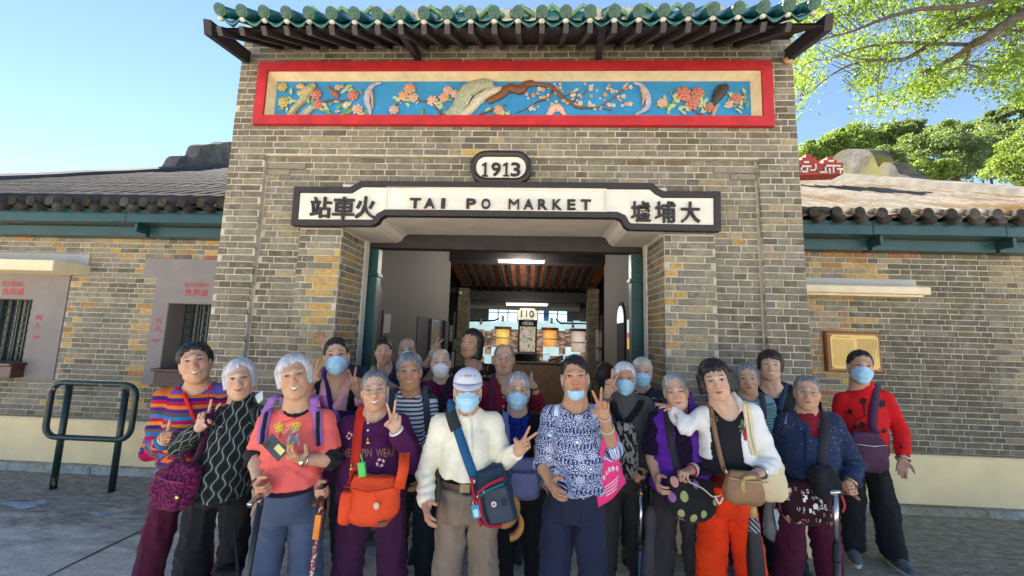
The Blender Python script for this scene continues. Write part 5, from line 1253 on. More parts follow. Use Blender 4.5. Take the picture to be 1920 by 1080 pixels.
for i, (px, py, w, h, Y, k, lb) in enumerate(((1530, 295, 90, 80, 34, 1, 'bright green feathery tree just right of the gatehouse'), (1590, 275, 110, 90, 40, 1, 'yellow green round tree behind the curled roof ornament'), (1660, 262, 130, 60, 46, 0, 'mid green broad tree high on the ridge line'),
  (1712, 298, 150, 110, 30, 0, 'bushy olive tree in the middle of the hill'), (1640, 310, 120, 60, 27, 2, 'low dark bush behind the pale roof verge'), (1790, 300, 170, 120, 28, 2, 'largest dark green tree over the right roof'), (1760, 262, 120, 60, 44, 1, 'sunlit pale tree at the skyline behind the dark tree'),
  (1850, 285, 130, 100, 33, 0, 'green tree beneath the hanging boughs'), (1895, 225, 110, 66, 38, 2, 'tall dark tree rising against the sky at the right edge'), (1908, 305, 100, 110, 17, 1, 'bright yellow green bush nearest the right edge'), (1960, 285, 130, 150, 30, 0, 'tree cut off by the right edge'), (1505, 325, 60, 60, 37, 0, 'low green tree directly above the red fret ornament'), (1560, 305, 90, 60, 43, 0, 'mid green tree between the fret and the curled ornament'), (1628, 278, 90, 70, 50, 2, 'distant bluish green tree behind the round yellow green one'), (1695, 258, 110, 60, 55, 0, 'farthest rounded treetop on the skyline'), (1830, 258, 120, 70, 48, 1, 'pale treetop between the sunlit one and the tall dark one'), (1735, 325, 110, 50, 24, 1, 'low light green bush just over the roof verge'))):
 far_tree(px, py, w, h, Y, k, lb, 50+i)
# ================================================================== people
def vec(*a): return np.array(a, float)
def unit(v): v = np.asarray(v, float); return v/(np.linalg.norm(v)+1e-12)
def hexc(h):
 return srgb(int(h[0:2], 16), int(h[2:4], 16), int(h[4:6], 16))
def skin_mat(i, col):
 n = NT('skin_%d' % i)
 nz = n.noise(26, 4); n2 = n.noise(120, 3)
 c = n.ramp(nz, [(0.25, tuple(k*0.86 for k in col)), (0.55, col), (0.8, (min(1, col[0]*1.12), col[1]*1.02, col[2]*1.0))])
 red = n.attr('red')
 c = n.mix(n.math('MULTIPLY', red, 0.85), c, (col[0]*0.95, col[1]*0.60, col[2]*0.55))
 spots = n.math('GREATER_THAN', n.noise(60, 2), 0.68)
 c = n.mix(n.math('MULTIPLY', spots, 0.25), c, tuple(k*0.55 for k in col))
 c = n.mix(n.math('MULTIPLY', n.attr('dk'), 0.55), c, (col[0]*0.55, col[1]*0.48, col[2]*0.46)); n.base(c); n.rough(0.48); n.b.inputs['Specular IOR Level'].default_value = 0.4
 n.b.inputs['Subsurface Weight'].default_value = 0.06; n.b.inputs['Subsurface Radius'].default_value = (0.012, 0.005, 0.003); n.b.inputs['Subsurface Scale'].default_value = 0.5
 n.bump(n2, 0.25, 0.002)
 return n.m
SKINS = [skin_mat(0, (0.62, 0.385, 0.26)), skin_mat(1, (0.56, 0.325, 0.205)), skin_mat(2, (0.49, 0.265, 0.155)), skin_mat(3, (0.62, 0.385, 0.265))]
def hair_mat(name, lo, hi):
 n = NT('hair_'+name); hv = n.attr('hv')
 n.base(n.ramp(hv, [(0.15, lo), (0.85, hi)])); n.rough(0.42); n.b.inputs['Specular IOR Level'].default_value = 0.5
 n.bump(n.noise(30, 3, n.scale(n.coord(), 9, 9, 1.3)), 0.5, 0.004)
 return n.m
HAIRS = dict(white=hair_mat('white', (0.50, 0.50, 0.51), (0.86, 0.87, 0.89)), grey=hair_mat('grey', (0.10, 0.105, 0.11), (0.38, 0.39, 0.41)),
    dgrey=hair_mat('dgrey', (0.045, 0.045, 0.048), (0.22, 0.22, 0.23)), black=hair_mat('black', (0.006, 0.006, 0.007), (0.035, 0.033, 0.034)),
    brown=hair_mat('brown', (0.012, 0.007, 0.005), (0.06, 0.033, 0.022)), lgrey=hair_mat('lgrey', (0.25, 0.255, 0.26), (0.60, 0.61, 0.63)),
    cream=hair_mat('cream', (0.45, 0.41, 0.33), (0.80, 0.76, 0.66)))
def _eye():
 n = NT('eye'); n.base(n.attr('ecol', out='Color')); n.rough(0.15); return n.m
EYE = _eye()
LIP = [simple('lip', (0.36, 0.13, 0.10), 0.4, 0.12, 60, 0.2, 200), simple('lip_red', (0.42, 0.07, 0.07), 0.35, 0.12, 60, 0.2, 200)]
TEETH = simple('teeth', (0.78, 0.74, 0.64), 0.25, 0.08, 90, 0)
LASH = simple('lash', (0.02, 0.015, 0.012), 0.6, 0.1, 50, 0)
MASKB = simple('mask_blue', (0.40, 0.68, 0.86), 0.8, 0.06, 40, 0.25, 300)
MASKW = simple('mask_white', (0.80, 0.80, 0.78), 0.8, 0.05, 40, 0.25, 300)
MASKIN = simple('mask_pale', (0.62, 0.80, 0.90), 0.8, 0.05, 40, 0.25, 300)
METALW = simple('wire_metal', (0.45, 0.38, 0.28), 0.3, 0.05, 50, 0, metal=1.0)
def _lens():
 n = NT('lens'); n.base((0.35, 0.22, 0.2)); n.rough(0.05); n.b.inputs['Alpha'].default_value = 0.22; return n.m
LENS = _lens()
class Head:
 def __init__(s, chin, top, fwd_yaw, pitch, Lref=0.235, kx=1.0):
  s.kx = kx
  up = np.asarray(top)-np.asarray(chin); Lh = np.linalg.norm(up); s.s = Lh/Lref
  ez = unit(up)
  f0 = vec(math.sin(fwd_yaw)*math.cos(pitch), -math.cos(fwd_yaw)*math.cos(pitch), math.sin(pitch))
  ey = unit(f0-ez*np.dot(f0, ez))
  ex = np.cross(ez, ey)*1.0
  if ex[0] < 0: ex = -ex
  s.ex, s.ey, s.ez = ex, ey, ez
  s.o = np.asarray(chin)+ez*0.112*s.s
  s.M = np.array([ex, ey, ez])
 def L(s, x, y, z): return s.o+s.s*(s.ex*(x*s.kx)+s.ey*y+s.ez*z)
 def toL(s, P): return ((np.asarray(P)-s.o) @ s.M.T)/s.s/np.array((s.kx, 1, 1))
 def add(s, D, sp):
  k = s.s; e = lambda c, r, kk=0.02, op='u': D.ell(s.L(*c), np.array(r)*k*np.array((s.kx, 1, 1)), s.M, kk*k, op)
  cn = lambda a, b, ra, rb, kk=0.015, op='u': D.cone(s.L(*a), s.L(*b), ra*k, rb*k, kk*k, op)
  fw = sp.get('fw', 1.0)*0.93
  e((0, -0.012, 0.032), (0.072*fw, 0.090, 0.083))
  e((0, 0.026, -0.022), (0.062*fw, 0.062, 0.082), 0.03)
  e((0, 0.052, -0.078), (0.034*fw, 0.034, 0.030), 0.03)
  for sx in (-1, 1):
   e((sx*0.043*fw, 0.020, -0.052), (0.020, 0.034, 0.028), 0.025)
   cn((sx*0.044*fw, 0.012, -0.066), (sx*0.012, 0.058, -0.094), 0.013, 0.016, 0.018)
   cn((sx*0.020, 0.085, -0.003), (sx*0.038, 0.081, -0.007), 0.0045, 0.004, 0.006, 's')
   e((sx*0.036*fw, 0.062, -0.022), (0.024, 0.022, 0.022), 0.025)
   cn((sx*0.012, 0.084, 0.033), (sx*0.046, 0.068, 0.030), 0.009, 0.007, 0.02)
   e((sx*0.0315, 0.097, 0.012), (0.0175, 0.019, 0.0115), 0.012, 's')
   e((sx*0.0315, 0.0735, 0.012), (0.015, 0.012, 0.0115), 0.004)
   cn((sx*0.020, 0.092, 0.004), (sx*0.040, 0.078, 0.000), 0.004, 0.003, 0.01)
   e((sx*0.074*fw, -0.002, -0.006), (0.011, 0.019, 0.033), 0.008)
   e((sx*0.070*fw, -0.004, -0.033), (0.010, 0.010, 0.010), 0.008)
   cn((sx*0.021, 0.097, -0.026), (sx*0.038, 0.074, -0.056), 0.0055, 0.0045, 0.009, 's')
  nw = sp.get('nose', 1.0); cn((0, 0.081, 0.020), (0, 0.104, -0.020), 0.0075, 0.0120*nw, 0.014)
  for sx in (-1, 1): e((sx*0.0125*nw, 0.096, -0.025), (0.0095, 0.011, 0.0085), 0.008)
  jw = sp.get('jowl', 0.5)
  for sx in (-1, 1): e((sx*0.036*fw, 0.052, -0.074), np.array((0.017, 0.017, 0.016))*(0.6+0.5*jw), 0.02)
  e((0, 0.074, -0.052), (0.030, 0.022, 0.024), 0.02)
  sm = sp.get('smile', 0.5)
  for sx in (-1, 1):
   cn((0, 0.0955, -0.0455), (sx*0.022, 0.084, -0.046+0.008*sm), 0.0055, 0.003, 0.006)
   cn((0, 0.0935, -0.0605), (sx*0.020, 0.083, -0.052+0.008*sm), 0.0065, 0.003, 0.006)
  cn((-0.022, 0.093, -0.0525+0.005*sm), (0.022, 0.093, -0.0525+0.005*sm), 0.0022, 0.0022, 0.004, 's')
  if sm > 0.6:
   for sx in (-1, 1): e((sx*0.036*fw, 0.066, -0.020), (0.018, 0.018, 0.016), 0.015)
def rot_axis(v, a, ang):
 v = np.asarray(v, float); a = unit(a)
 return v*math.cos(ang)+np.cross(a, v)*math.sin(ang)+a*np.dot(a, v)*(1-math.cos(ang))
POSES = {
 'V': dict(c=[(0.06, 0.08, 0.08), (0.05, 0.08, 0.08), (1.15, 1.7, 1.0), (1.2, 1.7, 1.0)], sp=[0.24, -0.16, -0.10, -0.12], th=(0.55, -0.45, 0.75)),
 'VV': dict(c=[(0.06, 0.08, 0.08), (0.02, 0.05, 0.05), (0.08, 0.1, 0.1), (1.2, 1.7, 1.0)], sp=[0.22, 0.0, -0.20, -0.12], th=(0.5, -0.45, 0.75)),
 'open': dict(c=[(0.1, 0.15, 0.1)]*4, sp=[0.22, 0.06, -0.1, -0.28], th=(0.5, 0.8, 0.2)),
 'up': dict(c=[(1.45, 1.75, 1.1)]*4, sp=[0, 0, 0, 0], th=(0.12, 1.0, 0.05)),
 'rest': dict(c=[(0.25, 0.35, 0.25), (0.3, 0.4, 0.3), (0.38, 0.45, 0.3), (0.45, 0.5, 0.3)], sp=[0.06, 0.0, -0.04, -0.1], th=(0.85, 0.35, 0.35)),
 'grip': dict(c=[(0.95, 1.25, 0.7), (1.0, 1.3, 0.7), (1.05, 1.3, 0.8), (1.1, 1.3, 0.8)], sp=[0.05, 0.0, -0.03, -0.08], th=(0.75, 0.15, 0.65)),
 'hold': dict(c=[(0.5, 0.7, 0.4), (0.55, 0.75, 0.4), (0.6, 0.75, 0.4), (0.65, 0.8, 0.4)], sp=[0.06, 0.0, -0.04, -0.1], th=(0.7, 0.3, 0.6)),
}
def add_hand(D, W, d, n, right, pose, k=1.0):
 d = unit(d); n = unit(n-d*np.dot(n, d)); t = np.cross(d, n) if right else np.cross(n, d)
 P = POSES[pose]; q = lambda a, b, c: W+k*(d*a+t*b+n*c)
 kn = [q(0.086, 0.027, 0), q(0.090, 0.0085, -0.002), q(0.086, -0.0105, -0.001), q(0.077, -0.0275, 0.002)]
 for i, kk in enumerate(kn):
  D.cone(q(0.004, (0.014, 0.005, -0.005, -0.014)[i], 0), kk, 0.0165*k, (0.0112, 0.0112, 0.0105, 0.0098)[i]*k, 0.012*k)
 D.ell(q(0.03, 0.024, 0.008), np.array((0.028, 0.016, 0.015))*k, [d, t, n], 0.012*k)
 Ls = [(0.040, 0.024, 0.018), (0.044, 0.027, 0.019), (0.040, 0.025, 0.018), (0.031, 0.019, 0.016)]
 rr = [(0.0092, 0.0082, 0.0076, 0.0066), (0.0094, 0.0084, 0.0078, 0.0068), (0.0088, 0.0078, 0.0072, 0.0062), (0.0078, 0.0070, 0.0064, 0.0056)]
 for i in range(4):
  f = rot_axis(d, n, P['sp'][i]*(1 if np.dot(np.cross(n, d), t) > 0 else -1))
  ax = np.cross(f, n); p = kn[i]; pts = [p]; a = 0
  for j in range(3):
   a += P['c'][i][j]; v = f*math.cos(a)+n*math.sin(a); p = p+v*Ls[i][j]*k; pts.append(p)
  for j in range(3): D.cone(pts[j], pts[j+1], rr[i][j]*k, rr[i][j+1]*k, 0.0035*k)
 th = P['th']; b0 = q(0.020, 0.024, 0.006); v1 = unit(d*0.55+t*0.75+n*0.25); p1 = b0+v1*0.038*k
 v2 = unit(d*th[0]+t*th[1]+n*th[2]); p2 = p1+v2*0.033*k; v3 = unit(v2+d*0.15); p3 = p2+v3*0.024*k
 D.chain([b0, p1, p2, p3], [0.0145*k, 0.0115*k, 0.0100*k, 0.0080*k], 0.006*k)
 return q(0.085, 0, 0.02)
def on_ray(px, py, S, Ln, far=False, extra=0.0):
 """point on the pixel's line of sight at distance Ln from S"""
 r = unit(ray(px, py)); o = ORG-np.asarray(S); b = np.dot(o, r); c = np.dot(o, o)-Ln*Ln; q = b*b-c
 if q <= 0: t = -b
 else: t = -b+math.sqrt(q)*(1 if far else -1)
 return ORG+r*t
class Torso:
 def __init__(s, hip, sho, yaw, b=1.0, belly=0.0, sw=0.15):
  s.hip = np.asarray(hip); s.sho = np.asarray(sho); s.c, s.sn = math.cos(yaw), math.sin(yaw)
  s.zk = np.array([-0.35, -0.12, 0.0, 0.28, 0.52, 0.80, 0.97, 1.10, 1.25])
  s.a = np.array([0.136*b, 0.140*b, 0.139*b, 0.134*b, 0.136*b, 0.134*b, sw*0.72, 0.058, 0.045])
  s.d = np.array([0.115, 0.118+belly*0.3, 0.116+belly*0.8, 0.112+belly, 0.112+belly*0.7, 0.100, 0.072, 0.055, 0.045])
  s.d[:6] *= (0.55+0.45*b)
  s.fo = np.array([0, 0.0, 0.01, 0.02+belly*0.4, 0.02+belly*0.2, 0.01, 0.0, 0.0, 0.0])
 def f(s, off, zlo=None, zhi=None, wav=0.0, flare=0.0):
  def g(X, Y, Z):
   t = (Z-s.hip[2])/(s.sho[2]-s.hip[2]); tt = t.ravel()
   a = np.interp(tt, s.zk, s.a).reshape(t.shape)+off; d = np.interp(tt, s.zk, s.d).reshape(t.shape)+off
   if zlo is not None:
    e_ = 0.0035*(Z < zlo+0.022); a = a+e_; d = d+e_
   if flare: 
    fl = flare*np.clip(0.6-t, 0, 1); a = a+fl; d = d+fl
   fo = np.interp(tt, s.zk, s.fo).reshape(t.shape)
   cx = s.hip[0]+(s.sho[0]-s.hip[0])*t; cy = s.hip[1]+(s.sho[1]-s.hip[1])*t
   x, y = X-cx, Y-cy
   u = x*s.c+y*s.sn; w = -x*s.sn+y*s.c+fo
   q = np.sqrt((u/a)**2+(w/d)**2)+1e-6
   dist = (q-1)*np.minimum(a, d)
   if zlo is not None:
    zz = zlo if not wav else zlo+wav*np.sin(X*37+Y*23)+0.5*wav*np.sin(X*71-Y*40)
    dist = np.maximum(dist, zz-Z)
   if zhi is not None: dist = np.maximum(dist, Z-zhi)
   return dist
  return g
def shirt_attrs(V, T, arms):
 """pattern coordinates: pu across, pz down the torso / along the sleeve"""
 t = (V[:,2]-T.hip[2])/(T.sho[2]-T.hip[2])
 cx = T.hip[0]+(T.sho[0]-T.hip[0])*t; cy = T.hip[1]+(T.sho[1]-T.hip[1])*t
 x, y = V[:,0]-cx, V[:,1]-cy; u = x*T.c+y*T.sn; w = -x*T.sn+y*T.c
 a = np.interp(t, T.zk, T.a); d = np.interp(t, T.zk, T.d)
 best = np.sqrt((u/a)**2+(w/d)**2)-1; best = best*np.minimum(a, d)
 ang = np.arctan2(u, -w)
 pu = ang*(a+d)*0.5; pz = V[:,2].copy()
 side = np.zeros(len(V))
 for sgn, (S, E, W) in arms:
  base = S[2]; acc = 0
  for A, B, r in ((S, E, 0.055), (E, W, 0.045)):
   dv = B-A; L = np.linalg.norm(dv); k = np.clip(((V-A) @ dv)/(L*L), 0, 1)
   P = A+k[:,None]*dv; q = V-P; dist = np.linalg.norm(q, axis=1)-r
   m = dist < best-0.01
   best = np.where(m, dist, best)
   pz = np.where(m, base-(acc+k*L), pz)
   e1 = unit(np.cross(dv, vec(0.1, 1, 0.2))); e2 = unit(np.cross(dv, e1))
   pu = np.where(m, np.arctan2(q @ e1, q @ e2)*0.055, pu); side = np.where(m, sgn, side)
   acc += L
 return pu, pz, side
PEOPLE = {}
class Person: pass
def person(key, label, sp):
 p = Person(); PEOPLE[key] = p; p.sp = sp
 Y = sp['Y']; p.Y = Y
 top, chin = at(*sp['ht'], Y), at(*sp['ch'], Y)
 face = math.atan2(-top[0], top[1])*1.0                      # turn towards the camera
 yaw = face*0.9+sp.get('yaw', 0.0); by = face*0.5+sp.get('byaw', 0.0)
 kx = 1/(1+0.42*(1/math.cos(math.atan2(abs(top[0]), top[1]))-1)); p.kx = kx; sp['b'] = sp.get('b', 1.0)*kx
 H = Head(chin, top, yaw, sp.get('pitch', 0.0), 0.235, kx); p.head = H
 ex = vec(math.cos(by), math.sin(by), 0); fwd = vec(math.sin(by), -math.cos(by), 0); p.fwd = fwd; p.ex = ex
 yb = Y+0.045
 up_ = 7.0*2.1/Y; sp['sl'] = (sp['sl'][0], sp['sl'][1]-up_); sp['sr'] = (sp['sr'][0], sp['sr'][1]-up_)
 sL0 = at(*sp['sl'], yb); sR0 = at(*sp['sr'], yb); hw = (sR0[0]-sL0[0])/2
 SL = at(*sp['sl'], yb-hw*math.tan(by)*0.8); SR = at(*sp['sr'], yb+hw*math.tan(by)*0.8)
 mid = (SL+SR)/2
 hgt = top[2]
 hz = sp.get('hz', 0.485)*max(hgt, 1.38)
 hx = at(sp['hx'], 900, Y)[0] if 'hx' in sp else mid[0]
 hip = vec(hx, mid[1]+0.02+sp.get('hy', 0), hz)
 b = sp.get('b', 1.0); sw = np.linalg.norm(SR-SL)/2
 T = Torso(hip, mid, by, b, sp.get('belly', 0.02), sw); p.T = T; p.SL, p.SR, p.mid, p.hip = SL, SR, mid, hip
 base = vec(hip[0], hip[1], 0); p.base = base
 # arms -------------------------------------------------------
 Lu, Lf = 0.172*max(hgt, 1.42), 0.150*max(hgt, 1.42)
 arms = {}
 for sd, S, sgn in (('L', SL, -1), ('R', SR, 1)):
  a = sp.get('arm'+sd)
  if a is None:
   E = S+vec(0, 0, -Lu*0.97)+ex*sgn*0.05+fwd*-0.03; W = E+vec(0, 0, -Lf*0.97)+ex*sgn*0.005+fwd*0.05
   arms[sd] = dict(S=S, E=E, W=W, d=vec(0, 0, -1)+fwd*0.15, n=-ex*sgn, pose='rest')
  else:
   E = on_ray(*a['e'], S, Lu, a.get('efar', False)); le = a.get('le', 0.05)
   if abs(E[1]-S[1]) > le: E = at(*a['e'], S[1]+le*np.sign(E[1]-S[1]))
   E = S+unit(E-S)*min(np.linalg.norm(E-S), Lu*1.2)
   W = on_ray(*a['w'], E, Lf, a.get('wfar', False)); lw = a.get('lw', 0.11)
   if abs(W[1]-E[1]) > lw: W = at(*a['w'], E[1]+lw*np.sign(W[1]-E[1]))
   W = E+unit(W-E)*min(np.linalg.norm(W-E), Lf*1.25)
   if 'd' in a: d = vec(*a['d'])
   else: d = on_ray(*a['t'], W, 0.165, a.get('tfar', False))-W
   if np.linalg.norm(d) < 0.02: d = unit(W-E)
   n = vec(*a['n']) if 'n' in a else vec(-W[0]*0.35, -1, 0)
   arms[sd] = dict(S=S, E=E, W=W, d=unit(d), n=n, pose=a.get('pose', 'rest'))
 p.arms = arms
 # skin -------------------------------------------------------
 hs = sp.get('h', 0.0021*Y)
 pts = [top, chin, SL, SR]+[arms[s_][k] for s_ in 'LR' for k in ('E', 'W')]+[arms[s_]['W']+arms[s_]['d']*0.19 for s_ in 'LR']
 pts = np.array(pts); lo, hi = pts.min(0)-0.06, pts.max(0)+0.06
 lo = np.minimum(lo, [mid[0]-0.19, mid[1]-0.16, mid[2]-0.22]); hi = np.maximum(hi, [mid[0]+0.19, mid[1]+0.15, 0])
 lo[1] = min(lo[1], H.o[1]-0.15); hi[1] = max(hi[1], H.o[1]+0.13); lo[0] = min(lo[0], H.o[0]-0.12); hi[0] = max(hi[0], H.o[0]+0.12)
 D = SDF(lo, hi, hs)
 D.fn(T.f(-0.014, zlo=mid[2]-0.20, zhi=mid[2]+0.03), [mid[0]-0.19, mid[1]-0.15, mid[2]-0.22], [mid[0]+0.19, mid[1]+0.15, mid[2]+0.07])
 for S_ in (SL, SR): D.cone(S_+vec(0, 0, -0.01), mid+vec(0, 0.01, 0.01), 0.034, 0.040, 0.03)
 nb = mid+vec(0, 0.012, 0.0)
 D.cone(nb, H.L(0, -0.026, -0.060), 0.053*H.s, 0.046*H.s, 0.018)
 for sgn in (-1, 1): D.cone(mid+ex*sgn*0.055+vec(0, 0.01, -0.01), H.L(sgn*0.022, -0.035, -0.085), 0.034, 0.030, 0.03)
 for sgn in (-1, 1): D.cone(H.L(sgn*0.050, -0.012, -0.055), mid+p.fwd*0.045+vec(0, 0, -0.005)+ex*sgn*0.012, 0.010, 0.010, 0.012)
 H.add(D, sp)
 for sd, sgn in (('L', -1), ('R', 1)):
  A = arms[sd]; kk = sp.get('hk', 0.86)
  D.cone(A['S'], A['E'], 0.038, 0.033, 0.02); 
  E, W = A['E'], A['W']; m1 = E+(W-E)*0.25
  D.cone(E, m1, 0.033, 0.034, 0.012); D.cone(m1, W, 0.034, 0.0235, 0.012)
  A['grip'] = add_hand(D, W, A['d'], A['n'], sd == 'L', A['pose'], kk)
 V, Q = D.mesh(); V = smoothv(V, Q, 1, 0.35)
 L = H.toL(V)
 N_ = vnormals(V, Q); fr_ = np.clip((L[:,1]-0.03)/0.02, 0, 1); ax_ = np.abs(L[:,0]); bump_ = lambda c, w, q: np.exp(-((q-c)/w)**2)
 wr = 0.0007*np.sin(L[:,2]*2*math.pi/0.0115+5*fbm(L*20, 1, 3))*bump_(0.056, 0.014, L[:,2])*(ax_ < 0.05)
 wr += 0.0008*np.sin(np.hypot(ax_-0.030, L[:,2]-0.012)*2*math.pi/0.010)*bump_(0.027, 0.010, np.hypot(ax_-0.032, L[:,2]-0.010))*((L[:,2] < 0.006)+(ax_ > 0.046))
 wr += 0.0012*np.sin((ax_*0.8-L[:,2]*0.55)*2*math.pi/0.016+1)*bump_(0.040, 0.016, ax_)*bump_(-0.05, 0.022, L[:,2])
 wr += 0.0006*np.sin(L[:,2]*2*math.pi/0.012)*(L[:,2] < -0.105)*(L[:,2] > -0.17)*(L[:,1] < 0.06)
 V = V+N_*(wr*fr_*sp.get('old', 1.0)*H.s)[:,None]
 red = 0.55*np.exp(-(((np.abs(L[:,0])-0.036)/0.018)**2+((L[:,2]+0.022)/0.018)**2))*(L[:,1] > 0.02)
 red += 0.5*np.exp(-((L[:,0]/0.016)**2+((L[:,2]+0.022)/0.014)**2))*(L[:,1] > 0.085)
 red += 0.35*np.exp(-((L[:,0]/0.028)**2+((L[:,2]+0.053)/0.012)**2))*(L[:,1] > 0.07)
 for sd in 'LR':
  A = arms[sd]; q = (V-A['W']) @ unit(A['d']); rr = np.linalg.norm(V-A['W'], axis=1)
  red += 0.35*((q > 0.075) & (rr < 0.2))
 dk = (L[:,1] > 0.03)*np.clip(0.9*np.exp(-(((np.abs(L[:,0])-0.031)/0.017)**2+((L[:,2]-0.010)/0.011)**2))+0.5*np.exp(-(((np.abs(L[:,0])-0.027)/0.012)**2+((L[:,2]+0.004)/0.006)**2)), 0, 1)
 body = put('person', V, Q, SKINS[sp.get('skin', 1)], None, base, True, {'red': ('FLOAT', np.clip(red, 0, 1)), 'dk': ('FLOAT', dk)}, label=label, cat='person', group='people posing in front of the gatehouse')
 p.o = body; p.skinbvh = BVHTree.FromPolygons([tuple(v) for v in V], [tuple(q) for q in Q])
 face_parts(p, sp); 
 if sp.get('hair'): hair(p, sp['hair'])
 # clothes ----------------------------------------------------
 p.bvhs = []
 for lay in sp['tops']: top_garment(p, lay)
 if sp.get('legs', True): trousers(p, sp)
 return p
def fsurf(p, x, z, off):
 H = p.head; o = H.L(x, 0.22, z); h = p.skinbvh.ray_cast(Vector(o), Vector(-H.ey), 0.25*H.s)
 if h[0] is None: return H.L(x, 0.055+off, z)
 return np.array(h[0])+H.ey*off*H.s
def grid_faces(nu, nv): return [(i*nu+j, i*nu+j+1, (i+1)*nu+j+1, (i+1)*nu+j) for i in range(nv-1) for j in range(nu-1)]
def fpatch(p, name, mat, up, lo, off, nv=4, bulge=0.0, attrs=None):
 """patch on the face between an upper and a lower curve of (x,z)"""
 nu = len(up); V = []; loc = []
 for i in range(nv):
  v = i/(nv-1)
  for j in range(nu):
   x = up[j][0]*(1-v)+lo[j][0]*v; z = up[j][1]*(1-v)+lo[j][1]*v
   b = bulge*math.sin(math.pi*v)*math.sin(math.pi*j/(nu-1))
   V.append(fsurf(p, x, z, off+b)); loc.append((x, z))
 at_ = attrs(np.array(loc)) if attrs else None
 return put(name, V, grid_faces(nu, nv), mat, p.o, attrs=at_)
def face_parts(p, sp):
 H = p.head; sm = sp.get('smile', 0.5); sq = sp.get('eye', 1.0)
 hc = sp.get('hair', {}).get('col', 'grey'); bc = HAIRS.get({'white': 'lgrey', 'lgrey': 'dgrey', 'cream': 'grey', 'grey': 'dgrey', 'dgrey': 'dgrey'}.get(hc, hc))
 masked = sp.get('mask')
 for sx in (-1, 1):
  n = 9; us = np.linspace(-1, 1, n); cx, cz = sx*0.0315, 0.0115
  hw, hh = 0.0150, 0.0062*sq
  up = [(cx+hw*u, cz+hh*(1-u*u)+0.0015*u*sx) for u in us]; lo = [(cx+hw*u, cz-hh*0.75*(1-u*u)+0.0015*u*sx) for u in us]
  def ec(L, cx=cx, cz=cz):
   r = np.hypot(L[:,0]-cx-sp.get('gaze', 0)*0.003, (L[:,1]-cz)*1.0)
   c = np.where((r < 0.0072)[:,None], np.array([[0.018, 0.010, 0.007, 1]]), np.array([[0.50, 0.44, 0.40, 1]]))
   return {'ecol': ('FLOAT_COLOR', c)}
  fpatch(p, 'eye', EYE, up, lo, 0.0012, 5, 0.0015, ec)
  up2 = [(cx+hw*1.12*u, cz+hh*(1-u*u)+0.0022+0.0015*u*sx) for u in us]; lo2 = [(cx+hw*1.05*u, cz+hh*(1-u*u)-0.0008+0.0015*u*sx) for u in us]
  fpatch(p, 'eyelid', LASH, up2, lo2, 0.0022, 2)
  ub = np.linspace(-1, 1, 8); arch = sp.get('arch', 0.004)
  cb = sx*0.033; zb = 0.0315
  upb = [(cb+0.020*u, zb+arch*(1-u*u)+0.0028*(1-abs(u))**0.5-0.002*u*sx) for u in ub]; lob = [(cb+0.020*u, zb+arch*(1-u*u)-0.0022*(1-abs(u))**0.5-0.002*u*sx) for u in ub]
  if sp.get('brow', True): fpatch(p, 'eyebrow', bc, upb, lob, 0.0012, 3, 0.001)
 if not masked or masked == 'chin':
  n = 9; us = np.linspace(-1, 1, n); w = 0.0235+0.004*sm; zc = -0.0525; op = sp.get('open', 0.0)
  cor = lambda u: 0.010*sm*(u*u)-0.001*sm
  lm = LIP[sp.get('lip', 0)]
  fpatch(p, 'upper_lip', lm, [(w*u, zc+cor(u)+0.0075*(1-abs(u)**1.6)-0.0012*(abs(u) < 0.15)) for u in us], [(w*u, zc+cor(u)+0.0005+op*0.004*(1-u*u)) for u in us], 0.0010, 3, 0.002)
  fpatch(p, 'lower_lip', lm, [(w*0.95*u, zc+cor(u)-0.0005-op*0.006*(1-u*u)) for u in us], [(w*0.9*u, zc+cor(u)-(0.0085+op*0.006)*(1-abs(u)**1.8)) for u in us], 0.0010, 3, 0.0025)
  if op > 0.2:
   fpatch(p, 'teeth', TEETH, [(w*0.90*u, zc+cor(u)+op*0.0052*(1-u*u)) for u in us], [(w*0.84*u, zc+cor(u)-op*0.0048*(1-u*u)) for u in us], 0.0016, 2)
  else:
   fpatch(p, 'mouth_line', LASH, [(w*u, zc+cor(u)+0.0012*(1-u*u)) for u in us], [(w*u, zc+cor(u)-0.0008*(1-u*u)) for u in us], 0.0022, 2)
 if masked: face_mask(p, masked)
 if sp.get('glasses'): glasses(p, sp['glasses'])
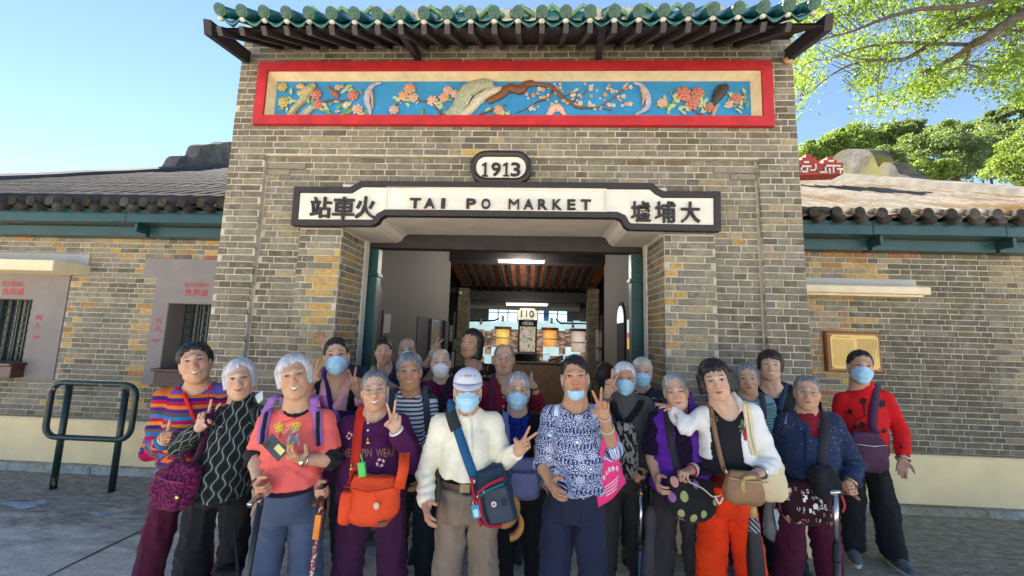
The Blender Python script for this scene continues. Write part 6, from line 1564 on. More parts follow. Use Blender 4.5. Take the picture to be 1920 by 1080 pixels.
def face_mask(p, kind):
 H = p.head; nu, nv = 17, 25; V = []
 mat = MASKW if kind == 'white' else MASKB
 for i in range(nv):
  v = i/(nv-1)
  for j in range(nu):
   u = -1+2*j/(nu-1)
   if kind == 'chin':
    zt = -0.066-0.006*abs(u)+0.012*u*u; zb = -0.122+0.030*u*u; z = zt*(1-v)+zb*v
    yc = np.interp(v, [0, 0.4, 0.8, 1], [0.104, 0.106, 0.092, 0.070]); x = u*0.058*p.sp.get('fw', 1)
   else:
    zt = 0.000-0.010*u*u+0.004*(abs(u) < 0.2); zb = -0.112+0.035*u*u; z = zt*(1-v)+zb*v
    yc = np.interp(v, [0, 0.28, 0.6, 0.9, 1], [0.105, 0.1285, 0.117, 0.100, 0.086]); x = u*(0.061+0.004*math.sin(math.pi*v))*p.sp.get('fw', 1)
    if kind == 'white': yc += 0.012*math.sin(math.pi*min(1, v*1.1)); x *= 0.96
   y = yc-0.066*abs(u)**2.6
   if kind != 'white': y += 0.0042*(2*abs((v*3.4) % 1-0.5)-0.5)*(1-u**4)
   V.append(H.L(x, y, z))
 m = put('face_mask', V, grid_faces(nu, nv), mat, p.o)
 mb = MB()
 for sx in (-1, 1):
  j = 0 if sx < 0 else nu-1
  a = V[nu*1+j]; b = V[nu*(nv-2)+j]; e1 = H.L(sx*0.080, -0.006, 0.008); e2 = H.L(sx*0.080, -0.008, -0.028)
  mb.tube([a, a*0.5+e1*0.5+H.ex*sx*0.004, e1, (e1+e2)/2-H.ey*0.006, e2, b*0.5+e2*0.5+H.ex*sx*0.004, b], 0.0013, 5)
 mb.build('ear_loop', MASKW, m, True)
def glasses(p, kind):
 H = p.head; mb = MB(); ln = MB()
 for sx in (-1, 1):
  c = (sx*0.0325, 0.106, 0.008); pts = []
  for k in range(20):
   a = 2*math.pi*k/20; ca, sa = math.cos(a), math.sin(a)
   pts.append(H.L(c[0]+0.0245*abs(ca)**0.8*np.sign(ca), c[1]-0.18*abs(c[0]+0.0245*ca-0.0)*0.8, c[2]+0.0185*abs(sa)**0.8*np.sign(sa)))
  mb.tube(pts, 0.0013, 6, closed=True); ln.add(pts, [tuple(range(20))])
  mb.tube([H.L(sx*0.057, 0.098, 0.012), H.L(sx*0.074, 0.075, 0.012), H.L(sx*0.079, 0.0, 0.010)], 0.0012, 5)
 mb.tube([H.L(-0.009, 0.108, 0.012), H.L(0, 0.111, 0.014), H.L(0.009, 0.108, 0.012)], 0.0013, 6)
 g = mb.build('glasses', METALW if kind != 'dark' else LASH, p.o, True)
 ln.build('lens', LENS, g, True)
def hair(p, h):
 H = p.head; s = H.s; hh = 0.0023*p.Y; t = h.get('t', 0.014)
 kind = h.get('kind', 'short'); col = h.get('col', 'grey')
 fr = h.get('fr', 0.062); part = h.get('part', 0.0); low = h.get('low', {'short': -0.045, 'bob': -0.085, 'long': -0.150, 'perm': -0.055, 'bald': -0.05}.get(kind, -0.05))
 ext = 0.15*s
 D = SDF(H.o-vec(ext, ext, 0.19*s), H.o+vec(ext, ext, 0.17*s), hh)
 M = H.M
 fw = p.sp.get('fw', 1.0)*0.92
 def f(X, Y, Z):
  dx, dy, dz = (X-H.o[0])/s, (Y-H.o[1])/s, (Z-H.o[2])/s
  x, y, z = (M[i][0]*dx+M[i][1]*dy+M[i][2]*dz for i in range(3)); x = x/H.kx
  def el(cx, cy, cz, rx, ry, rz):
   a, b_, c = (x-cx), (y-cy), (z-cz)
   k0 = np.sqrt((a/rx)**2+(b_/ry)**2+(c/rz)**2); k1 = np.sqrt((a/rx**2)**2+(b_/ry**2)**2+(c/rz**2)**2)+1e-9
   return k0*(k0-1)/k1
  d = el(0, -0.016, 0.032, 0.0725*fw+t, 0.085+t, 0.081+t*0.75)
  if kind in ('bob', 'long'):
   w = h.get('w', 0.012)
   cyl = np.sqrt((x/(0.079+w))**2+((y+0.018)/(0.082))**2)-1
   low_ = np.maximum(cyl*0.079, np.maximum(z-0.04, low-z))
   k = 0.02; q = np.maximum(k-np.abs(d-low_), 0)/k; d = np.minimum(d, low_)-q*q*k*0.25
  if kind == 'perm':
   d = d-0.006*np.sin(x*150+3*np.sin(z*90))*np.sin(y*140)*np.sin(z*150)
  # face opening
  zf = fr+part*x-h.get('curve', 6.0)*x*x+h.get('jag', 1.0)*(0.0040*np.sin(x*190+fr*900)+0.0025*np.sin(x*470+1))
  yc = h.get('yc', 0.030)+np.clip(z-0.01, 0, 1)*0.35
  cut = np.maximum(z-zf, yc-y)
  d = d+h.get('tp', 0.9)*t*np.clip(1-cut/0.028, 0, 1)**2
  d = np.maximum(d, -cut)
  # lower limit
  zl = np.where(y > -0.01, max(low, -0.03) if kind in ('short', 'bald', 'perm') else low, low-0.02)
  d = np.maximum(d, zl-z+0.003*np.sin(x*300)+0.002*np.sin(y*420))
  if kind in ('short', 'bald', 'perm'):
   d = np.maximum(d, -el(0.086, 0.004, -0.012, 0.026, 0.026, 0.034)); d = np.maximum(d, -el(-0.086, 0.004, -0.012, 0.026, 0.026, 0.034))
  if kind == 'bald':
   bald = el(0, 0.045, 0.12, 0.055, 0.09, 0.06); d = np.maximum(d, -bald)
  return d*s
 D.fn(f)
 V, Q = D.mesh()
 if len(V) == 0: return
 V = smoothv(V, Q, 1, 0.4); N = vnormals(V, Q); L = H.toL(V)
 cr = vec(h.get('crown', 0.01), -0.035, 0.125)
 rad = L-cr; ang = np.arctan2(rad[:,0], rad[:,1]); rr = np.linalg.norm(rad, axis=1)
 P2 = np.stack([np.cos(ang)*9, np.sin(ang)*9, rr*7], 1)
 streak = fbm(P2, 3, 5)
 V = V+N*(streak*h.get('rg', 0.0035)*s)[:,None]
 hv = np.clip(0.5+0.45*streak+0.15*RNG.standard_normal(len(V)), 0, 1)
 if h.get('rim'):        # greying parting: strands are paler near it
  hv = np.clip(hv+0.8*np.exp(-((L[:,0]-0.01)/0.010)**2)*(L[:,2] > 0.06), 0, 1)
 # loose strands laid over the mass
 ns = h.get('ns', 1000 if p.Y < 2.6 else 420); pick = RNG.integers(0, len(V), ns)
 SV, SF, SH = [], [], []
 crw = H.L(*cr); bv = BVHTree.FromPolygons([tuple(v) for v in V], [tuple(q_) for q_ in Q])
 for c in pick:
  q = V[c].copy(); n = N[c]; l0 = L[c]
  ln = h.get('sl', 0.032)*s*(0.5+0.7*RNG.random())/4; b0 = len(SV); v_ = RNG.random()*0.6+hv[c]*0.4; mess = 0.22*RNG.standard_normal(3)*h.get('mess', 1.0)
  if l0[2] < 0 and l0[1] > 0: ln *= 0.6
  for k in range(5):
   away = q-crw; fl = unit(away-n*np.dot(away, n))+mess+vec(0, 0, -0.15); fl = unit(fl-n*np.dot(fl, n))
   w = np.cross(n, fl)*0.0015*s*(1+0.5*(p.Y-1.9))*(1-0.18*k)
   c_ = q+n*(0.0010+0.0022*math.sin(k*0.75)*h.get('lift', 1.0))*s
   SV += [c_-w, c_+w]; SH += [v_, v_]
   q = q+fl*ln
   f_ = bv.find_nearest(Vector(q))
   if f_[0] is not None and f_[3] < 0.012:
    q = np.array(f_[0]); n2 = np.array(f_[1]); n = n2 if np.dot(n2, n) > 0 else n
  for k in range(4): SF.append((b0+2*k, b0+2*k+1, b0+2*k+3, b0+2*k+2))
 Vall = np.concatenate([V, np.array(SV)]); F = np.concatenate([Q, np.array(SF)+len(V)])
 put('hair', Vall, F, HAIRS[col], p.o, None, True, {'hv': ('FLOAT', np.concatenate([hv, SH]))})
def top_garment(p, lay):
 sp, T, Y = p.sp, p.T, p.Y; off = lay.get('off', 0.012); h = lay.get('h', 0.0039*Y)
 sleeve = lay.get('sleeve', 2.0); mid, hip = p.mid, p.hip
 hem = hip[2]-0.02
 if 'hem' in lay:     # hem height read at the person's own column
  pxx = proj_px(hip); hem = at(pxx, lay['hem'], Y-0.10)[2]
 pts = [p.SL, p.SR, hip, mid]+([p.arms[s_][k] for s_ in 'LR' for k in ('E', 'W')] if sleeve > 0 else [])
 pts = np.array(pts); lo, hi = pts.min(0)-0.10, pts.max(0)+0.12
 w = 0.17*sp.get('b', 1)+off+0.07+lay.get('flare', 0)
 lo = np.minimum(lo, [min(hip[0], mid[0])-w, hip[1]-w*0.95-sp.get('belly', 0.02), hem-0.03]); hi = np.maximum(hi, [max(hip[0], mid[0])+w, hip[1]+w*0.9, mid[2]+0.10])
 lo[2] = min(lo[2], hem-0.03)
 D = SDF(lo, hi, h)
 D.fn(T.f(off, zlo=hem, wav=lay.get('wav', 0.005), flare=lay.get('flare', 0.0)), k=0.03)
 sr = 0.040+off*0.6
 D.cone(p.SL+vec(0, 0, -0.012), p.mid+vec(0, 0.012, 0.010), sr, 0.050+off*0.4, 0.05); D.cone(p.SR+vec(0, 0, -0.012), p.mid+vec(0, 0.012, 0.010), sr, 0.050+off*0.4, 0.05)
 fit = lay.get('fit', 1.0)*p.kx**0.7
 for sd in 'LR':
  A = p.arms[sd]; S, E, W = A['S'], A['E'], A['W']
  sl = lay.get('sleeve'+sd, sleeve)
  if sl <= 0: continue
  ru, re, rw = (0.043+off*0.5)*fit, (0.038+off*0.5)*fit, (0.031+off*0.45)*(0.4+0.6*fit)
  ru, re, rw = max(ru, 0.0485), max(re, 0.0455), max(rw, 0.034)
  if sl < 1:
   c = S+(E-S)*sl
   D.cone(S, c+(E-S)*0.1, ru, ru*0.98+0.006, 0.03, cut=(c, unit(E-S)))
  else:
   D.cone(S, E, ru, re, 0.028)
   c = E+(W-E)*(sl-1)*0.97; r2 = re+(rw-re)*(sl-1)
   D.cone(E, c+unit(W-E)*0.03, re, r2, 0.014, cut=(c, unit(W-E)))
   if lay.get('cuff', False): D.cone(c-unit(W-E)*0.035, c+unit(W-E)*0.03, r2+0.004, r2+0.004, 0.004, cut=(c+unit(W-E)*0.003, unit(W-E)))
 # neck
 H = p.head; ax0 = mid+vec(0, 0.004, 0.03); nk = lay.get('neck', 'crew'); nv = unit(H.L(0, -0.016, -0.065)-ax0); nr = lay.get('nr', 0.068)
 f0 = p.fwd
 if nk == 'high':
  D.cone(ax0-nv*0.03, ax0+nv*lay.get('nh', 0.06), 0.066*H.s, 0.060*H.s, 0.02, cut=(ax0+nv*lay.get('nh', 0.06), nv))
 elif nk in ('crew', 'v', 'scoop'):
  dz = {'crew': 0.024, 'v': 0.12, 'scoop': 0.070}[nk]*lay.get('nd', 1.0)
  def cut(X, Y_, Z):
   x, y = X-ax0[0], Y_-ax0[1]; u = x*T.c+y*T.sn; w_ = -x*T.sn+y*T.c; z = Z-ax0[2]
   fr = np.clip(-w_/0.07, -0.6, 1.2)                    # towards the front the line drops
   zz = z+dz*fr+0.012
   if nk == 'v': return np.maximum(np.maximum(np.abs(u)-np.clip(nr*(zz+0.015)/dz, 0, nr), -zz), w_-0.10)
   return np.maximum(np.sqrt(u*u+(w_*0.8)**2)-nr*np.clip(0.55+zz*9, 0.0, 1.05), -zz)
  D.fn(cut, k=0.006, op='s')
 if 'open' in lay:
  w0, w1, xo = lay['open']
  def cut2(X, Y_, Z):
   x, y = X-(hip[0]+(mid[0]-hip[0])*np.clip((Z-hip[2])/(mid[2]-hip[2]), 0, 1.2)), Y_-mid[1]
   u = x*T.c+y*T.sn-xo; w_ = -x*T.sn+y*T.c; t = np.clip((Z-hem)/(mid[2]-hem), 0, 1.2)
   return np.maximum(np.abs(u)-(w0+(w1-w0)*t), w_+0.0)
  D.fn(cut2, k=0.006, op='s')
 V, Q = D.mesh(); V = smoothv(V, Q, 2, 0.5); N = vnormals(V, Q)
 am = lay.get('wr', 1.0)
 # cloth folds: soft drape, tension folds across the trunk, bunching at the elbows
 fold = lambda P, s_, w=0.17: np.exp(-(vnoise(P, s_)/w)**2)
 sg = np.sign(V[:,0]-p.mid[0]+1e-6)
 dr = fbm(V*vec(5, 5, 3)+sp['Y']*13, 2, 3)*0.006
 dr += 0.0100*fold(np.stack([V[:,0]*5+sg*V[:,2]*6, V[:,1]*5, V[:,2]*9-sg*V[:,0]*8], 1)+Y*7, 9)*np.clip(0.4+(p.mid[2]-V[:,2])*2, 0.3, 1)+0.0085*fold(np.stack([V[:,0]*12, V[:,1]*10, V[:,2]*3.2], 1)+Y*3, 11)*np.clip((p.mid[2]-V[:,2])*3, 0, 1)
 for sd in 'LR':
  A = p.arms[sd]
  for c, amp in ((A['E'], 0.010), (A['S']*0.7+A['E']*0.3+vec(0, 0, -0.05), 0.006), (A['W']*0.7+A['E']*0.3, 0.006)):
   g = np.exp(-(np.linalg.norm(V-c, axis=1)/0.085)**2); d_ = unit(A['W']-A['S']+1e-3)
   dr += amp*g*np.sin((V-c) @ d_*120+4*fbm(V*10, 2, 1))
 V = smoothv(V+N*(dr*am*min(1.2, 0.5+Y*0.2))[:,None], Q, 1, 0.5)
 pu, pz, side = shirt_attrs(V, T, [(-1, [p.arms['L'][k] for k in 'SEW']), (1, [p.arms['R'][k] for k in 'SEW'])])
 s3 = smoothv(np.stack([pu, pz, side], 1), Q, 3, 0.6); pu, pz, side = s3[:,0], s3[:,1], s3[:,2]
 o = put(lay.get('name', 'shirt'), V, Q, lay['mat'], p.o, None, True, {'pu': ('FLOAT', pu), 'pz': ('FLOAT', pz), 'side': ('FLOAT', side)})
 lay['o'] = o
 p.bvhs.append(BVHTree.FromPolygons([tuple(v) for v in V], [tuple(q) for q in Q]))
 if lay.get('collar'): collar(p, lay, o)
 return o
def proj_px(P):
 v = CM @ (np.asarray(P)-ORG); return 960+FPX*v[0]/v[2]
def proj(P):
 v = CM @ (np.asarray(P)-ORG); return 960+FPX*v[0]/v[2], 540+FPX*v[1]/v[2]
def collar(p, lay, o):
 H, T, mid = p.head, p.T, p.mid; kind = lay['collar']; ax = mid+vec(0, 0.005, 0.045); V = []; n = 21
 gap = {'shirt': 0.35, 'polo': 0.45, 'band': 0.0, 'open': 0.7}[kind]
 for i in range(n):
  a = gap+(2*math.pi-2*gap)*i/(n-1); c, s_ = math.sin(a), math.cos(a)     # a = 0 at the front
  fr = max(0, s_); e = min(1, min(i, n-1-i)/3.0)
  d = p.ex*c+p.fwd*s_
  r0 = 0.066*H.s
  top = ax+d*r0+vec(0, 0, 0.012-0.045*fr**2); fold = ax+d*(r0+0.008)+vec(0, 0, 0.016-0.045*fr**2)
  low = ax+d*(r0+0.030)+vec(0, 0, -0.026-0.045*fr**2-0.022*(1-e)*(kind != 'band'))+p.fwd*0.01*fr
  inn = ax+d*(r0+0.002)+vec(0, 0, -0.035-0.045*fr**2)
  if kind == 'band': low = ax+d*(r0+0.010)+vec(0, 0, -0.02)
  V += [inn, top, fold, low]
 F = [(4*i+k, 4*i+k+1, 4*(i+1)+k+1, 4*(i+1)+k) for i in range(n-1) for k in range(3)]
 put('collar', V, F, lay.get('cmat', lay['mat']), o, None, True, {'pu': ('FLOAT', [v[0] for v in V]), 'pz': ('FLOAT', [v[2] for v in V])})
def trousers(p, sp):
 T, hip, Y = p.T, p.hip, p.Y; h = 0.0050*Y; b = sp.get('b', 1.0)
 lay = sp['pants']; wide = lay.get('wide', 1.0); ft = [1.12*q for q in sp.get('ft', (-0.10, 0.10))]; fy = sp.get('fy', (0.0, 0.0))
 cuffz = lay.get('cuff', 0.055)
 an = [vec(hip[0]+ft[k]*p.ex[0], hip[1]+ft[k]*p.ex[1]+fy[k], 0.085) for k in (0, 1)]
 waist = lay.get('waist', hip[2]+0.10)
 xs = [hip[0]-0.25*b, hip[0]+0.25*b, an[0][0]-0.13, an[1][0]+0.13, an[0][0]+0.13, an[1][0]-0.13]; ys = [hip[1]-0.24, hip[1]+0.24, an[0][1]-0.13, an[1][1]+0.13]
 D = SDF([min(xs), min(ys), 0.0], [max(xs), max(ys), waist+0.04], h)
 D.fn(T.f(lay.get('off', -0.004), zlo=hip[2]-0.055, zhi=waist), [hip[0]-0.3, hip[1]-0.3, hip[2]-0.10], [hip[0]+0.3, hip[1]+0.3, waist+0.02], k=0.02)
 kn = []
 for k, sg in ((0, -1), (1, 1)):
  J = hip+p.ex*sg*0.080*b+vec(0, 0, -0.03); K = (J*0.52+an[k]*0.48)+p.fwd*0.02; kn.append(K)
  D.cone(J, K, 0.080*(0.4+0.6*b), 0.062*(0.5+0.5*wide), 0.022)
  r2 = 0.054*wide
  D.cone(K, an[k]*1.0+vec(0, 0, -0.02), 0.064*(0.5+0.5*wide), r2, 0.012, cut=(vec(0, 0, cuffz), vec(0, 0, -1)))
 V, Q = D.mesh(); V = smoothv(V, Q, 2, 0.5); N = vnormals(V, Q)
 dr = fbm(V*vec(7, 7, 3)+Y*5, 2, 2)*0.006+0.010*np.exp(-(vnoise(np.stack([V[:,0]*14, V[:,1]*9, V[:,2]*3.0], 1)+Y*9, 5)/0.16)**2)+0.005*np.exp(-(vnoise(np.stack([V[:,0]*6, V[:,1]*6, V[:,2]*13+V[:,0]*9], 1)+Y*4, 6)/0.15)**2)*np.exp(-((V[:,2]-0.42)/0.22)**2)
 for k in (0, 1):
  m = np.exp(-((V[:,2]-kn[k][2])/0.10)**2)*0.55+np.exp(-((V[:,2]-0.10)/0.09)**2)+0.5*np.exp(-((V[:,2]-hip[2]+0.12)/0.09)**2)
  dr += 0.0032*m*np.sin(V[:,2]*85+7*fbm(V*8, 2, 4)+V[:,0]*30)
 if lay.get('crease'): dr += 0.006*np.exp(-((V[:,0]-np.where(V[:,0] < hip[0], an[0][0], an[1][0]))/0.012)**2)*(V[:,2] < hip[2]-0.05)
 V = V+N*(dr*lay.get('wr', 1.0))[:,None]
 p.pants = put('trousers', V, Q, lay['mat'], p.o, None, True, {'pu': ('FLOAT', V[:,0]), 'pz': ('FLOAT', V[:,2])})
 p.bvhp = BVHTree.FromPolygons([tuple(v) for v in V], [tuple(q) for q in Q])
 if lay.get('ankle'):
  mb = MB()
  for k in (0, 1): mb.tube([an[k]+vec(0, 0, 0.10), an[k]+vec(0, 0, -0.03)], 0.036, 12)
  mb.build('sock' if lay['ankle'] == 'sock' else 'ankle', simple('sock', (0.7, 0.66, 0.58), 0.9) if lay['ankle'] == 'sock' else SKINS[sp.get('skin', 1)], p.o, True)
 for k, sg in ((0, -1), (1, 1)): shoe(p, an[k], sg, sp.get('shoe', ('canvas', (0.05, 0.05, 0.055))))
_shoe_m = {}
def shoe(p, a, sg, spec):
 nm, col = spec; key = (nm, col)
 if key not in _shoe_m:
  _shoe_m[key] = (simple('shoe_%d' % len(_shoe_m), col, 0.75, 0.15, 30, 0.3, 200), simple('sole_pale', (0.62, 0.60, 0.54), 0.7) if nm != 'dark' else simple('sole_dark', (0.03, 0.03, 0.03), 0.7))
 ang = p.sp.get('toe', 0.18)*sg; f = unit(p.fwd+p.ex*ang); s_ = np.cross(vec(0, 0, 1), f); a0 = vec(a[0], a[1], 0)
 h = max(0.006, 0.0028*p.Y)
 q = lambda l, w, z: a0+f*l+s_*w+vec(0, 0, z)
 D = SDF(a0-vec(0.26, 0.26, 0.01), a0+vec(0.26, 0.26, 0.16), h)
 D.cone(q(-0.045, 0, 0.045), q(0.10, 0, 0.036), 0.038, 0.036, 0.02); D.cone(q(0.10, 0, 0.036), q(0.155, 0, 0.030), 0.038, 0.028, 0.02)
 D.cone(q(-0.03, 0, 0.05), q(-0.02, 0, 0.11), 0.038, 0.040, 0.03); D.cone(q(0.0, 0, 0.08), q(0.07, 0, 0.05), 0.034, 0.028, 0.03)
 D.fn(lambda X, Y, Z: 0.016-Z+0*X, op='i'); D.fn(lambda X, Y, Z: Z-0.115+0*X, op='i')
 V, Q = D.mesh()
 if len(V) == 0: return
 o = put('shoe', smoothv(V, Q, 1), Q, _shoe_m[key][0], p.o)
 pr = []
 for i in range(20):
  t = 2*math.pi*i/20; l = math.cos(t); pr.append(q(0.055+0.135*l, 0.044*math.sin(t)*(1.0-0.12*l), 0))
 mb = MB(); V = [v+vec(0, 0, 0.002) for v in pr]+[v+vec(0, 0, 0.024) for v in pr]
 mb.add(V, [tuple(range(19, -1, -1)), tuple(range(20, 40))]+[(i, (i+1) % 20, 20+(i+1) % 20, 20+i) for i in range(20)])
 mb.build('sole', _shoe_m[key][1], o)
# ------------------------------------------------------------------ things worn over clothes
def cast(p, px, py, maxoff=0.0):
 """nearest point of the person's clothes along the pixel's line of sight"""
 r = unit(ray(px, py)); best = None
 for b in p.bvhs+([p.bvhp] if hasattr(p, 'bvhp') else [])+[p.skinbvh]:
  h = b.ray_cast(Vector(ORG), Vector(r), 12.0)
  if h[0] is not None and (best is None or h[3] < best[2]): best = (np.array(h[0]), np.array(h[1]), h[3])
 if best is None: return None
 n = best[1]
 if np.dot(n, r) > 0: n = -n
 return best[0], n
def catmull(P, m=6):
 P = [np.asarray(q, float) for q in P]; out = []
 for i in range(len(P)-1):
  a, b, c, d = P[max(i-1, 0)], P[i], P[i+1], P[min(i+2, len(P)-1)]
  for k in range(m):
   t = k/m; out.append(0.5*((2*b)+(-a+c)*t+(2*a-5*b+4*c-d)*t*t+(-a+3*b-3*c+d)*t**3))
 out.append(P[-1]); return out
def ribbon(pts, nrm, w, th, mb=None):
 mb = mb or MB(); V = []; n = len(pts)
 for i in range(n):
  t = unit(pts[min(i+1, n-1)]-pts[max(i-1, 0)]); nn = unit(nrm[i]-t*np.dot(nrm[i], t)); s_ = np.cross(t, nn)
  V += [pts[i]-s_*w/2, pts[i]+s_*w/2, pts[i]+s_*w/2+nn*th, pts[i]-s_*w/2+nn*th]
 F = [(4*i+a, 4*i+b, 4*(i+1)+b, 4*(i+1)+a) for i in range(n-1) for a, b in ((0, 1), (1, 2), (2, 3), (3, 0))]+[(3, 2, 1, 0), (4*n-4, 4*n-3, 4*n-2, 4*n-1)]
 return mb.add(V, F)
def strap(p, pxs, w, mat, parent, name='strap', over=True, lift=0.004, th=0.004, end=None):
 """a band lying on the clothes, through image points from the shoulder down"""
 pts, nr = [], []
 dense = catmull([vec(*q, 0) for q in pxs], 7)
 for q in dense:
  c = cast(p, q[0], q[1])
  if c is None:
   pts.append(at(q[0], q[1], p.Y+0.03)); nr.append(vec(0, -1, 0.3))
  else: pts.append(c[0]+c[1]*lift); nr.append(c[1])
 # keep the band taut: smooth depth along it
 for _ in range(6):
  for i in range(1, len(pts)-1):
   m = (pts[i-1]+pts[i+1])/2; d = np.dot(m-pts[i], vec(0, -1, 0))
   if d > 0: pts[i] = pts[i]+vec(0, -1, 0)*d*0.8
   else: pts[i] = pts[i]*0.75+m*0.25
   nr[i] = unit(nr[i-1]+nr[i]+nr[i+1])
 if over:
  t0 = pts[0]; pts = [t0+vec(0, 0.13, -0.10), t0+vec(0, 0.09, -0.01), t0+vec(0, 0.04, 0.012)]+pts; nr = [vec(0, 1, 0.2), vec(0, 0.6, 0.8), vec(0, -0.1, 1)]+nr
 if end is not None: pts.append(np.asarray(end)); nr.append(nr[-1])
 return ribbon(pts, nr, w, th).build(name, mat, parent, True)
def decal(p, V, F, mat, name, parent, lift=0.0025, attrs=None):
 """geometry given in image pixels (x, y) laid on the clothes"""
 out = []
 for q in V:
  c = cast(p, q[0], q[1]); out.append(c[0]+c[1]*lift if c is not None else at(q[0], q[1], p.Y-0.1))
 return put(name, out, F, mat, parent, None, False, attrs)
def text_px(s, x0, y0, x1, y1, slope=0.0, bold=0.0):
 V, F = text_geo(s, x0, x1, 0, 1, 0, 0, bold, 2)
 return np.stack([V[:,0], y1+(y0-y1)*V[:,2]+slope*(V[:,0]-x0)], 1), F
def pouch(name, label, cat, c, w, hgt, d, mat, tilt=0.0, yaw=0.0, prof=None, sq=2.8, pinch=0.35, seed=1, wr=0.006, n=36, m=22, top_open=False, attrs=True, group=None):
 """soft bag: stacked super-ellipse rings, centre c, width w, height hgt, depth d"""
 c = np.asarray(c, float); prof = prof or [(0, 0.82), (0.15, 0.93), (0.5, 1.0), (0.8, 0.97), (0.93, 0.85), (1, 0.6)]
 px_, py_ = zip(*prof); V = []; w *= 0.92; hgt *= 0.94
 ex = vec(math.cos(yaw), math.sin(yaw), 0); ey = vec(-math.sin(yaw), math.cos(yaw), 0)
 ct, st = math.cos(tilt), math.sin(tilt)
 for i in range(m):
  v = i/(m-1); ww = np.interp(v, px_, py_)*w/2; dd = d/2*(pinch+(1-pinch)*min(1, math.sin(min(v*1.25, 1)*math.pi/2)**0.8))*(math.sqrt(max(0, 1-((v-0.8)/0.2)**2*0.65)) if v > 0.8 else 1)
  for k in range(n):
   a = 2*math.pi*k/n; ca, sa = math.cos(a), math.sin(a)
   x = ww*abs(ca)**(2/sq)*np.sign(ca); y = dd*abs(sa)**(2/sq)*np.sign(sa); z = hgt*(0.5-v)
   V.append((x, y, z))
 V = np.array(V); F = [(i*n+k, i*n+(k+1) % n, (i+1)*n+(k+1) % n, (i+1)*n+k) for i in range(m-1) for k in range(n)]
 F += [tuple(range(n-1, -1, -1)), tuple((m-1)*n+k for k in range(n))]
 nz = fbm(V*vec(14, 14, 9)+seed*11, 3, seed)*wr+fbm(np.stack([V[:,0]*9+V[:,2]*22, V[:,1]*8, V[:,2]*9-V[:,0]*14], 1)+seed, 2, seed+3)*wr*0.7
 Nn = V*vec(1/w**2, 1/d**2, 0.3/hgt**2); Nn /= np.linalg.norm(Nn, axis=1)[:,None]+1e-9
 Lc = V.copy(); V = V+Nn*nz[:,None]
 x = V[:,0]*ct-V[:,2]*st; z = V[:,0]*st+V[:,2]*ct
 Wd = c+x[:,None]*ex+V[:,1][:,None]*ey+z[:,None]*vec(0, 0, 1)
 o = put(name, Wd, F, mat, None, c, True, {'pu': ('FLOAT', Lc[:,0]), 'pz': ('FLOAT', Lc[:,2])}, label=label, cat=cat, group=group)
 o_fr = (c, ex, ey, ct, st)
 def loc(x, y, z): return c+ex*(x*ct-z*st)+ey*y+vec(0, 0, 1)*(x*st+z*ct)
 return o, loc
# ------------------------------------------------------------------ clothes: colours and prints
def weave(n, s=0.3, sc=260): n.rough(0.88); n.b.inputs['Specular IOR Level'].default_value = 0.2; n.b.inputs['Sheen Weight'].default_value = 0.06; n.bump(n.noise(sc, 2), s, 0.003)
def vary(n, c, amt=0.18, sc=7):
 return n.mix(n.math('MULTIPLY', n.noise(sc, 3), amt), c, (0, 0, 0))
def M_stripes():
 n = NT('knit_stripes'); z = n.attr('pz')
 cs = ['b0124f','3d1d6e','c96a24','5b4f9c','b0124f','2f6fae','6a5a55','3d1d6e','e08a2c','b0124f','2f78b4','55504a','5a2277','d9772a']
 t = n.math('FRACT', n.math('ADD', n.math('MULTIPLY', z, 3.55), n.math('MULTIPLY', n.noise(6, 1), 0.02)))
 stops = [(i/len(cs), hexc(c)) for i, c in enumerate(cs)]
 n.base(vary(n, n.ramp(t, stops, 'CONSTANT'))); weave(n, 0.5, 190); return n.m
def M_ogee():
 n = NT('ogee_print'); u, z = n.attr('pu'), n.attr('pz')
 v = n.math('DIVIDE', u, 0.027); fl = n.math('FLOOR', v); fr = n.math('FRACT', v)
 par = n.math('MULTIPLY', n.math('MODULO', n.math('ABSOLUTE', fl), 2.0), math.pi)
 off = n.math('MULTIPLY', n.math('SINE', n.math('ADD', n.math('MULTIPLY', z, 2*math.pi/0.088), par)), 0.25)
 d = n.math('ABSOLUTE', n.math('SUBTRACT', n.math('SUBTRACT', fr, 0.5), off))
 line = n.math('LESS_THAN', d, 0.06); line2 = n.math('LESS_THAN', n.math('ABSOLUTE', n.math('SUBTRACT', d, 0.19)), 0.05)
 c = n.mix(line2, (0.012, 0.014, 0.013), (0.02, 0.06, 0.065)); c = n.mix(line, c, (0.33, 0.35, 0.31))
 n.base(c); weave(n); return n.m
def M_bw():
 n = NT('breton_stripes'); t = n.math('FRACT', n.math('MULTIPLY', n.math('ADD', n.attr('pz'), n.math('MULTIPLY', n.noise(7, 1), 0.004)), 43.0))
 n.base(vary(n, n.mix(n.math('LESS_THAN', t, 0.42), (0.66, 0.67, 0.66), (0.035, 0.04, 0.055)))); weave(n); return n.m
def M_teal():
 n = NT('teal_stripes'); t = n.math('FRACT', n.math('MULTIPLY', n.attr('pz'), 55.0))
 n.base(vary(n, n.mix(n.math('LESS_THAN', t, 0.45), (0.22, 0.38, 0.42), (0.07, 0.20, 0.24)))); weave(n); return n.m
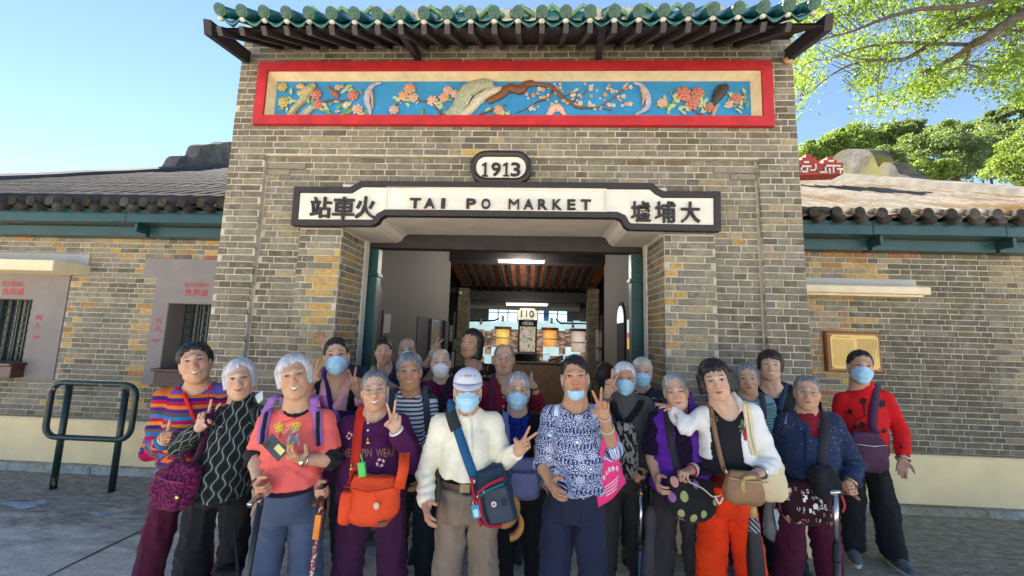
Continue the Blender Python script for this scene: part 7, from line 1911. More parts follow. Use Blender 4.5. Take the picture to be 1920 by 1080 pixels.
def M_blueprint():
 n = NT('blue_white_print'); u, z = n.attr('pu'), n.attr('pz'); uv = n.comb(u, z, 0.0)
 base = n.mix(n.math('GREATER_THAN', n.noise(165, 3, uv, 0.7), 0.52), (0.015, 0.03, 0.14), (0.62, 0.67, 0.80))
 fl = n.vor(18, uv, rnd=0.5); ring = n.math('SINE', n.math('MULTIPLY', fl, 60.0))
 inner = n.math('LESS_THAN', fl, 0.34)
 med = n.mix(n.math('GREATER_THAN', n.math('ADD', ring, n.math('MULTIPLY', n.noise(140, 2, uv), 1.5)), 0.55), (0.03, 0.06, 0.24), (0.74, 0.77, 0.86))
 bars = n.math('MULTIPLY', n.math('LESS_THAN', n.math('FRACT', n.math('MULTIPLY', u, 62.0)), 0.35), n.math('LESS_THAN', n.math('FRACT', n.math('ADD', n.math('MULTIPLY', z, 15.0), 0.3)), 0.32))
 c = n.mix(inner, base, med); c = n.mix(n.math('MULTIPLY', bars, n.math('GREATER_THAN', fl, 0.28)), c, (0.01, 0.015, 0.09))
 n.base(c); weave(n, 0.2); return n.m
def M_spots(name, ground, cols, scale, th, rnd=1.0, blot=14):
 n = NT(name); uv = n.comb(n.attr('pu'), n.attr('pz'), 0.0)
 wob = n.mix(0.06, uv, n.noise(22, 2, uv, out=1))
 d = n.vor(scale, wob, rnd=rnd); cc = n.sep(n.vor(scale, wob, out='Color', rnd=rnd))[0]
 k = len(cols); col = n.ramp(cc, [(i/k, hexc(c) if isinstance(c, str) else c) for i, c in enumerate(cols)], 'CONSTANT')
 m = n.math('LESS_THAN', n.math('ADD', d, n.math('MULTIPLY', n.noise(90, 2, uv), 0.25)), th)
 n.base(vary(n, n.mix(m, hexc(ground) if isinstance(ground, str) else ground, col))); weave(n); return n.m
def M_blotch(name, ground, col, scale, lo=0.56, stretch=(1, 1)):
 n = NT(name); uv = n.scale(n.comb(n.attr('pu'), n.attr('pz'), 0.0), stretch[0], stretch[1], 1)
 m = n.math('GREATER_THAN', n.noise(scale, 4, uv, 0.65), lo)
 n.base(n.mix(m, hexc(ground), hexc(col))); weave(n); return n.m
def M_floralblack():
 n = NT('black_orange_floral'); uv = n.comb(n.attr('pu'), n.attr('pz'), 0.0)
 m = n.math('GREATER_THAN', n.noise(42, 3, uv, 0.6), 0.56)
 reg = n.math('GREATER_THAN', n.noise(9, 2, uv), 0.44)
 n.base(n.mix(n.math('MULTIPLY', m, reg), (0.012, 0.011, 0.012), n.ramp(n.noise(60, 2, uv), [(0.35, hexc('8a4a22')), (0.55, hexc('d99a56')), (0.7, hexc('e8c08a'))]))); weave(n); return n.m
def M_knit(name, col):
 n = NT(name); rib = n.math('SINE', n.math('MULTIPLY', n.attr('pu'), 620.0)); n.base(vary(n, hexc(col), 0.3)); weave(n)
 n.bump(n.math('ADD', rib, n.noise(200, 2)), 0.5, 0.003); return n.m
def M_denimdots():
 n = NT('navy_dots_denim'); uv = n.comb(n.attr('pu'), n.attr('pz'), 0.0)
 d = n.vor(34, n.scale(uv, 1.0, 1.5, 1), rnd=0.5); cc = n.sep(n.vor(34, n.scale(uv, 1.0, 1.5, 1), out='Color', rnd=0.5))[0]
 m = n.math('LESS_THAN', d, 0.20)
 dc = n.ramp(cc, [(0, hexc('8a93a8')), (0.4, hexc('3d4f80')), (0.7, hexc('7a4050'))], 'CONSTANT')
 c = n.mix(n.noise(150, 2), (0.012, 0.022, 0.055), (0.030, 0.050, 0.105)); n.base(n.mix(n.math('MULTIPLY', m, 0.75), c, dc)); weave(n, 0.4); return n.m
CR = cloth
SLATE = CR('slate_denim', hexc('4d5a73')); BLACKP = CR('black_trousers', (0.014, 0.014, 0.016)); NAVYP = CR('navy_trousers', (0.017, 0.021, 0.05))
MAROON = CR('maroon_trousers', hexc('5a1c36')); PLUM = CR('plum', hexc('4c1648')); KHAKI = CR('khaki_trousers', hexc('8d7a69')); CHAR = CR('charcoal_trousers', hexc('3c3638'))
GREYP = CR('grey_trousers', hexc('45433f')); ORANGEP = CR('orange_trousers', hexc('ee3d0c')); DKP = CR('dark_jeans', (0.02, 0.024, 0.036))
CORAL = CR('coral_tee', hexc('ee6a62')); BLK = CR('black_knit', (0.013, 0.013, 0.016)); CREAMSH = CR('cream_shirt', hexc('efe8cf')); WHITEC = CR('white_cardigan', hexc('e9e6df'), 0.9, 0.06, 0.5, 110)
PINK = CR('pink_top', hexc('dfa3a2')); NAVYT = CR('navy_top', (0.017, 0.02, 0.042)); DRED = CR('dark_red_polo', hexc('7e1626')); VEST = CR('purple_vest', hexc('62289a'))
LACE = M_blotch('purple_lace', '2a1038', '120818', 90, 0.5); RED = CR('red_sweater', hexc('cf1a1e'), 0.9, 0.06, 0.5, 150); PALEBL = CR('pale_denim', hexc('8297ad'))
DGREY = CR('dark_grey_top', hexc('2c2c34'))
def arm(e, w, t=None, pose='rest', **k):
 d = dict(e=e, w=w, pose=pose, **k)
 if t: d['t'] = t
 return d
SPECS = {}
SPECS['A'] = ('woman in a rainbow striped sweater giving a thumbs up beside the ticket window', dict(old=0.60, nose=0.95, jowl=0.64, arch=0.0028, Y=2.30, ht=(362, 641), ch=(371, 720), sl=(308, 749), sr=(424, 738), hx=335, b=1.08, belly=0.03, skin=1, smile=1, open=0.8, eye=0.65, fw=1.06,
 hair=dict(kind='short', col='black', t=0.021, fr=0.066, curve=5.0, low=-0.02), armL=arm((285, 845), (312, 822), None, 'up', d=(0.45, -0.8, 0.25), n=(0.9, 0.35, 0.1)),
 tops=[dict(name='sweater', mat=M_stripes(), off=0.012, sleeve=1.9, hem=885, neck='scoop', nr=0.085, nd=0.55)], pants=dict(mat=MAROON, wide=1.25), ft=(-0.13, 0.10), shoe=('dark', (0.03, 0.03, 0.03))))
SPECS['B'] = ('white haired woman in a black wavy print blouse making a victory sign', dict(nose=1.09, jowl=0.73, arch=0.0013, Y=2.15, ht=(449, 672), ch=(450, 749), sl=(402, 788), sr=(492, 784), hx=400, b=1.0, belly=0.03, skin=3, smile=0.9, eye=0.9, fw=1.03,
 hair=dict(kind='bob', col='white', t=0.018, fr=0.068, part=0.40, low=-0.050, curve=4, sl=0.045, w=0.008), armL=arm((338, 838), (376, 800), (401, 745), 'V'),
 tops=[dict(name='blouse', mat=M_ogee(), off=0.014, sleeve=1.95, fit=1.12, hem=945, neck='high', nh=0.018, flare=0.03, wav=0.004)], pants=dict(mat=BLACKP, wide=1.25), ft=(-0.10, 0.12), shoe=('dark', (0.02, 0.02, 0.02))))
SPECS['C'] = ('white haired woman in a coral graphic T-shirt holding a phone and a black cane', dict(nose=0.86, jowl=0.94, arch=0.0023, Y=1.95, ht=(547, 664), ch=(557, 748), sl=(505, 800), sr=(606, 795), hx=535, b=1.07, belly=0.035, skin=1, smile=1, open=1.0, eye=0.6, fw=1.02,
 hair=dict(kind='bob', col='white', t=0.020, fr=0.066, part=0.30, low=-0.045, curve=5, sl=0.05, w=0.010), armL=arm((480, 858), (486, 908), (482, 945), 'grip', n=(0.75, -0.45, 0)),
 armR=arm((622, 862), (566, 861), (520, 850), 'hold', n=(0.0, 0.9, 0.3)),
 tops=[dict(name='black_undershirt', mat=BLK, off=0.004, sleeve=1.15, sleeveL=1.12, neck='crew', nr=0.054, nd=0.35, hem=905), dict(name='tee_shirt', mat=CORAL, off=0.014, sleeve=0.80, fit=1.12, hem=918, neck='crew', nr=0.066, nd=0.7, flare=0.02)],
 pants=dict(mat=SLATE, wide=1.35), ft=(-0.10, 0.12), shoe=('dark', (0.05, 0.05, 0.06))))
SPECS['D'] = ('masked woman in a pink draped top raising both hands', dict(old=0.30, nose=0.94, jowl=1.10, arch=0.0034, Y=2.52, ht=(630, 632), ch=(632, 702), sl=(590, 733), sr=(674, 731), b=0.95, skin=1, smile=0.5, mask='blue', eye=0.9,
 hair=dict(kind='short', col='black', t=0.012, fr=0.066, curve=7), armL=arm((572, 762), (583, 716), (597, 668), 'VV'), armR=arm((694, 772), (668, 730), (666, 684), 'V'),
 tops=[dict(name='draped_top', mat=PINK, off=0.012, sleeve=1.7, hem=800, neck='v', nr=0.06, nd=0.75), dict(name='black_cardigan', mat=BLK, off=0.020, sleeve=0.35, hem=830, neck='v', nr=0.09, open=(0.075, 0.088, 0.0))],
 pants=dict(mat=DKP, wide=1.1), shoe=('sport', hexc('4a3358'))))
SPECS['E'] = ('smiling woman in a purple sweatshirt with an orange shoulder bag and victory sign', dict(nose=1.18, jowl=0.58, arch=0.0042, Y=2.12, ht=(702, 692), ch=(704, 769), sl=(652, 806), sr=(748, 802), hx=696, b=1.13, belly=0.045, skin=3, smile=1, open=1.0, eye=0.6, glasses='thin', fw=1.04,
 hair=dict(kind='short', col='grey', t=0.011, fr=0.072, curve=5, low=-0.04), armL=arm((612, 872), (598, 912), (592, 950), 'grip', n=(0.8, -0.4, 0)), armR=arm((776, 862), (742, 806), (740, 746), 'V'),
 tops=[dict(name='sweatshirt', mat=PLUM, off=0.018, sleeve=1.95, fit=1.05, cuff=True, hem=950, neck='crew', nr=0.070, collar='polo')], pants=dict(mat=CR('plum_trousers', hexc('421a3c')), wide=1.3), ft=(-0.12, 0.13), shoe=('sport', hexc('6a2f5e'))))
SPECS['F'] = ('short haired woman in a navy top making a victory sign at the gate post', dict(old=0.50, nose=0.91, jowl=0.73, arch=0.0053, Y=3.08, ht=(718, 635), ch=(720, 683), sl=(692, 706), sr=(752, 704), b=1.0, skin=1, smile=0.8, eye=0.7, Lref=0.235,
 hair=dict(kind='short', col='brown', t=0.014, fr=0.058, curve=4, low=-0.02), armL=arm((640, 690), (606, 645), (592, 615), 'open'), armR=arm((752, 738), (716, 712), (722, 676), 'V'),
 tops=[dict(name='navy_top', mat=NAVYT, off=0.012, sleeve=1.1, hem=820, neck='v', nr=0.06, nd=0.6)], pants=dict(mat=DKP), shoe=('dark', (0.03, 0.03, 0.03))))
SPECS['G'] = ('grey haired person in a blue mask waving a victory sign inside the gateway', dict(nose=1.06, jowl=0.84, arch=0.0044, Y=3.62, ht=(762, 633), ch=(764, 681), sl=(738, 700), sr=(790, 700), b=0.95, skin=1, mask='blue',
 hair=dict(kind='bald', col='lgrey', t=0.007, fr=0.070, curve=6), armR=arm((797, 690), (812, 660), (836, 628), 'V', efar=False),
 tops=[dict(name='dark_shirt', mat=DGREY, off=0.012, sleeve=1.2, hem=800, neck='crew')], pants=dict(mat=DKP), shoe=('dark', (0.03, 0.03, 0.03))))
SPECS['H'] = ('grey haired person in a thin striped long sleeved shirt', dict(nose=0.88, jowl=0.86, arch=0.0040, Y=2.40, ht=(767, 660), ch=(769, 732), sl=(733, 762), sr=(805, 760), hx=768, b=0.92, skin=2, smile=0.6, open=0.4, eye=0.9,
 hair=dict(kind='short', col='grey', t=0.015, fr=0.058, part=-0.1, curve=3, low=-0.03), armL=None, armR=arm((812, 830), (790, 895), (777, 925), 'rest', n=(-0.6, -0.5, 0)),
 tops=[dict(name='striped_shirt', mat=M_bw(), off=0.012, sleeve=1.8, hem=860, neck='crew', nr=0.062)], pants=dict(mat=DKP, wide=1.0), ft=(-0.06, 0.10), shoe=('sport', hexc('8f959d'))))
SPECS['I'] = ('person in a white moulded mask and magenta flowered shirt', dict(nose=0.97, jowl=0.13, arch=0.0053, Y=2.95, ht=(826, 652), ch=(827, 707), sl=(797, 733), sr=(860, 731), b=0.95, skin=3, mask='white', eye=0.8,
 hair=dict(kind='bald', col='lgrey', t=0.006, fr=0.066, curve=5),
 tops=[dict(name='flowered_shirt', mat=M_blotch('magenta_floral', '6a1238', '2f0a26', 34, 0.50), off=0.012, sleeve=1.8, hem=840, neck='crew')], pants=dict(mat=DKP), shoe=('dark', (0.03, 0.03, 0.03))))
SPECS['J'] = ('man in a cream shirt, white cap and blue mask with a navy shoulder bag', dict(nose=1.04, jowl=0.82, arch=0.0054, Y=2.08, ht=(878, 690), ch=(876, 769), sl=(826, 800), sr=(925, 796), hx=876, hz=0.50, b=0.95, belly=0.02, skin=1, mask='blue', eye=0.7,
 hair=dict(kind='short', col='grey', t=0.006, fr=0.04, low=-0.035, ns=80), armL=arm((798, 888), (800, 948), (802, 995), 'rest', n=(0.55, 0.6, 0)), armR=arm((944, 862), (972, 846), (1010, 806), 'V', n=(-0.3, -1, 0.25)),
 tops=[dict(name='shirt', mat=CREAMSH, off=0.014, sleeve=1.97, fit=0.98, cuff=True, hem=905, neck='crew', nr=0.058, nd=0.9, collar='shirt', wr=0.6)], pants=dict(mat=KHAKI, wide=1.3, crease=True, off=0.010, waist=None), ft=(-0.10, 0.11), shoe=('dark', (0.03, 0.025, 0.02))))
SPECS['K'] = ('woman with shoulder length black hair and orange flowered black top looking aside', dict(old=0.30, nose=1.14, jowl=1.02, arch=0.0030, Y=3.20, ht=(888, 615), ch=(881, 671), sl=(857, 702), sr=(920, 698), b=1.0, skin=2, smile=0.1, yaw=-0.45, eye=0.8,
 hair=dict(kind='long', col='black', t=0.014, fr=0.056, low=-0.115, curve=3, w=0.008), tops=[dict(name='floral_top', mat=M_floralblack(), off=0.014, sleeve=1.5, hem=830, neck='scoop', nr=0.075)], pants=dict(mat=BLACKP), shoe=('dark', (0.03, 0.03, 0.03))))
SPECS['L'] = ('person in a dark red polo shirt and tinted glasses giving a thumbs up', dict(nose=1.17, jowl=0.54, arch=0.0057, Y=3.0, ht=(946, 643), ch=(944, 702), sl=(908, 732), sr=(985, 729), b=1.03, skin=1, smile=0.3, glasses='thin', eye=0.8, fw=1.05,
 hair=dict(kind='bald', col='grey', t=0.007, fr=0.072, curve=5), armR=arm((1014, 772), (1002, 724), None, 'up', d=(-0.45, -0.75, 0.3), n=(-0.85, 0.3, 0)),
 tops=[dict(name='polo_shirt', mat=DRED, off=0.014, sleeve=1.75, hem=830, neck='v', nr=0.05, nd=0.5, collar='polo')], pants=dict(mat=DKP), shoe=('dark', (0.03, 0.03, 0.03))))
SPECS['M'] = ('masked woman with glasses in a black patterned jacket carrying a lavender bag', dict(nose=1.20, jowl=0.20, arch=0.0017, Y=2.45, ht=(975, 697), ch=(968, 765), sl=(932, 795), sr=(1008, 797), hx=976, b=0.95, skin=3, mask='blue', glasses='thin', eye=0.8,
 hair=dict(kind='short', col='lgrey', t=0.012, fr=0.066, part=-0.2, curve=4), armL=None, armR=arm((1020, 862), (1022, 900), (1020, 930), 'rest'),
 tops=[dict(name='blue_blouse', mat=M_blotch('royal_blue', '1c2c86', '0d1650', 60, 0.52), off=0.008, sleeve=0, hem=880, neck='crew', nr=0.064), dict(name='jacket', mat=M_blotch('black_red_squiggle', '121014', '5a2622', 24, 0.63, (1, 0.6)), off=0.020, sleeve=1.9, hem=895, neck='v', nr=0.075, open=(0.055, 0.050, 0.0))],
 pants=dict(mat=BLACKP, wide=1.0, cuff=0.12, ankle='skin'), ft=(-0.09, 0.09), shoe=('sport', (0.03, 0.03, 0.035))))
SPECS['N'] = ('woman in a blue and white print blouse with her mask pulled down to the chin', dict(nose=0.94, jowl=1.07, arch=0.0032, Y=2.08, ht=(1076, 665), ch=(1080, 744), sl=(1035, 786), sr=(1123, 786), hx=1078, b=1.0, belly=0.02, skin=2, smile=0.1, mask='chin', eye=0.9, fw=0.98,
 hair=dict(kind='short', col='black', t=0.012, fr=0.060, part=-0.35, curve=4, low=-0.03), armL=arm((1016, 868), (1034, 908), (1050, 940), 'rest', n=(0.7, 0.5, 0)), armR=arm((1147, 842), (1133, 780), (1125, 722), 'V'),
 tops=[dict(name='print_blouse', mat=M_blueprint(), off=0.015, sleeve=1.05, fit=1.12, hem=930, neck='crew', nr=0.075, flare=0.02)], pants=dict(mat=NAVYP, wide=1.3), ft=(-0.10, 0.11), shoe=('dark', (0.03, 0.03, 0.03))))
SPECS['O'] = ('white haired masked woman in a grey turtleneck holding a blue cane', dict(nose=1.10, jowl=0.40, arch=0.0035, Y=2.60, ht=(1170, 678), ch=(1172, 739), sl=(1133, 764), sr=(1206, 763), hx=1172, b=0.95, skin=1, mask='blue', eye=0.7,
 hair=dict(kind='short', col='white', t=0.015, fr=0.058, part=0.2, curve=4), armL=arm((1120, 782), (1140, 735), (1150, 688), 'V'), armR=arm((1222, 842), (1206, 890), (1200, 915), 'grip', n=(-0.5, -0.7, 0)),
 tops=[dict(name='turtleneck', mat=M_knit('grey_knit', '66645f'), off=0.014, sleeve=1.9, hem=900, neck='high', nh=0.05)], pants=dict(mat=GREYP, wide=1.15), ft=(-0.10, 0.10), shoe=('sport', hexc('2c3238'))))
SPECS['P'] = ('white curly haired masked woman in a multicoloured floral blouse by the brick pier', dict(nose=1.00, jowl=0.45, arch=0.0039, Y=3.05, ht=(1204, 670), ch=(1204, 724), sl=(1176, 748), sr=(1236, 746), b=1.0, skin=3, mask='blue', eye=0.7,
 hair=dict(kind='perm', col='cream', t=0.016, fr=0.055, curve=4, rg=0.006), tops=[dict(name='floral_blouse', mat=M_spots('multi_floral', '2a2a38', ['c9506a', '4a9aa0', 'd8cfc2', '7a4a90', 'e0b070', 'b02848'], 44, 0.42), off=0.014, sleeve=1.4, hem=850, neck='crew')], pants=dict(mat=DKP), shoe=('dark', (0.03, 0.03, 0.03))))
SPECS['Q'] = ('grey haired woman in a purple padded vest with a balloon print bag', dict(nose=1.08, jowl=1.00, arch=0.0044, Y=2.38, ht=(1260, 698), ch=(1273, 767), sl=(1232, 790), sr=(1316, 784), hx=1278, b=1.0, belly=0.03, skin=3, smile=0.7, eye=0.55,
 hair=dict(kind='short', col='lgrey', t=0.009, fr=0.068, curve=3), armL=arm((1222, 856), (1232, 898), (1237, 935), 'hold', n=(0.6, -0.4, 0)), armR=arm((1338, 868), (1295, 882), (1262, 892), 'grip', n=(0, -0.2, -1)),
 tops=[dict(name='lace_top', mat=LACE, off=0.008, sleeve=1.9, sleeveL=0.95, hem=890, neck='scoop', nr=0.07, fit=1.1), dict(name='padded_vest', mat=VEST, off=0.026, sleeve=0, hem=935, neck='high', nh=0.02, open=(0.050, 0.045, -0.005), wr=1.4)], pants=dict(mat=CHAR, wide=1.25), ft=(-0.10, 0.10), shoe=('sport', hexc('6b6a68'))))
SPECS['R'] = ('black haired woman in a white cardigan and bright orange trousers', dict(old=0.35, nose=1.22, jowl=0.96, arch=0.0060, Y=2.22, ht=(1332, 674), ch=(1351, 748), sl=(1318, 786), sr=(1408, 780), hx=1372, b=0.95, skin=3, smile=0.2, lip=1, eye=0.9,
 hair=dict(kind='bob', col='black', t=0.022, fr=0.054, low=-0.075, curve=1.0, w=0.026, mess=1.2, sl=0.05, rg=0.006), armL=arm((1285, 800), (1258, 765), (1233, 758), 'open', wfar=True, n=(0.1, 0.5, -0.8)), armR=arm((1446, 868), (1424, 886), (1395, 896), 'grip', n=(-0.2, -0.3, -0.9)),
 tops=[dict(name='black_top', mat=BLK, off=0.008, sleeve=0, hem=890, neck='scoop', nr=0.075), dict(name='cardigan', mat=WHITEC, off=0.016, sleeve=1.9, fit=0.92, wr=0.6, hem=870, neck='v', nr=0.075, open=(0.07, 0.062, -0.03))], pants=dict(mat=ORANGEP, wide=1.3, cuff=0.16, ankle='sock'), ft=(-0.10, 0.11), shoe=('canvas', hexc('a01020'))))
SPECS['S'] = ('grey haired woman in a teal striped shirt behind the white cardigan', dict(nose=1.12, jowl=0.26, arch=0.0053, Y=2.85, ht=(1397, 680), ch=(1405, 738), sl=(1372, 764), sr=(1438, 760), b=0.95, skin=1, smile=0.1, eye=0.7,
 hair=dict(kind='bob', col='grey', t=0.011, fr=0.062, low=-0.05, curve=4, w=0.004), tops=[dict(name='striped_shirt', mat=M_teal(), off=0.014, sleeve=1.1, hem=870, neck='crew', collar='open', cmat=PALEBL)], pants=dict(mat=DKP), shoe=('sport', hexc('7a6a64'))))
SPECS['T'] = ('smiling woman with a reddish brown bob in a black top', dict(old=0.35, nose=1.24, jowl=1.00, arch=0.0038, Y=2.92, ht=(1445, 656), ch=(1444, 713), sl=(1410, 742), sr=(1486, 739), b=1.05, skin=3, smile=1, open=0.8, eye=0.6, fw=1.05,
 hair=dict(kind='bob', col='brown', t=0.022, fr=0.046, low=-0.040, curve=1.5, w=0.010), tops=[dict(name='black_top', mat=BLK, off=0.012, sleeve=1.0, hem=870, neck='scoop', nr=0.095, nd=0.8)], pants=dict(mat=BLACKP), shoe=('dark', (0.03, 0.03, 0.03))))
SPECS['U'] = ('grey haired woman in a navy dotted jacket with a letter print bag', dict(nose=1.14, jowl=0.31, arch=0.0052, Y=2.50, ht=(1513, 703), ch=(1513, 768), sl=(1472, 796), sr=(1560, 796), hx=1520, b=1.08, belly=0.03, skin=1, smile=0.3, glasses='thin', eye=0.7, fw=1.08,
 hair=dict(kind='short', col='grey', t=0.011, fr=0.068, curve=4), armL=None, armR=arm((1602, 872), (1592, 908), (1572, 925), 'grip', n=(-0.5, -0.7, 0)),
 tops=[dict(name='red_turtleneck', mat=DRED, off=0.004, sleeve=0, hem=850, neck='high', nh=0.05), dict(name='denim_jacket', mat=M_denimdots(), off=0.020, sleeve=1.95, fit=1.05, hem=912, neck='v', nr=0.06, nd=0.6, collar='shirt')], pants=dict(mat=MAROON, wide=1.15), ft=(-0.10, 0.10), shoe=('dark', (0.04, 0.04, 0.04))))
SPECS['V'] = ('masked woman in a bright red sweater standing apart in front of the brass notice', dict(nose=1.08, jowl=0.38, arch=0.0013, Y=3.15, ht=(1614, 655), ch=(1612, 719), sl=(1580, 752), sr=(1658, 748), hx=1632, b=1.03, skin=1, mask='blue', eye=0.8, yaw=0.12, Lref=0.235,
 hair=dict(kind='short', col='black', t=0.012, fr=0.064, part=0.2, curve=5), armR=arm((1690, 812), (1693, 862), (1688, 905), 'rest'),
 tops=[dict(name='sweater', mat=RED, off=0.014, sleeve=1.9, fit=1.02, hem=857, neck='high', nh=0.03)], pants=dict(mat=BLACKP, wide=1.45), ft=(-0.09, 0.13), shoe=('sport', hexc('5e6468'))))
for _k, (_l, _s) in SPECS.items():
 if _s['pants'].get('waist', 0) is None: _s['pants'].pop('waist')
 person(_k, _l, _s)
PP = PEOPLE
def W_(px, py, Y): return at(px, py, Y)
def topo(k, i=-1): return PP[k].sp['tops'][i]['o']
def px2m(n, Y): return n/FPX*Y
def front(k, px, py, d):
 """depth just in front of the person's clothes"""
 c = cast(PP[k], px, py); return (c[0][1] if c is not None else PP[k].Y)-d
METAL = simple('bright_metal', (0.6, 0.58, 0.54), 0.25, 0.05, 40, 0, metal=1.0); GOLD = simple('gold_metal', (0.65, 0.45, 0.16), 0.3, 0.05, 40, 0, metal=1.0)
def band(k, sd, r, w, mat, name, label=None, t=0.9, parent=None):
 """bracelet round a wrist"""
 A = PP[k].arms[sd]; ax = unit(A['W']-A['E']); c = A['E']+(A['W']-A['E'])*t; u = unit(np.cross(ax, vec(0.2, 0.3, 1))); v = np.cross(ax, u)
 pts = [c+r*(math.cos(2*math.pi*i/20)*u+math.sin(2*math.pi*i/20)*v) for i in range(20)]
 return MB().tube(pts, w, 6, closed=True).build(name, mat, PP[k].o, True)
def cyl_px(a, b, Ya, Yb, r0, r1, n=12): return ([W_(*a, Ya), W_(*b, Yb)], [r0, r1])
def to_ground(a, b, Y):
 """extend a stick seen from a to b (pixels) at distance Y down to the ground"""
 A, B = W_(*a, Y), W_(*b, Y); d = B-A; t = (A[2]-0.0)/(-d[2]); return A, A+d*t
# ---- A: red strap
strap(PP['A'], [(343, 736), (351, 752), (361, 776), (374, 805)], 0.018, CR('red_strap', hexc('e0282a')), topo('A'), 'shoulder_strap', over=False)
MB().tube([W_(389, 712, 2.24), W_(391, 735, 2.2), W_(390, 752, 2.2)], 0.002, 5).build('cord_necklace', RED, PP['A'].o, True)
band('A', 'L', 0.033, 0.006, simple('beads_yellow', (0.6, 0.45, 0.2), 0.4), 'bracelet', t=0.98)
# ---- B: magenta hobo bag
MAG = M_blotch('magenta_lace_bag', '7a2152', '3a0c2e', 70, 0.49)
bag, lo_ = pouch('handbag', 'magenta lace patterned hobo bag hanging on the strap of the wavy print blouse', 'handbag', W_(331, 908, 1.99), px2m(88, 2.0), px2m(88, 2.0), 0.12, MAG, tilt=-0.22, prof=[(0, 0.50), (0.12, 0.78), (0.35, 0.97), (0.6, 1.0), (0.8, 0.9), (0.93, 0.66), (1, 0.35)], seed=3, wr=0.012)
strap(PP['B'], [(398, 772), (391, 800), (384, 828), (374, 858), (366, 886)], 0.040, MAG, bag, end=lo_(0.09, -0.03, 0.06))
ribbon([lo_(0.03, -0.02, 0.11), lo_(-0.01, -0.02, 0.15), lo_(0.02, 0.0, 0.17)], [vec(0, -1, 0)]*3, 0.03, 0.004).build('handle', MAG, bag, True)
MB().tube([lo_(-0.10, -0.062, 0.045), lo_(0, -0.066, 0.04), lo_(0.08, -0.062, 0.05)], 0.004, 6).build('zip', CR('zip_plum', hexc('8a3a6a')), bag, True)
MB().sphere(lo_(0.075, -0.066, -0.02), (0.011, 0.004, 0.011), 10, 6).build('charm', GOLD, bag, True)
rect_ = MB(); P_ = [W_(387-6, 812-7, 2.0), W_(387+8, 812-5, 2.0), W_(387+6, 812+9, 2.0), W_(387-8, 812+6, 2.0)]; c_ = cast(PP['B'], 387, 814)
if c_ is not None: sh = vec(0, c_[0][1]-0.012-2.0, 0); rect_.tube([q+sh for q in P_], 0.0025, 6, closed=True).build('buckle', METAL, bag, True)
# ---- C: backpack straps, print, phone, cane, watch
LIL = CR('lilac_strap', hexc('9a68b4'))
bp = empty('backpack', PP['C'].mid+vec(0, 0.25, -0.25), 'lilac backpack worn by the woman in the coral T-shirt', 'backpack')
pk = PP['C'].mid+vec(0.0, 0.24, -0.16); q_, _ = pouch('pack_body', None, None, pk, 0.26, 0.36, 0.14, LIL, seed=5); q_.parent = bp; q_.location = LOC[q_.name]-LOC[bp.name]; LOC[q_.name] = LOC[bp.name]
for nm, pts in (('strap', [(511, 748), (503, 772), (495, 800), (492, 832)]), ('strap', [(588, 748), (594, 772), (597, 800), (600, 835)])):
 strap(PP['C'], pts, 0.042, LIL, bp, nm); 
for pts in ([(503, 768), (497, 795), (493, 832)], [(596, 768), (598, 800), (600, 835)]): strap(PP['C'], pts, 0.018, BLK, bp, 'strap_webbing', over=False, lift=0.010)
tee = topo('C')
def blob(p, cx, cy, rx, ry, mat, name, parent, n=14, wob=0.25, ph=0.0, lift=0.003):
 V = [(cx, cy)]+[(cx+rx*math.cos(2*math.pi*i/n)*(1+wob*math.sin(5*2*math.pi*i/n+ph)), cy+ry*math.sin(2*math.pi*i/n)*(1+wob*math.sin(5*2*math.pi*i/n+ph))) for i in range(n)]
 return decal(p, V, [(0, 1+i, 1+(i+1) % n) for i in range(n)], mat, name, parent, lift)
YEL = simple('print_yellow', (0.72, 0.55, 0.05), 0.85, 0.1, 60, 0); PGREY = simple('print_grey', (0.45, 0.45, 0.45), 0.85, 0.25, 90, 0); PDK = simple('print_dark', (0.12, 0.10, 0.09), 0.85, 0.2, 60, 0); PSAL = simple('print_salmon', (0.80, 0.30, 0.16), 0.85, 0.1, 50, 0); PWH = simple('print_white', (0.78, 0.76, 0.72), 0.85, 0.06, 40, 0)
decal(PP['C'], [(536, 826), (546, 812), (549, 806), (556, 806), (559, 818), (561, 830), (541, 837)], [tuple(range(7))], PGREY, 'tower_print', tee, 0.002); decal(PP['C'], [(535, 827), (561, 828), (562, 834), (541, 839)], [(0, 1, 2, 3)], PWH, 'card_print', tee, 0.0028)
for cx, cy, r in ((519, 799, 4.2), (526, 796, 4.5), (522, 806, 5), (528, 804, 4), (554, 797, 5), (560, 795, 4), (557, 803, 4.2), (551, 803, 4), (541, 834, 4.4)): blob(PP['C'], cx, cy, r, r, YEL, 'flower_print', tee, 15, 0.3, cx); blob(PP['C'], cx, cy, 1.4, 1.4, PDK, 'flower_eye', tee, 8, 0, lift=0.004)
decal(PP['C'], [(528, 811), (542, 800), (546, 803), (534, 815)], [(0, 1, 2, 3)], PSAL, 'swash_print', tee, 0.002); decal(PP['C'], [(536, 797), (549, 793), (550, 797), (538, 801)], [(0, 1, 2, 3)], PSAL, 'swash_print', tee, 0.002)
for a, b in (((527, 794), (545, 788)), ((545, 788), (555, 784)), ((526, 812), (524, 822))): 
 pts = [cast(PP['C'], a[0]+(b[0]-a[0])*t, a[1]+(b[1]-a[1])*t) for t in (0, .5, 1)]
 MB().tube([p_[0]+p_[1]*0.003 for p_ in pts if p_ is not None], 0.0016, 5).build('line_print', PDK, tee, True)
gC = PP['C'].arms['R']['grip']; ph = empty('phone', gC+vec(-0.03, -0.02, 0.02), 'grey mobile phone with a yellow sticker held in front of the coral T-shirt', 'phone')
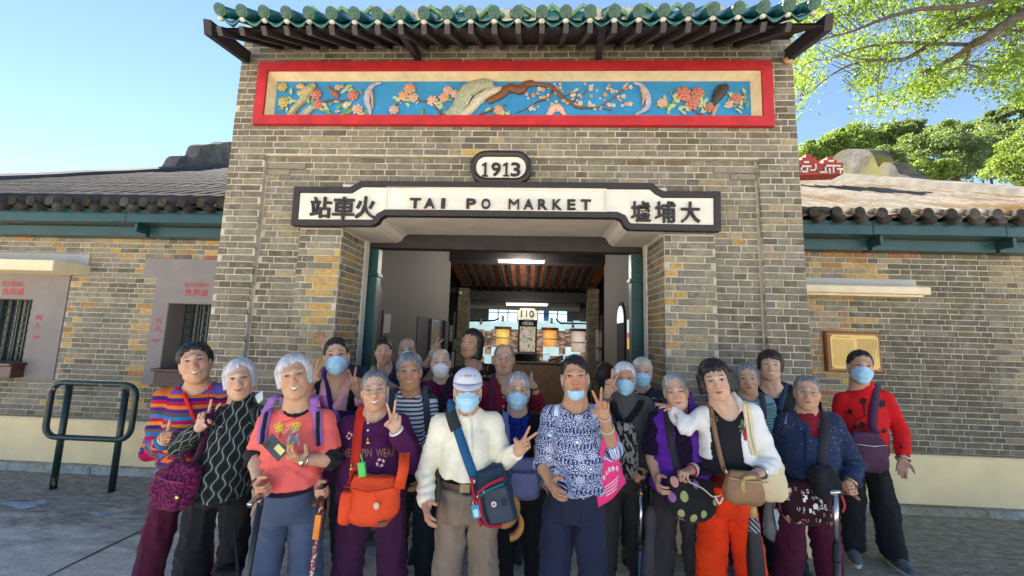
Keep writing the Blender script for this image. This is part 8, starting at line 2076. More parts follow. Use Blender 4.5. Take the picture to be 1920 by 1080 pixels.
c0 = W_(516, 839, gC[1]-0.035); ax_ = unit(vec(0.75, -0.1, -0.55)); az_ = unit(np.cross(ax_, vec(0.15, -1, 0.2))); ay_ = unit(np.cross(az_, ax_))
MB().obox(c0, ax_, ay_, az_, 0.056, 0.004, 0.029).build('body', simple('phone_grey', (0.05, 0.05, 0.055), 0.25), ph); sd_ = -1 if ay_[1] > 0 else 1
MB().obox(c0+ay_*sd_*0.0045+ax_*0.024-az_*0.008, ax_, ay_, az_, 0.024, 0.0008, 0.013).build('sticker', simple('sticker_yellow', (0.7, 0.6, 0.2), 0.6), ph); MB().obox(c0+ay_*sd_*0.005-ax_*0.040+az_*0.012, ax_, ay_, az_, 0.012, 0.0015, 0.012).build('camera_bump', BLACKF, ph)
band('C', 'R', 0.031, 0.004, METAL, 'watch_strap', t=0.90); A_ = PP['C'].arms['R']; MB().sphere(A_['E']+(A_['W']-A_['E'])*0.9+vec(0, -0.034, -0.006), (0.013, 0.006, 0.015), 12, 8).build('watch_face', METAL, PP['C'].o, True)
band('C', 'L', 0.031, 0.004, BLACKF, 'bracelet', t=0.95)
def cane(label, top, mid_, Y, mat, hmat, hooked=True, r=0.010, k=None, sd='L', tipm=None):
 g = PP[k].arms[sd]['grip'] if k else W_(*top, Y)
 Yg = g[1]; A, B = to_ground(top, mid_, Yg); c = empty('walking_cane', B, label, 'cane', 'walking canes')
 MB().tube([A, B], [r, r*0.85], 12).build('shaft', mat, c, True)
 if hooked: P = [A+vec(0, 0, -0.02), A+vec(0, -0.004, 0.012), A+vec(0.004, -0.02, 0.024), A+vec(0.006, -0.055, 0.022), A+vec(0.006, -0.082, 0.012)]; MB().tube(catmull(P, 4), 0.012, 10).build('handle', hmat, c, True)
 MB().tube([B, B+(A-B)*0.03], r*1.6, 10).build('ferrule', BLACKF, c, True)
 return c, A, B
cane('black cane with chrome curved handle held by the coral T-shirt woman', (489, 938), (464, 1080), 1.8, simple('cane_black', (0.012, 0.012, 0.013), 0.3), METAL, k='C', r=0.013)
# ---- black tote on the ground between B and C
bt, lo_ = pouch('tote_bag', 'black tote bag with orange print standing on the ground beside the black cane', 'bag', W_(440, 1040, 2.12)*vec(1, 1, 0)+vec(0, 0, 0.17), 0.26, 0.34, 0.12, CR('black_tote', (0.014, 0.014, 0.014)), prof=[(0, 0.8), (0.3, 0.9), (0.7, 1), (0.95, 0.98), (1, 0.9)], seed=8)
for k in range(4): MB().tube([lo_(-0.09+0.03*k, -0.066, -0.02-0.03*k), lo_(-0.02+0.03*k, -0.068, 0.0-0.03*k)], 0.006, 5).build('orange_print', simple('print_orange', (0.6, 0.25, 0.05), 0.8), bt, True)
ribbon([lo_(-0.07, -0.05, 0.16), lo_(0.0, -0.03, 0.40), lo_(0.07, -0.05, 0.16)], [vec(0, -1, 0)]*3, 0.02, 0.004).build('handle', BLK, bt, True)
# ---- loose blue mask tucked behind B's shoulder
MB().add([W_(478, 742, 2.2), W_(492, 732, 2.2), W_(493, 748, 2.19), W_(484, 757, 2.2)]+[W_(479, 743, 2.215), W_(493, 733, 2.215), W_(494, 749, 2.205), W_(485, 758, 2.215)], [(0, 1, 2, 3), (7, 6, 5, 4), (0, 4, 5, 1), (1, 5, 6, 2), (2, 6, 7, 3), (3, 7, 4, 0)]).build('folded_mask', MASKIN, None, False, None, label='folded pale blue mask hanging between the wavy blouse and the coral T-shirt', cat='mask')
# ---- D: purple strap, small bag
db, lo_ = pouch('shoulder_bag', 'dark purple patterned shoulder bag of the woman in the pink top', 'handbag', W_(650, 800, front('D', 640, 790, 0.05)), 0.22, 0.2, 0.08, M_blotch('dark_purple_print', '2c1640', '7a5a9a', 50, 0.6), seed=12)
strap(PP['D'], [(610, 690), (613, 715), (617, 745), (622, 780)], 0.036, CR('purple_strap', hexc('3e1f66')), db, end=lo_(-0.08, 0, 0.09))
# ---- E: orange bag, badges, lettering, cane
ORB = CR('orange_nylon', hexc('e2491c'), 0.6, 0.08, 0.3, 90); REDS = CR('red_webbing', hexc('c9301f'), 0.7)
Yb = front('E', 700, 925, 0.06)
ob, lo_ = pouch('shoulder_bag', 'bright orange nylon shoulder bag hanging in front of the purple sweatshirt', 'handbag', W_(701, 935, Yb), px2m(102, Yb), px2m(84, Yb), 0.14, ORB, prof=[(0, 0.80), (0.12, 0.92), (0.3, 0.99), (0.55, 1.0), (0.78, 0.94), (0.92, 0.76), (1, 0.5)], seed=2, wr=0.009)
strap(PP['E'], [(681, 764), (675, 790), (671, 822), (668, 860), (664, 892)], 0.050, REDS, ob, end=lo_(-0.115, -0.02, 0.09))
ribbon([lo_(0.125, -0.02, 0.06), lo_(0.135, 0.0, 0.14), lo_(0.12, 0.05, 0.20)], [vec(0.3, -1, 0)]*3, 0.05, 0.004).build('strap', ORB, ob, True)
MB().tube([lo_(-0.12, -0.066, 0.075), lo_(0, -0.076, 0.060), lo_(0.12, -0.066, 0.082)], 0.0035, 6).build('zip', CR('zip_dark_orange', hexc('a8340f')), ob, True)
pc, _ = pouch('side_pocket', None, None, lo_(-0.115, -0.03, -0.03), 0.07, 0.15, 0.09, ORB, seed=7, wr=0.005); pc.parent = ob; pc.location = LOC[pc.name]-LOC[ob.name]
MB().tube([lo_(0.03, -0.078, 0.062), lo_(0.045, -0.082, 0.02)], 0.0018, 5).build('cord', ORB, ob, True); MB().sphere(lo_(0.046, -0.086, 0.005), (0.014, 0.005, 0.016), 12, 8).build('charm', simple('charm_cream', (0.66, 0.58, 0.4), 0.5), ob, True)
MB().obox(lo_(0.075, -0.076, -0.075), vec(1, 0, 0.08), vec(0, 1, 0), vec(0, 0, 1), 0.022, 0.002, 0.008).build('maker_patch', simple('patch_brown', (0.10, 0.06, 0.04), 0.5), ob)
sw = topo('E'); LET = simple('copper_lettering', (0.36, 0.15, 0.08), 0.7, 0.2, 60, 0.2)
for s_, x0, x1 in (('MEE', 642, 665), ('PPIN', 671, 697), ('WEAR', 705, 741)):
 V, F = text_px(s_, x0, 842, x1, 857, -0.02, 0.01); decal(PP['E'], V, F, LET, 'lettering', sw, 0.003)
for x, y in ((690, 794), (690, 807)): c_ = cast(PP['E'], x, y); MB().sphere(c_[0]+c_[1]*0.002, (0.006, 0.004, 0.006), 8, 6).build('button', PWH, sw, True)
def badge(k, x, y, r, parent):
 c_ = cast(PP[k], x, y); n = c_[1]; u = unit(np.cross(n, vec(0, 0, 1))); v = np.cross(u, n); c = c_[0]+n*0.004
 for i in range(8): 
  pts = [c+r*(math.cos(a)*u+math.sin(a)*v) for a in np.linspace(i*math.pi/4, (i+1)*math.pi/4, 5)]; MB().tube(pts, r*0.42, 6).build('badge', PWH if i % 2 else simple('badge_red', (0.55, 0.04, 0.05), 0.5), parent, True)
badge('E', 713, 868, 0.016, sw); badge('E', 656, 817, 0.014, sw)
for x, y in ((690, 830), (659, 879)): c_ = cast(PP['E'], x, y); MB().tube([c_[0]+vec(0, -0.004, 0), c_[0]+vec(0, -0.010, 0)], 0.013, 14).tube([c_[0]+vec(0, -0.006, 0.012), c_[0]+vec(0, -0.006, 0.026)], 0.006, 8).build('brass_charm', GOLD, sw, True)
gt = empty('green_tag', W_(679, 880, Yb-0.02), 'bright green bottle holder clipped to the red bag strap', 'key tag'); c_ = W_(679, 880, Yb-0.03); MB().obox(c_, vec(1, 0, 0.2), vec(0, 1, 0), vec(-0.2, 0, 1), 0.016, 0.008, 0.032).build('holder', simple('tag_green', (0.06, 0.5, 0.09), 0.4), gt); MB().tube([c_+vec(0, 0, 0.03), c_+vec(-0.012, 0, 0.07)], 0.004, 6).build('loop', simple('tag_green', (0.06, 0.5, 0.09)), gt, True)
for t, r, m_ in ((0.93, 0.033, PWH), (0.98, 0.033, simple('beads_dark', (0.06, 0.04, 0.04), 0.3))): band('E', 'L', r, 0.005, m_, 'bracelet', t=t)
band('E', 'R', 0.032, 0.007, PWH, 'bracelet', t=0.97)
def floralcane():
 n = NT('floral_cane'); d = n.noise(75, 2); n.base(n.ramp(d, [(0.40, (0.22, 0.02, 0.03)), (0.5, (0.5, 0.10, 0.08)), (0.55, (0.7, 0.62, 0.55))], 'CONSTANT')); n.rough(0.35); return n.m
cn, A_, B_ = cane('red floral walking cane with an orange tag held by the purple sweatshirt woman', (604, 940), (584, 1080), 1.95, floralcane(), simple('cane_wood', (0.14, 0.06, 0.03), 0.4), k='E', r=0.012)
d_ = unit(B_-A_); MB().obox(A_+d_*0.11+vec(0, -0.012, 0), unit(np.cross(d_, vec(0, 1, 0))), vec(0, 1, 0), d_, 0.014, 0.006, 0.055).build('orange_tag', simple('tag_orange', (0.85, 0.25, 0.02), 0.5), cn)
# ---- H, I, F straps
BKP = CR('grey_webbing', (0.05, 0.055, 0.07))
hb = empty('backpack', PP['H'].mid+vec(0, 0.24, -0.2), 'grey backpack worn over the thin striped shirt', 'backpack'); q_, _ = pouch('pack_body', None, None, PP['H'].mid+vec(0, 0.21, -0.16), 0.28, 0.38, 0.15, BKP, seed=15); q_.parent = hb; q_.location = LOC[q_.name]-LOC[hb.name]
strap(PP['H'], [(796, 730), (799, 752), (801, 780), (803, 810)], 0.040, BKP, hb); strap(PP['H'], [(737, 733), (734, 755), (733, 785)], 0.034, BKP, hb)
ib = empty('sling_bag', PP['I'].mid+vec(0.12, 0.12, -0.35), 'black strap bag worn across the magenta flowered shirt', 'bag'); strap(PP['I'], [(845, 708), (838, 728), (831, 750), (824, 780)], 0.040, BLK, ib); q_, _ = pouch('pouch', None, None, PP['I'].mid+vec(-0.12, -0.10, -0.42), 0.2, 0.16, 0.08, BLK, seed=16); q_.parent = ib; q_.location = LOC[q_.name]-LOC[ib.name]
fb = empty('backpack', PP['F'].mid+vec(0, 0.22, -0.2), 'backpack with a bright green strap behind the navy top', 'backpack'); strap(PP['F'], [(700, 690), (697, 708), (696, 730)], 0.045, CR('lime_strap', hexc('7f9a2c')), fb); q_, _ = pouch('pack_body', None, None, PP['F'].mid+vec(0, 0.20, -0.16), 0.26, 0.34, 0.12, BLK, seed=17); q_.parent = fb; q_.location = LOC[q_.name]-LOC[fb.name]
lb_ = empty('shoulder_bag', PP['L'].mid+vec(-0.2, 0.1, -0.4), 'plum strap bag over the dark red polo shirt', 'handbag'); strap(PP['L'], [(925, 706), (922, 735), (921, 775)], 0.036, CR('plum_strap', hexc('5a2440')), lb_)
for x, y in ((944, 728), (944, 745), (944, 762)):
 c_ = cast(PP['L'], x, y)
 if c_ is not None: MB().sphere(c_[0], (0.006, 0.004, 0.006), 8, 5).build('button', PWH, topo('L'), True)
band('L', 'R', 0.031, 0.005, BLACKF, 'bracelet', t=0.95); band('G', 'R', 0.031, 0.006, simple('jade', (0.42, 0.50, 0.32), 0.3), 'bangle', t=0.92)
# ---- J: cap, belt, navy bag, buttons, pocket
J = PP['J']; H = J.head; hh = SDF(H.o-0.2, H.o+0.2, 0.0042)
CAPW = simple('cap_pale_lilac', (0.66, 0.66, 0.72), 0.85, 0.05, 20, 0.3, 200)
hh.ell(H.L(0, -0.010, 0.045), np.array((0.083, 0.101, 0.082))*H.s, H.M, 0.0)
hh.fn(lambda X, Y, Z: (0.040-((X-H.o[0])*H.ez[0]+(Y-H.o[1])*H.ez[1]+(Z-H.o[2])*H.ez[2])/H.s)*H.s, op='i')
V, Q = hh.mesh(); cap = put('cap', smoothv(V, Q, 1), Q, CAPW, J.o)
V = []; n_ = 19
for i in range(n_):
 a = math.pi*(i/(n_-1)); c, s_ = -math.cos(a), math.sin(a)
 for k, (r, dz) in enumerate(((1.0, 0.0), (1.30, -0.008), (1.62, -0.024), (1.64, -0.028), (1.28, -0.013))): e_ = 1+(r-1)*s_**0.8; V.append(H.L(0.083*c*(1+(e_-1)*0.16), -0.010+0.101*s_*e_, 0.044+dz*s_-0.012*(c*c)*(r-1)))
MB().add(V, [(5*i+k, 5*i+(k+1) % 5, 5*(i+1)+(k+1) % 5, 5*(i+1)+k) for i in range(n_-1) for k in range(5)]).build('visor', CAPW, cap, True)
for sx in (-1, 1):
 for k in range(2):
  pts = [H.L(sx*(0.030+0.014*t+0.006), 0.086-0.03*t-0.012, 0.085+0.006*k*(1-t)+0.004*t-0.004) for t in np.linspace(0, 1.6, 6)]; MB().tube(pts, 0.0014, 5).build('whisker_stitch', PDK, cap, True)
scr = [H.L(-0.022+0.044*t, 0.0835-0.5*(abs(t-0.5)*0.044)**2*20, 0.088+0.006*math.sin(t*22)) for t in np.linspace(0, 1, 34)]; MB().tube(scr, 0.0011, 5).build('script_stitch', PDK, cap, True)
sh = topo('J')
for y in (778, 800, 825, 850, 875, 895):
 c_ = cast(J, 882+(y-778)*0.02, y)
 if c_ is not None: MB().sphere(c_[0]+c_[1]*0.001, (0.0055, 0.003, 0.0055), 8, 6).build('button', PWH, sh, True)
pts = [cast(J, 880+(y-775)*0.02, y) for y in range(778, 904, 6)]; pts = [p_ for p_ in pts if p_ is not None]; ribbon([p_[0] for p_ in pts], [p_[1] for p_ in pts], 0.030, 0.0022).build('placket', CREAMSH, sh, True)
def patch(p, x0, y0, x1, y1, mat, name, parent, lift=0.003, n=6):
 V = [(x0+(x1-x0)*i/(n-1), y0+(y1-y0)*k/(n-1)) for k in range(n) for i in range(n)]
 return decal(p, V, grid_faces(n, n), mat, name, parent, lift)
patch(J, 889, 810, 914, 846, CREAMSH, 'pocket', sh, 0.004); patch(J, 888, 809, 915, 813, CREAMSH, 'pocket_hem', sh, 0.006)
zb = W_(870, 907, J.hip[1]-0.12)[2]; bl_ = []
for i in range(40):
 a = 2*math.pi*i/40; t = (zb-J.T.hip[2])/(J.T.sho[2]-J.T.hip[2]); a_ = np.interp(t, J.T.zk, J.T.a)+0.016; d_ = np.interp(t, J.T.zk, J.T.d)+0.016; fo = np.interp(t, J.T.zk, J.T.fo)
 bl_.append(vec(J.hip[0]+(J.mid[0]-J.hip[0])*t, J.hip[1]+(J.mid[1]-J.hip[1])*t, zb)+J.ex*a_*math.cos(a)+J.fwd*(d_*math.sin(a)+fo))
belt = MB(); V = []
for q in bl_: V += [q+vec(0, 0, -0.013), q+vec(0, 0, 0.013)]
bt_ = belt.add(V, [(2*i, (2*i+2) % 80, (2*i+3) % 80, 2*i+1) for i in range(40)]).build('belt', simple('belt_leather', (0.045, 0.022, 0.018), 0.4), J.pants, True)
bc = max(bl_, key=lambda q: np.dot(q, J.fwd)); MB().obox(bc+J.fwd*0.003+J.ex*0.0, J.ex, J.fwd, vec(0, 0, 1), 0.024, 0.003, 0.019).build('buckle', simple('buckle_brass', (0.35, 0.28, 0.18), 0.3, metal=1.0), bt_)
NAVB = CR('navy_nylon', hexc('1f3448'), 0.7, 0.1, 0.3, 120); GRYB = CR('grey_nylon', hexc('3c4652'), 0.7, 0.1, 0.3, 120); TRIM = CR('red_trim', hexc('b01c34'), 0.7); BLUES = CR('blue_webbing', hexc('1f567e'), 0.75)
Yj = front('J', 915, 915, 0.075); tl = -0.30
jb, lo_ = pouch('shoulder_bag', 'navy and grey satchel with red piping slung across the cream shirt', 'bag', W_(926, 925, Yj), px2m(70, Yj), px2m(98, Yj), 0.13, NAVB, tilt=0.28, prof=[(0, 0.74), (0.1, 0.86), (0.5, 0.98), (0.85, 1.0), (0.96, 0.95), (1, 0.85)], sq=4, pinch=0.7, seed=6, wr=0.006)
fp, _ = pouch('front_pocket', None, None, lo_(0.02, -0.066, -0.035), px2m(46, Yj), px2m(62, Yj), 0.035, GRYB, tilt=0.28, sq=4.5, pinch=0.8, seed=9, wr=0.003, prof=[(0, 0.95), (0.5, 1), (0.93, 1), (1, 0.9)]); fp.parent = jb; fp.location = LOC[fp.name]-LOC[jb.name]
for pts in ([lo_(-0.065, -0.075, 0.045), lo_(0.0, -0.088, 0.075), lo_(0.075, -0.078, 0.085)], [lo_(-0.060, -0.080, 0.03), lo_(-0.062, -0.085, -0.05), lo_(-0.045, -0.085, -0.105), lo_(0.02, -0.085, -0.118)], [lo_(-0.078, -0.06, 0.12), lo_(-0.088, -0.066, 0.0), lo_(-0.085, -0.062, -0.11)]):
 P_ = catmull(pts, 5); ribbon(P_, [vec(0, -1, 0)]*len(P_), 0.013, 0.004).build('piping', TRIM, jb, True)
ribbon(catmull([lo_(-0.05, -0.084, 0.035), lo_(0.0, -0.092, 0.055), lo_(0.07, -0.084, 0.06)], 5), [vec(0, -1, 0)]*11, 0.010, 0.004).build('teal_piping', CR('teal_trim', hexc('1e6a74')), jb, True)
MB().tube([lo_(0.005, -0.088, -0.015), lo_(0.005, -0.094, -0.015)], 0.013, 14).build('badge', PWH, jb, True); MB().tube([lo_(0.005, -0.094, -0.015), lo_(0.005, -0.0955, -0.015)], 0.006, 10).build('badge_centre', simple('badge_red', (0.55, 0.04, 0.05)), jb, True)
MB().obox(lo_(0.055, -0.090, -0.02), vec(1, 0, 0.28), vec(0, 1, 0), vec(-0.28, 0, 1), 0.012, 0.002, 0.013).build('stitched_patch', NAVB, jb)
MB().tube([lo_(-0.03, -0.086, 0.062), lo_(-0.028, -0.092, 0.035)], 0.004, 6).build('zip_pull', METAL, jb, True)
strap(J, [(846, 757), (852, 785), (862, 818), (873, 850), (885, 885), (896, 915)], 0.046, BLUES, jb, end=lo_(-0.085, -0.03, 0.03)); strap(J, [(846, 770), (851, 788), (857, 806)], 0.062, CR('black_pad', (0.03, 0.034, 0.04)), jb, 'strap_pad', over=False, lift=0.011)
MB().tube([lo_(-0.085, -0.04, 0.035), lo_(-0.07, -0.06, 0.02), lo_(-0.06, -0.055, 0.04)], 0.006, 8).build('clip', METAL, jb, True)
sb = empty('sanitizer_bottle', W_(893, 962, Yj-0.05), 'small blue hand gel bottle dangling from the navy satchel clip', 'bottle'); c_ = W_(893, 958, Yj-0.06)
MB().obox(c_, vec(1, 0, 0.25), vec(0, 1, 0), vec(-0.25, 0, 1), 0.018, 0.011, 0.028).build('bottle_body', simple('gel_blue', (0.05, 0.42, 0.66), 0.25), sb); MB().obox(c_+vec(-0.008, 0, 0.036), vec(1, 0, 0.25), vec(0, 1, 0), vec(-0.25, 0, 1), 0.009, 0.007, 0.010).build('cap', PWH, sb); MB().obox(c_+vec(0.001, -0.012, -0.004), vec(1, 0, 0.25), vec(0, 1, 0), vec(-0.25, 0, 1), 0.011, 0.001, 0.016).build('paper_label', MASKIN, sb); MB().tube([c_+vec(-0.01, 0, 0.04), lo_(-0.075, -0.06, 0.0)], 0.002, 5).build('cord', simple('cord_blue', (0.2, 0.5, 0.7)), sb, True)
# tan cap hanging from the satchel
tc = empty('tan_cap', W_(954, 968, Yj), 'tan cotton cap hanging below the navy satchel', 'cap'); TAN = CR('tan_cotton', hexc('a5743e')); c_ = W_(950, 958, Yj+0.03)
m = MB(); m.sphere(c_, (0.066, 0.05, 0.085), 20, 12, [[0.93, 0, 0.37], [0, 1, 0], [-0.37, 0, 0.93]]); m.build('crown', TAN, tc, True); pts = []
for i in range(13): a = -0.5+2.6*i/12; pts.append(W_(952, 972, Yj+0.0)+vec(0.055*math.cos(a-0.9), -0.012, 0.055*math.sin(a-0.9)-0.01))
Vv = []; [Vv.extend([q, q*1+ (q-c_)*0.42*vec(1, 0.2, 1), q+(q-c_)*0.42*vec(1, 0.2, 1)+vec(0, 0.006, 0)]) for q in pts]; MB().add(Vv, [(3*i+k, 3*i+(k+1) % 3, 3*(i+1)+(k+1) % 3, 3*(i+1)+k) for i in range(12) for k in range(3)]).build('brim', TAN, tc, True)
# ---- M: lavender bag
LAV = CR('lavender_nylon', hexc('7f82b0'), 0.7, 0.08, 0.3, 100); Ym = front('M', 980, 890, 0.06)
mbg, lo_ = pouch('handbag', 'lavender nylon bag in front of the black patterned jacket', 'handbag', W_(983, 896, Ym), px2m(68, Ym), px2m(70, Ym), 0.11, LAV, sq=3.4, prof=[(0, 0.86), (0.2, 0.94), (0.6, 1), (0.9, 0.96), (1, 0.8)], seed=21, wr=0.008)
strap(PP['M'], [(948, 775), (949, 800), (951, 830), (956, 862)], 0.038, LAV, mbg, end=lo_(-0.08, -0.02, 0.10)); fp, _ = pouch('front_pocket', None, None, lo_(0.0, -0.052, -0.02), px2m(56, Ym), px2m(42, Ym), 0.03, LAV, sq=4, pinch=0.8, seed=22, wr=0.004); fp.parent = mbg; fp.location = LOC[fp.name]-LOC[mbg.name]
MB().tube([lo_(-0.10, -0.05, 0.055), lo_(0, -0.06, 0.052), lo_(0.10, -0.05, 0.058)], 0.003, 5).build('zip', CR('zip_violet', hexc('5c5f90')), mbg, True)
# ---- N: pink tote with white lettering, bangles
PNK = CR('pink_nonwoven', hexc('e8387e'), 0.8, 0.05, 0.25, 140); Yn = PP['N'].arms['R']['E'][1]-0.03
c4 = [W_(1108, 872, Yn), W_(1154, 842, Yn+0.02), W_(1174, 905, Yn+0.02), W_(1122, 953, Yn)]
nx = 12; V = []
def tote(u, v, side):
 a = c4[0]*(1-u)+c4[1]*u; b = c4[3]*(1-u)+c4[2]*u; p_ = a*(1-v)+b*v; bul = 0.032*math.sin(math.pi*min(1, max(0, u)))*(0.25+0.75*math.sin(math.pi*min(1, v*0.75+0.05)))
 return p_+vec(0, side*bul-0.0, 0.012*math.sin(u*math.pi)*(-1)*(1-v))+vec(0, 0.006*math.sin(u*9+v*7), 0)
V = [tote(i/nx, k/nx, -1) for k in range(nx+1) for i in range(nx+1)]+[tote(i/nx, k/nx, 1) for k in range(nx+1) for i in range(nx+1)]; o_ = (nx+1)**2
F = [(k*(nx+1)+i, k*(nx+1)+i+1, (k+1)*(nx+1)+i+1, (k+1)*(nx+1)+i) for k in range(nx) for i in range(nx)]; F = F+[tuple(o_+j for j in f[::-1]) for f in F]
for k in range(nx): F += [(k*(nx+1), (k+1)*(nx+1), o_+(k+1)*(nx+1), o_+k*(nx+1)), (k*(nx+1)+nx, o_+k*(nx+1)+nx, o_+(k+1)*(nx+1)+nx, (k+1)*(nx+1)+nx), (nx*(nx+1)+k, nx*(nx+1)+k+1, o_+nx*(nx+1)+k+1, o_+nx*(nx+1)+k)]
tb = put('tote_bag', V, F, PNK, None, W_(1140, 900, Yn), True, label='hot pink tote bag with white Chinese lettering hanging from the forearm', cat='bag')
eN = PP['N'].arms['R']['E']; ww = PP['N'].arms['R']['W']; hk = eN+(ww-eN)*0.25
for dy in (-0.025, 0.03): ribbon(catmull([tote(0.25, 0.02, np.sign(dy)), (tote(0.25, 0, 0)+hk)/2+vec(-0.012, dy, 0.0), hk+vec(-0.02, dy, 0.045), hk+vec(0.02, dy, 0.045), (tote(0.75, 0, 0)+hk)/2+vec(0.015, dy, 0.0), tote(0.75, 0.02, np.sign(dy))], 4), [vec(0, -1, 0)]*21, 0.022, 0.002).build('handle', PNK, tb, True)
LETW = simple('white_lettering', (0.8, 0.78, 0.76), 0.8, 0.05, 40, 0)
chars = '香港汕頭商會'
for i, ch in enumerate(chars):
 u0 = 0.17+0.125*i; v0 = 0.44-0.20*math.sin((i+0.3)/6*math.pi)+0.03*0; V, F = text_geo(ch, 0, 1, 0, 1, 0, 0, 0.012, 1)
 P_ = [tote(u0+q[0]*0.105, v0+(1-q[2])*0.125, -1)+vec(0, -0.002, 0) for q in V]; put('lettering', P_, F, LETW, tb, None, False)
rg_ = random.Random(5)
for r_ in range(4):
 m = MB(); u = 0.30; v = 0.60+0.072*r_
 while u < 0.80-0.05*r_: l = rg_.uniform(0.02, 0.045); m.add([tote(u, v, -1)+vec(0, -0.002, 0), tote(u+l, v, -1)+vec(0, -0.002, 0), tote(u+l, v+0.032, -1)+vec(0, -0.002, 0), tote(u, v+0.032, -1)+vec(0, -0.002, 0)], [(0, 1, 2, 3)]); u += l+0.018
 m.build('small_print', LETW, tb, kind='stuff')
band('N', 'R', 0.033, 0.006, simple('jade', (0.42, 0.50, 0.32), 0.3), 'bangle', t=0.62); band('N', 'R', 0.029, 0.0045, simple('beads_pink', (0.6, 0.42, 0.38), 0.35), 'bracelet', t=0.97)
# ---- O: chest pack and blue cane
PAT = M_blotch('black_white_leaf_print', '16161a', '8c857a', 30, 0.50, (1.3, 0.7)); Yo = front('O', 1168, 840, 0.05)
op, lo_ = pouch('chest_bag', 'black bag with pale leaf print worn on the chest of the grey turtleneck', 'bag', W_(1171, 842, Yo), px2m(56, Yo), px2m(100, Yo), 0.10, PAT, sq=2.6, prof=[(0, 0.45), (0.15, 0.72), (0.45, 0.95), (0.75, 1.0), (0.93, 0.85), (1, 0.6)], seed=31, wr=0.008)
strap(PP['O'], [(1147, 752), (1154, 770), (1163, 790)], 0.040, BLK, op, end=lo_(-0.02, -0.02, 0.16)); strap(PP['O'], [(1203, 752), (1192, 770), (1178, 790)], 0.040, BLK, op, end=lo_(0.02, -0.02, 0.16)); MB().obox(lo_(0, -0.04, 0.14), vec(1, 0, 0), vec(0, 1, 0), vec(0, 0, 1), 0.014, 0.008, 0.02).build('clip', simple('clip_grey', (0.2, 0.2, 0.22), 0.3), op)
cn, A_, B_ = cane('adjustable blue walking cane with black handle held by the grey turtleneck woman', (1202, 908), (1199, 1080), 2.45, simple('cane_blue', (0.12, 0.22, 0.42), 0.25, metal=0.6), BLACKF, k='O', sd='R', r=0.011)
MB().tube([A_+(B_-A_)*0.05, A_+(B_-A_)*0.08], 0.016, 10).build('collar', GOLD, cn, True); MB().tube([A_+(B_-A_)*0.44, A_+(B_-A_)*0.48], 0.015, 10).build('collar', BLACKF, cn, True); MB().tube([A_+(B_-A_)*0.08, A_+(B_-A_)*0.44], 0.0125, 10).build('upper_tube', METAL, cn, True)
# ---- P: strap
pb = empty('shoulder_bag', PP['P'].mid+vec(-0.1, 0.12, -0.4), 'black strap bag across the multicoloured floral blouse', 'handbag'); strap(PP['P'], [(1222, 730), (1208, 745), (1195, 762)], 0.036, BLK, pb)
# ---- Q: umbrella, balloon bag, strap, bracelets, zip
def balloons():
 n = NT('balloon_print'); u, z = n.attr('pu'), n.attr('pz'); uv = n.comb(n.math('MULTIPLY', u, 1.25), z, 0.0)
 d = n.vor(14, uv, rnd=0.5); cc = n.sep(n.vor(14, uv, out='Color', rnd=0.5))[0]; m = n.math('LESS_THAN', d, 0.36)
 st = n.math('GREATER_THAN', n.math('SINE', n.math('MULTIPLY', u, 700.0)), 0.2)
 col = n.ramp(cc, [(0.0, hexc('a9b860')), (0.28, hexc('a06aa8')), (0.5, hexc('d8a07a')), (0.7, hexc('c9c3b5')), (0.85, hexc('7fb060'))], 'CONSTANT'); col = n.mix(n.math('MULTIPLY', st, 0.55), col, (0.25, 0.08, 0.25))
 n.base(n.mix(m, (0.016, 0.015, 0.017), col)); weave(n); return n.m
Yq = front('Q', 1290, 930, 0.07)
qb, lo_ = pouch('shoulder_bag', 'black fabric bag printed with hot air balloons before the purple vest', 'handbag', W_(1292, 935, Yq), px2m(96, Yq), px2m(72, Yq), 0.12, balloons(), tilt=-0.16, prof=[(0, 0.84), (0.15, 0.96), (0.45, 1), (0.75, 0.93), (0.92, 0.7), (1, 0.4)], seed=41, wr=0.009)
strap(PP['Q'], [(1249, 752), (1252, 780), (1256, 815), (1262, 850), (1270, 885)], 0.040, CR('black_webbing', (0.03, 0.03, 0.034)), qb, end=lo_(-0.08, -0.01, 0.10)); MB().tube(catmull([lo_(-0.04, -0.05, 0.10), lo_(0.03, -0.068, 0.085), lo_(0.09, -0.064, 0.055), lo_(0.14, -0.05, 0.07)], 4), 0.004, 6).build('cord', simple('cord_cream', (0.6, 0.58, 0.45), 0.6), qb, True)
MB().tube(catmull([lo_(0.10, -0.06, 0.06), lo_(0.12, -0.072, 0.03), lo_(0.14, -0.06, 0.06)], 4), 0.005, 6).build('white_ring', PWH, qb, True)
for t, r, m_ in ((0.84, 0.030, simple('beads_green', (0.45, 0.5, 0.38), 0.4)), (0.90, 0.030, PWH), (0.96, 0.029, simple('beads_red', (0.45, 0.04, 0.04), 0.4))): band('Q', 'R', r, 0.006, m_, 'bracelet', t=t)
pts = [cast(PP['Q'], 1272+(y-768)*0.02, y) for y in range(772, 790, 4)]
UMB = CR('grey_umbrella', hexc('4a434a'), 0.6); uA, uB = to_ground((1222, 905), (1214, 1080), 2.42); uB = uA+(uB-uA)*0.93
um = empty('umbrella', uB, 'folded grey umbrella hanging from the hand of the purple vest woman', 'umbrella', 'folded umbrellas'); MB().tube([uA, uA+(uB-uA)*0.2], 0.010, 8).build('handle', BLACKF, um, True)
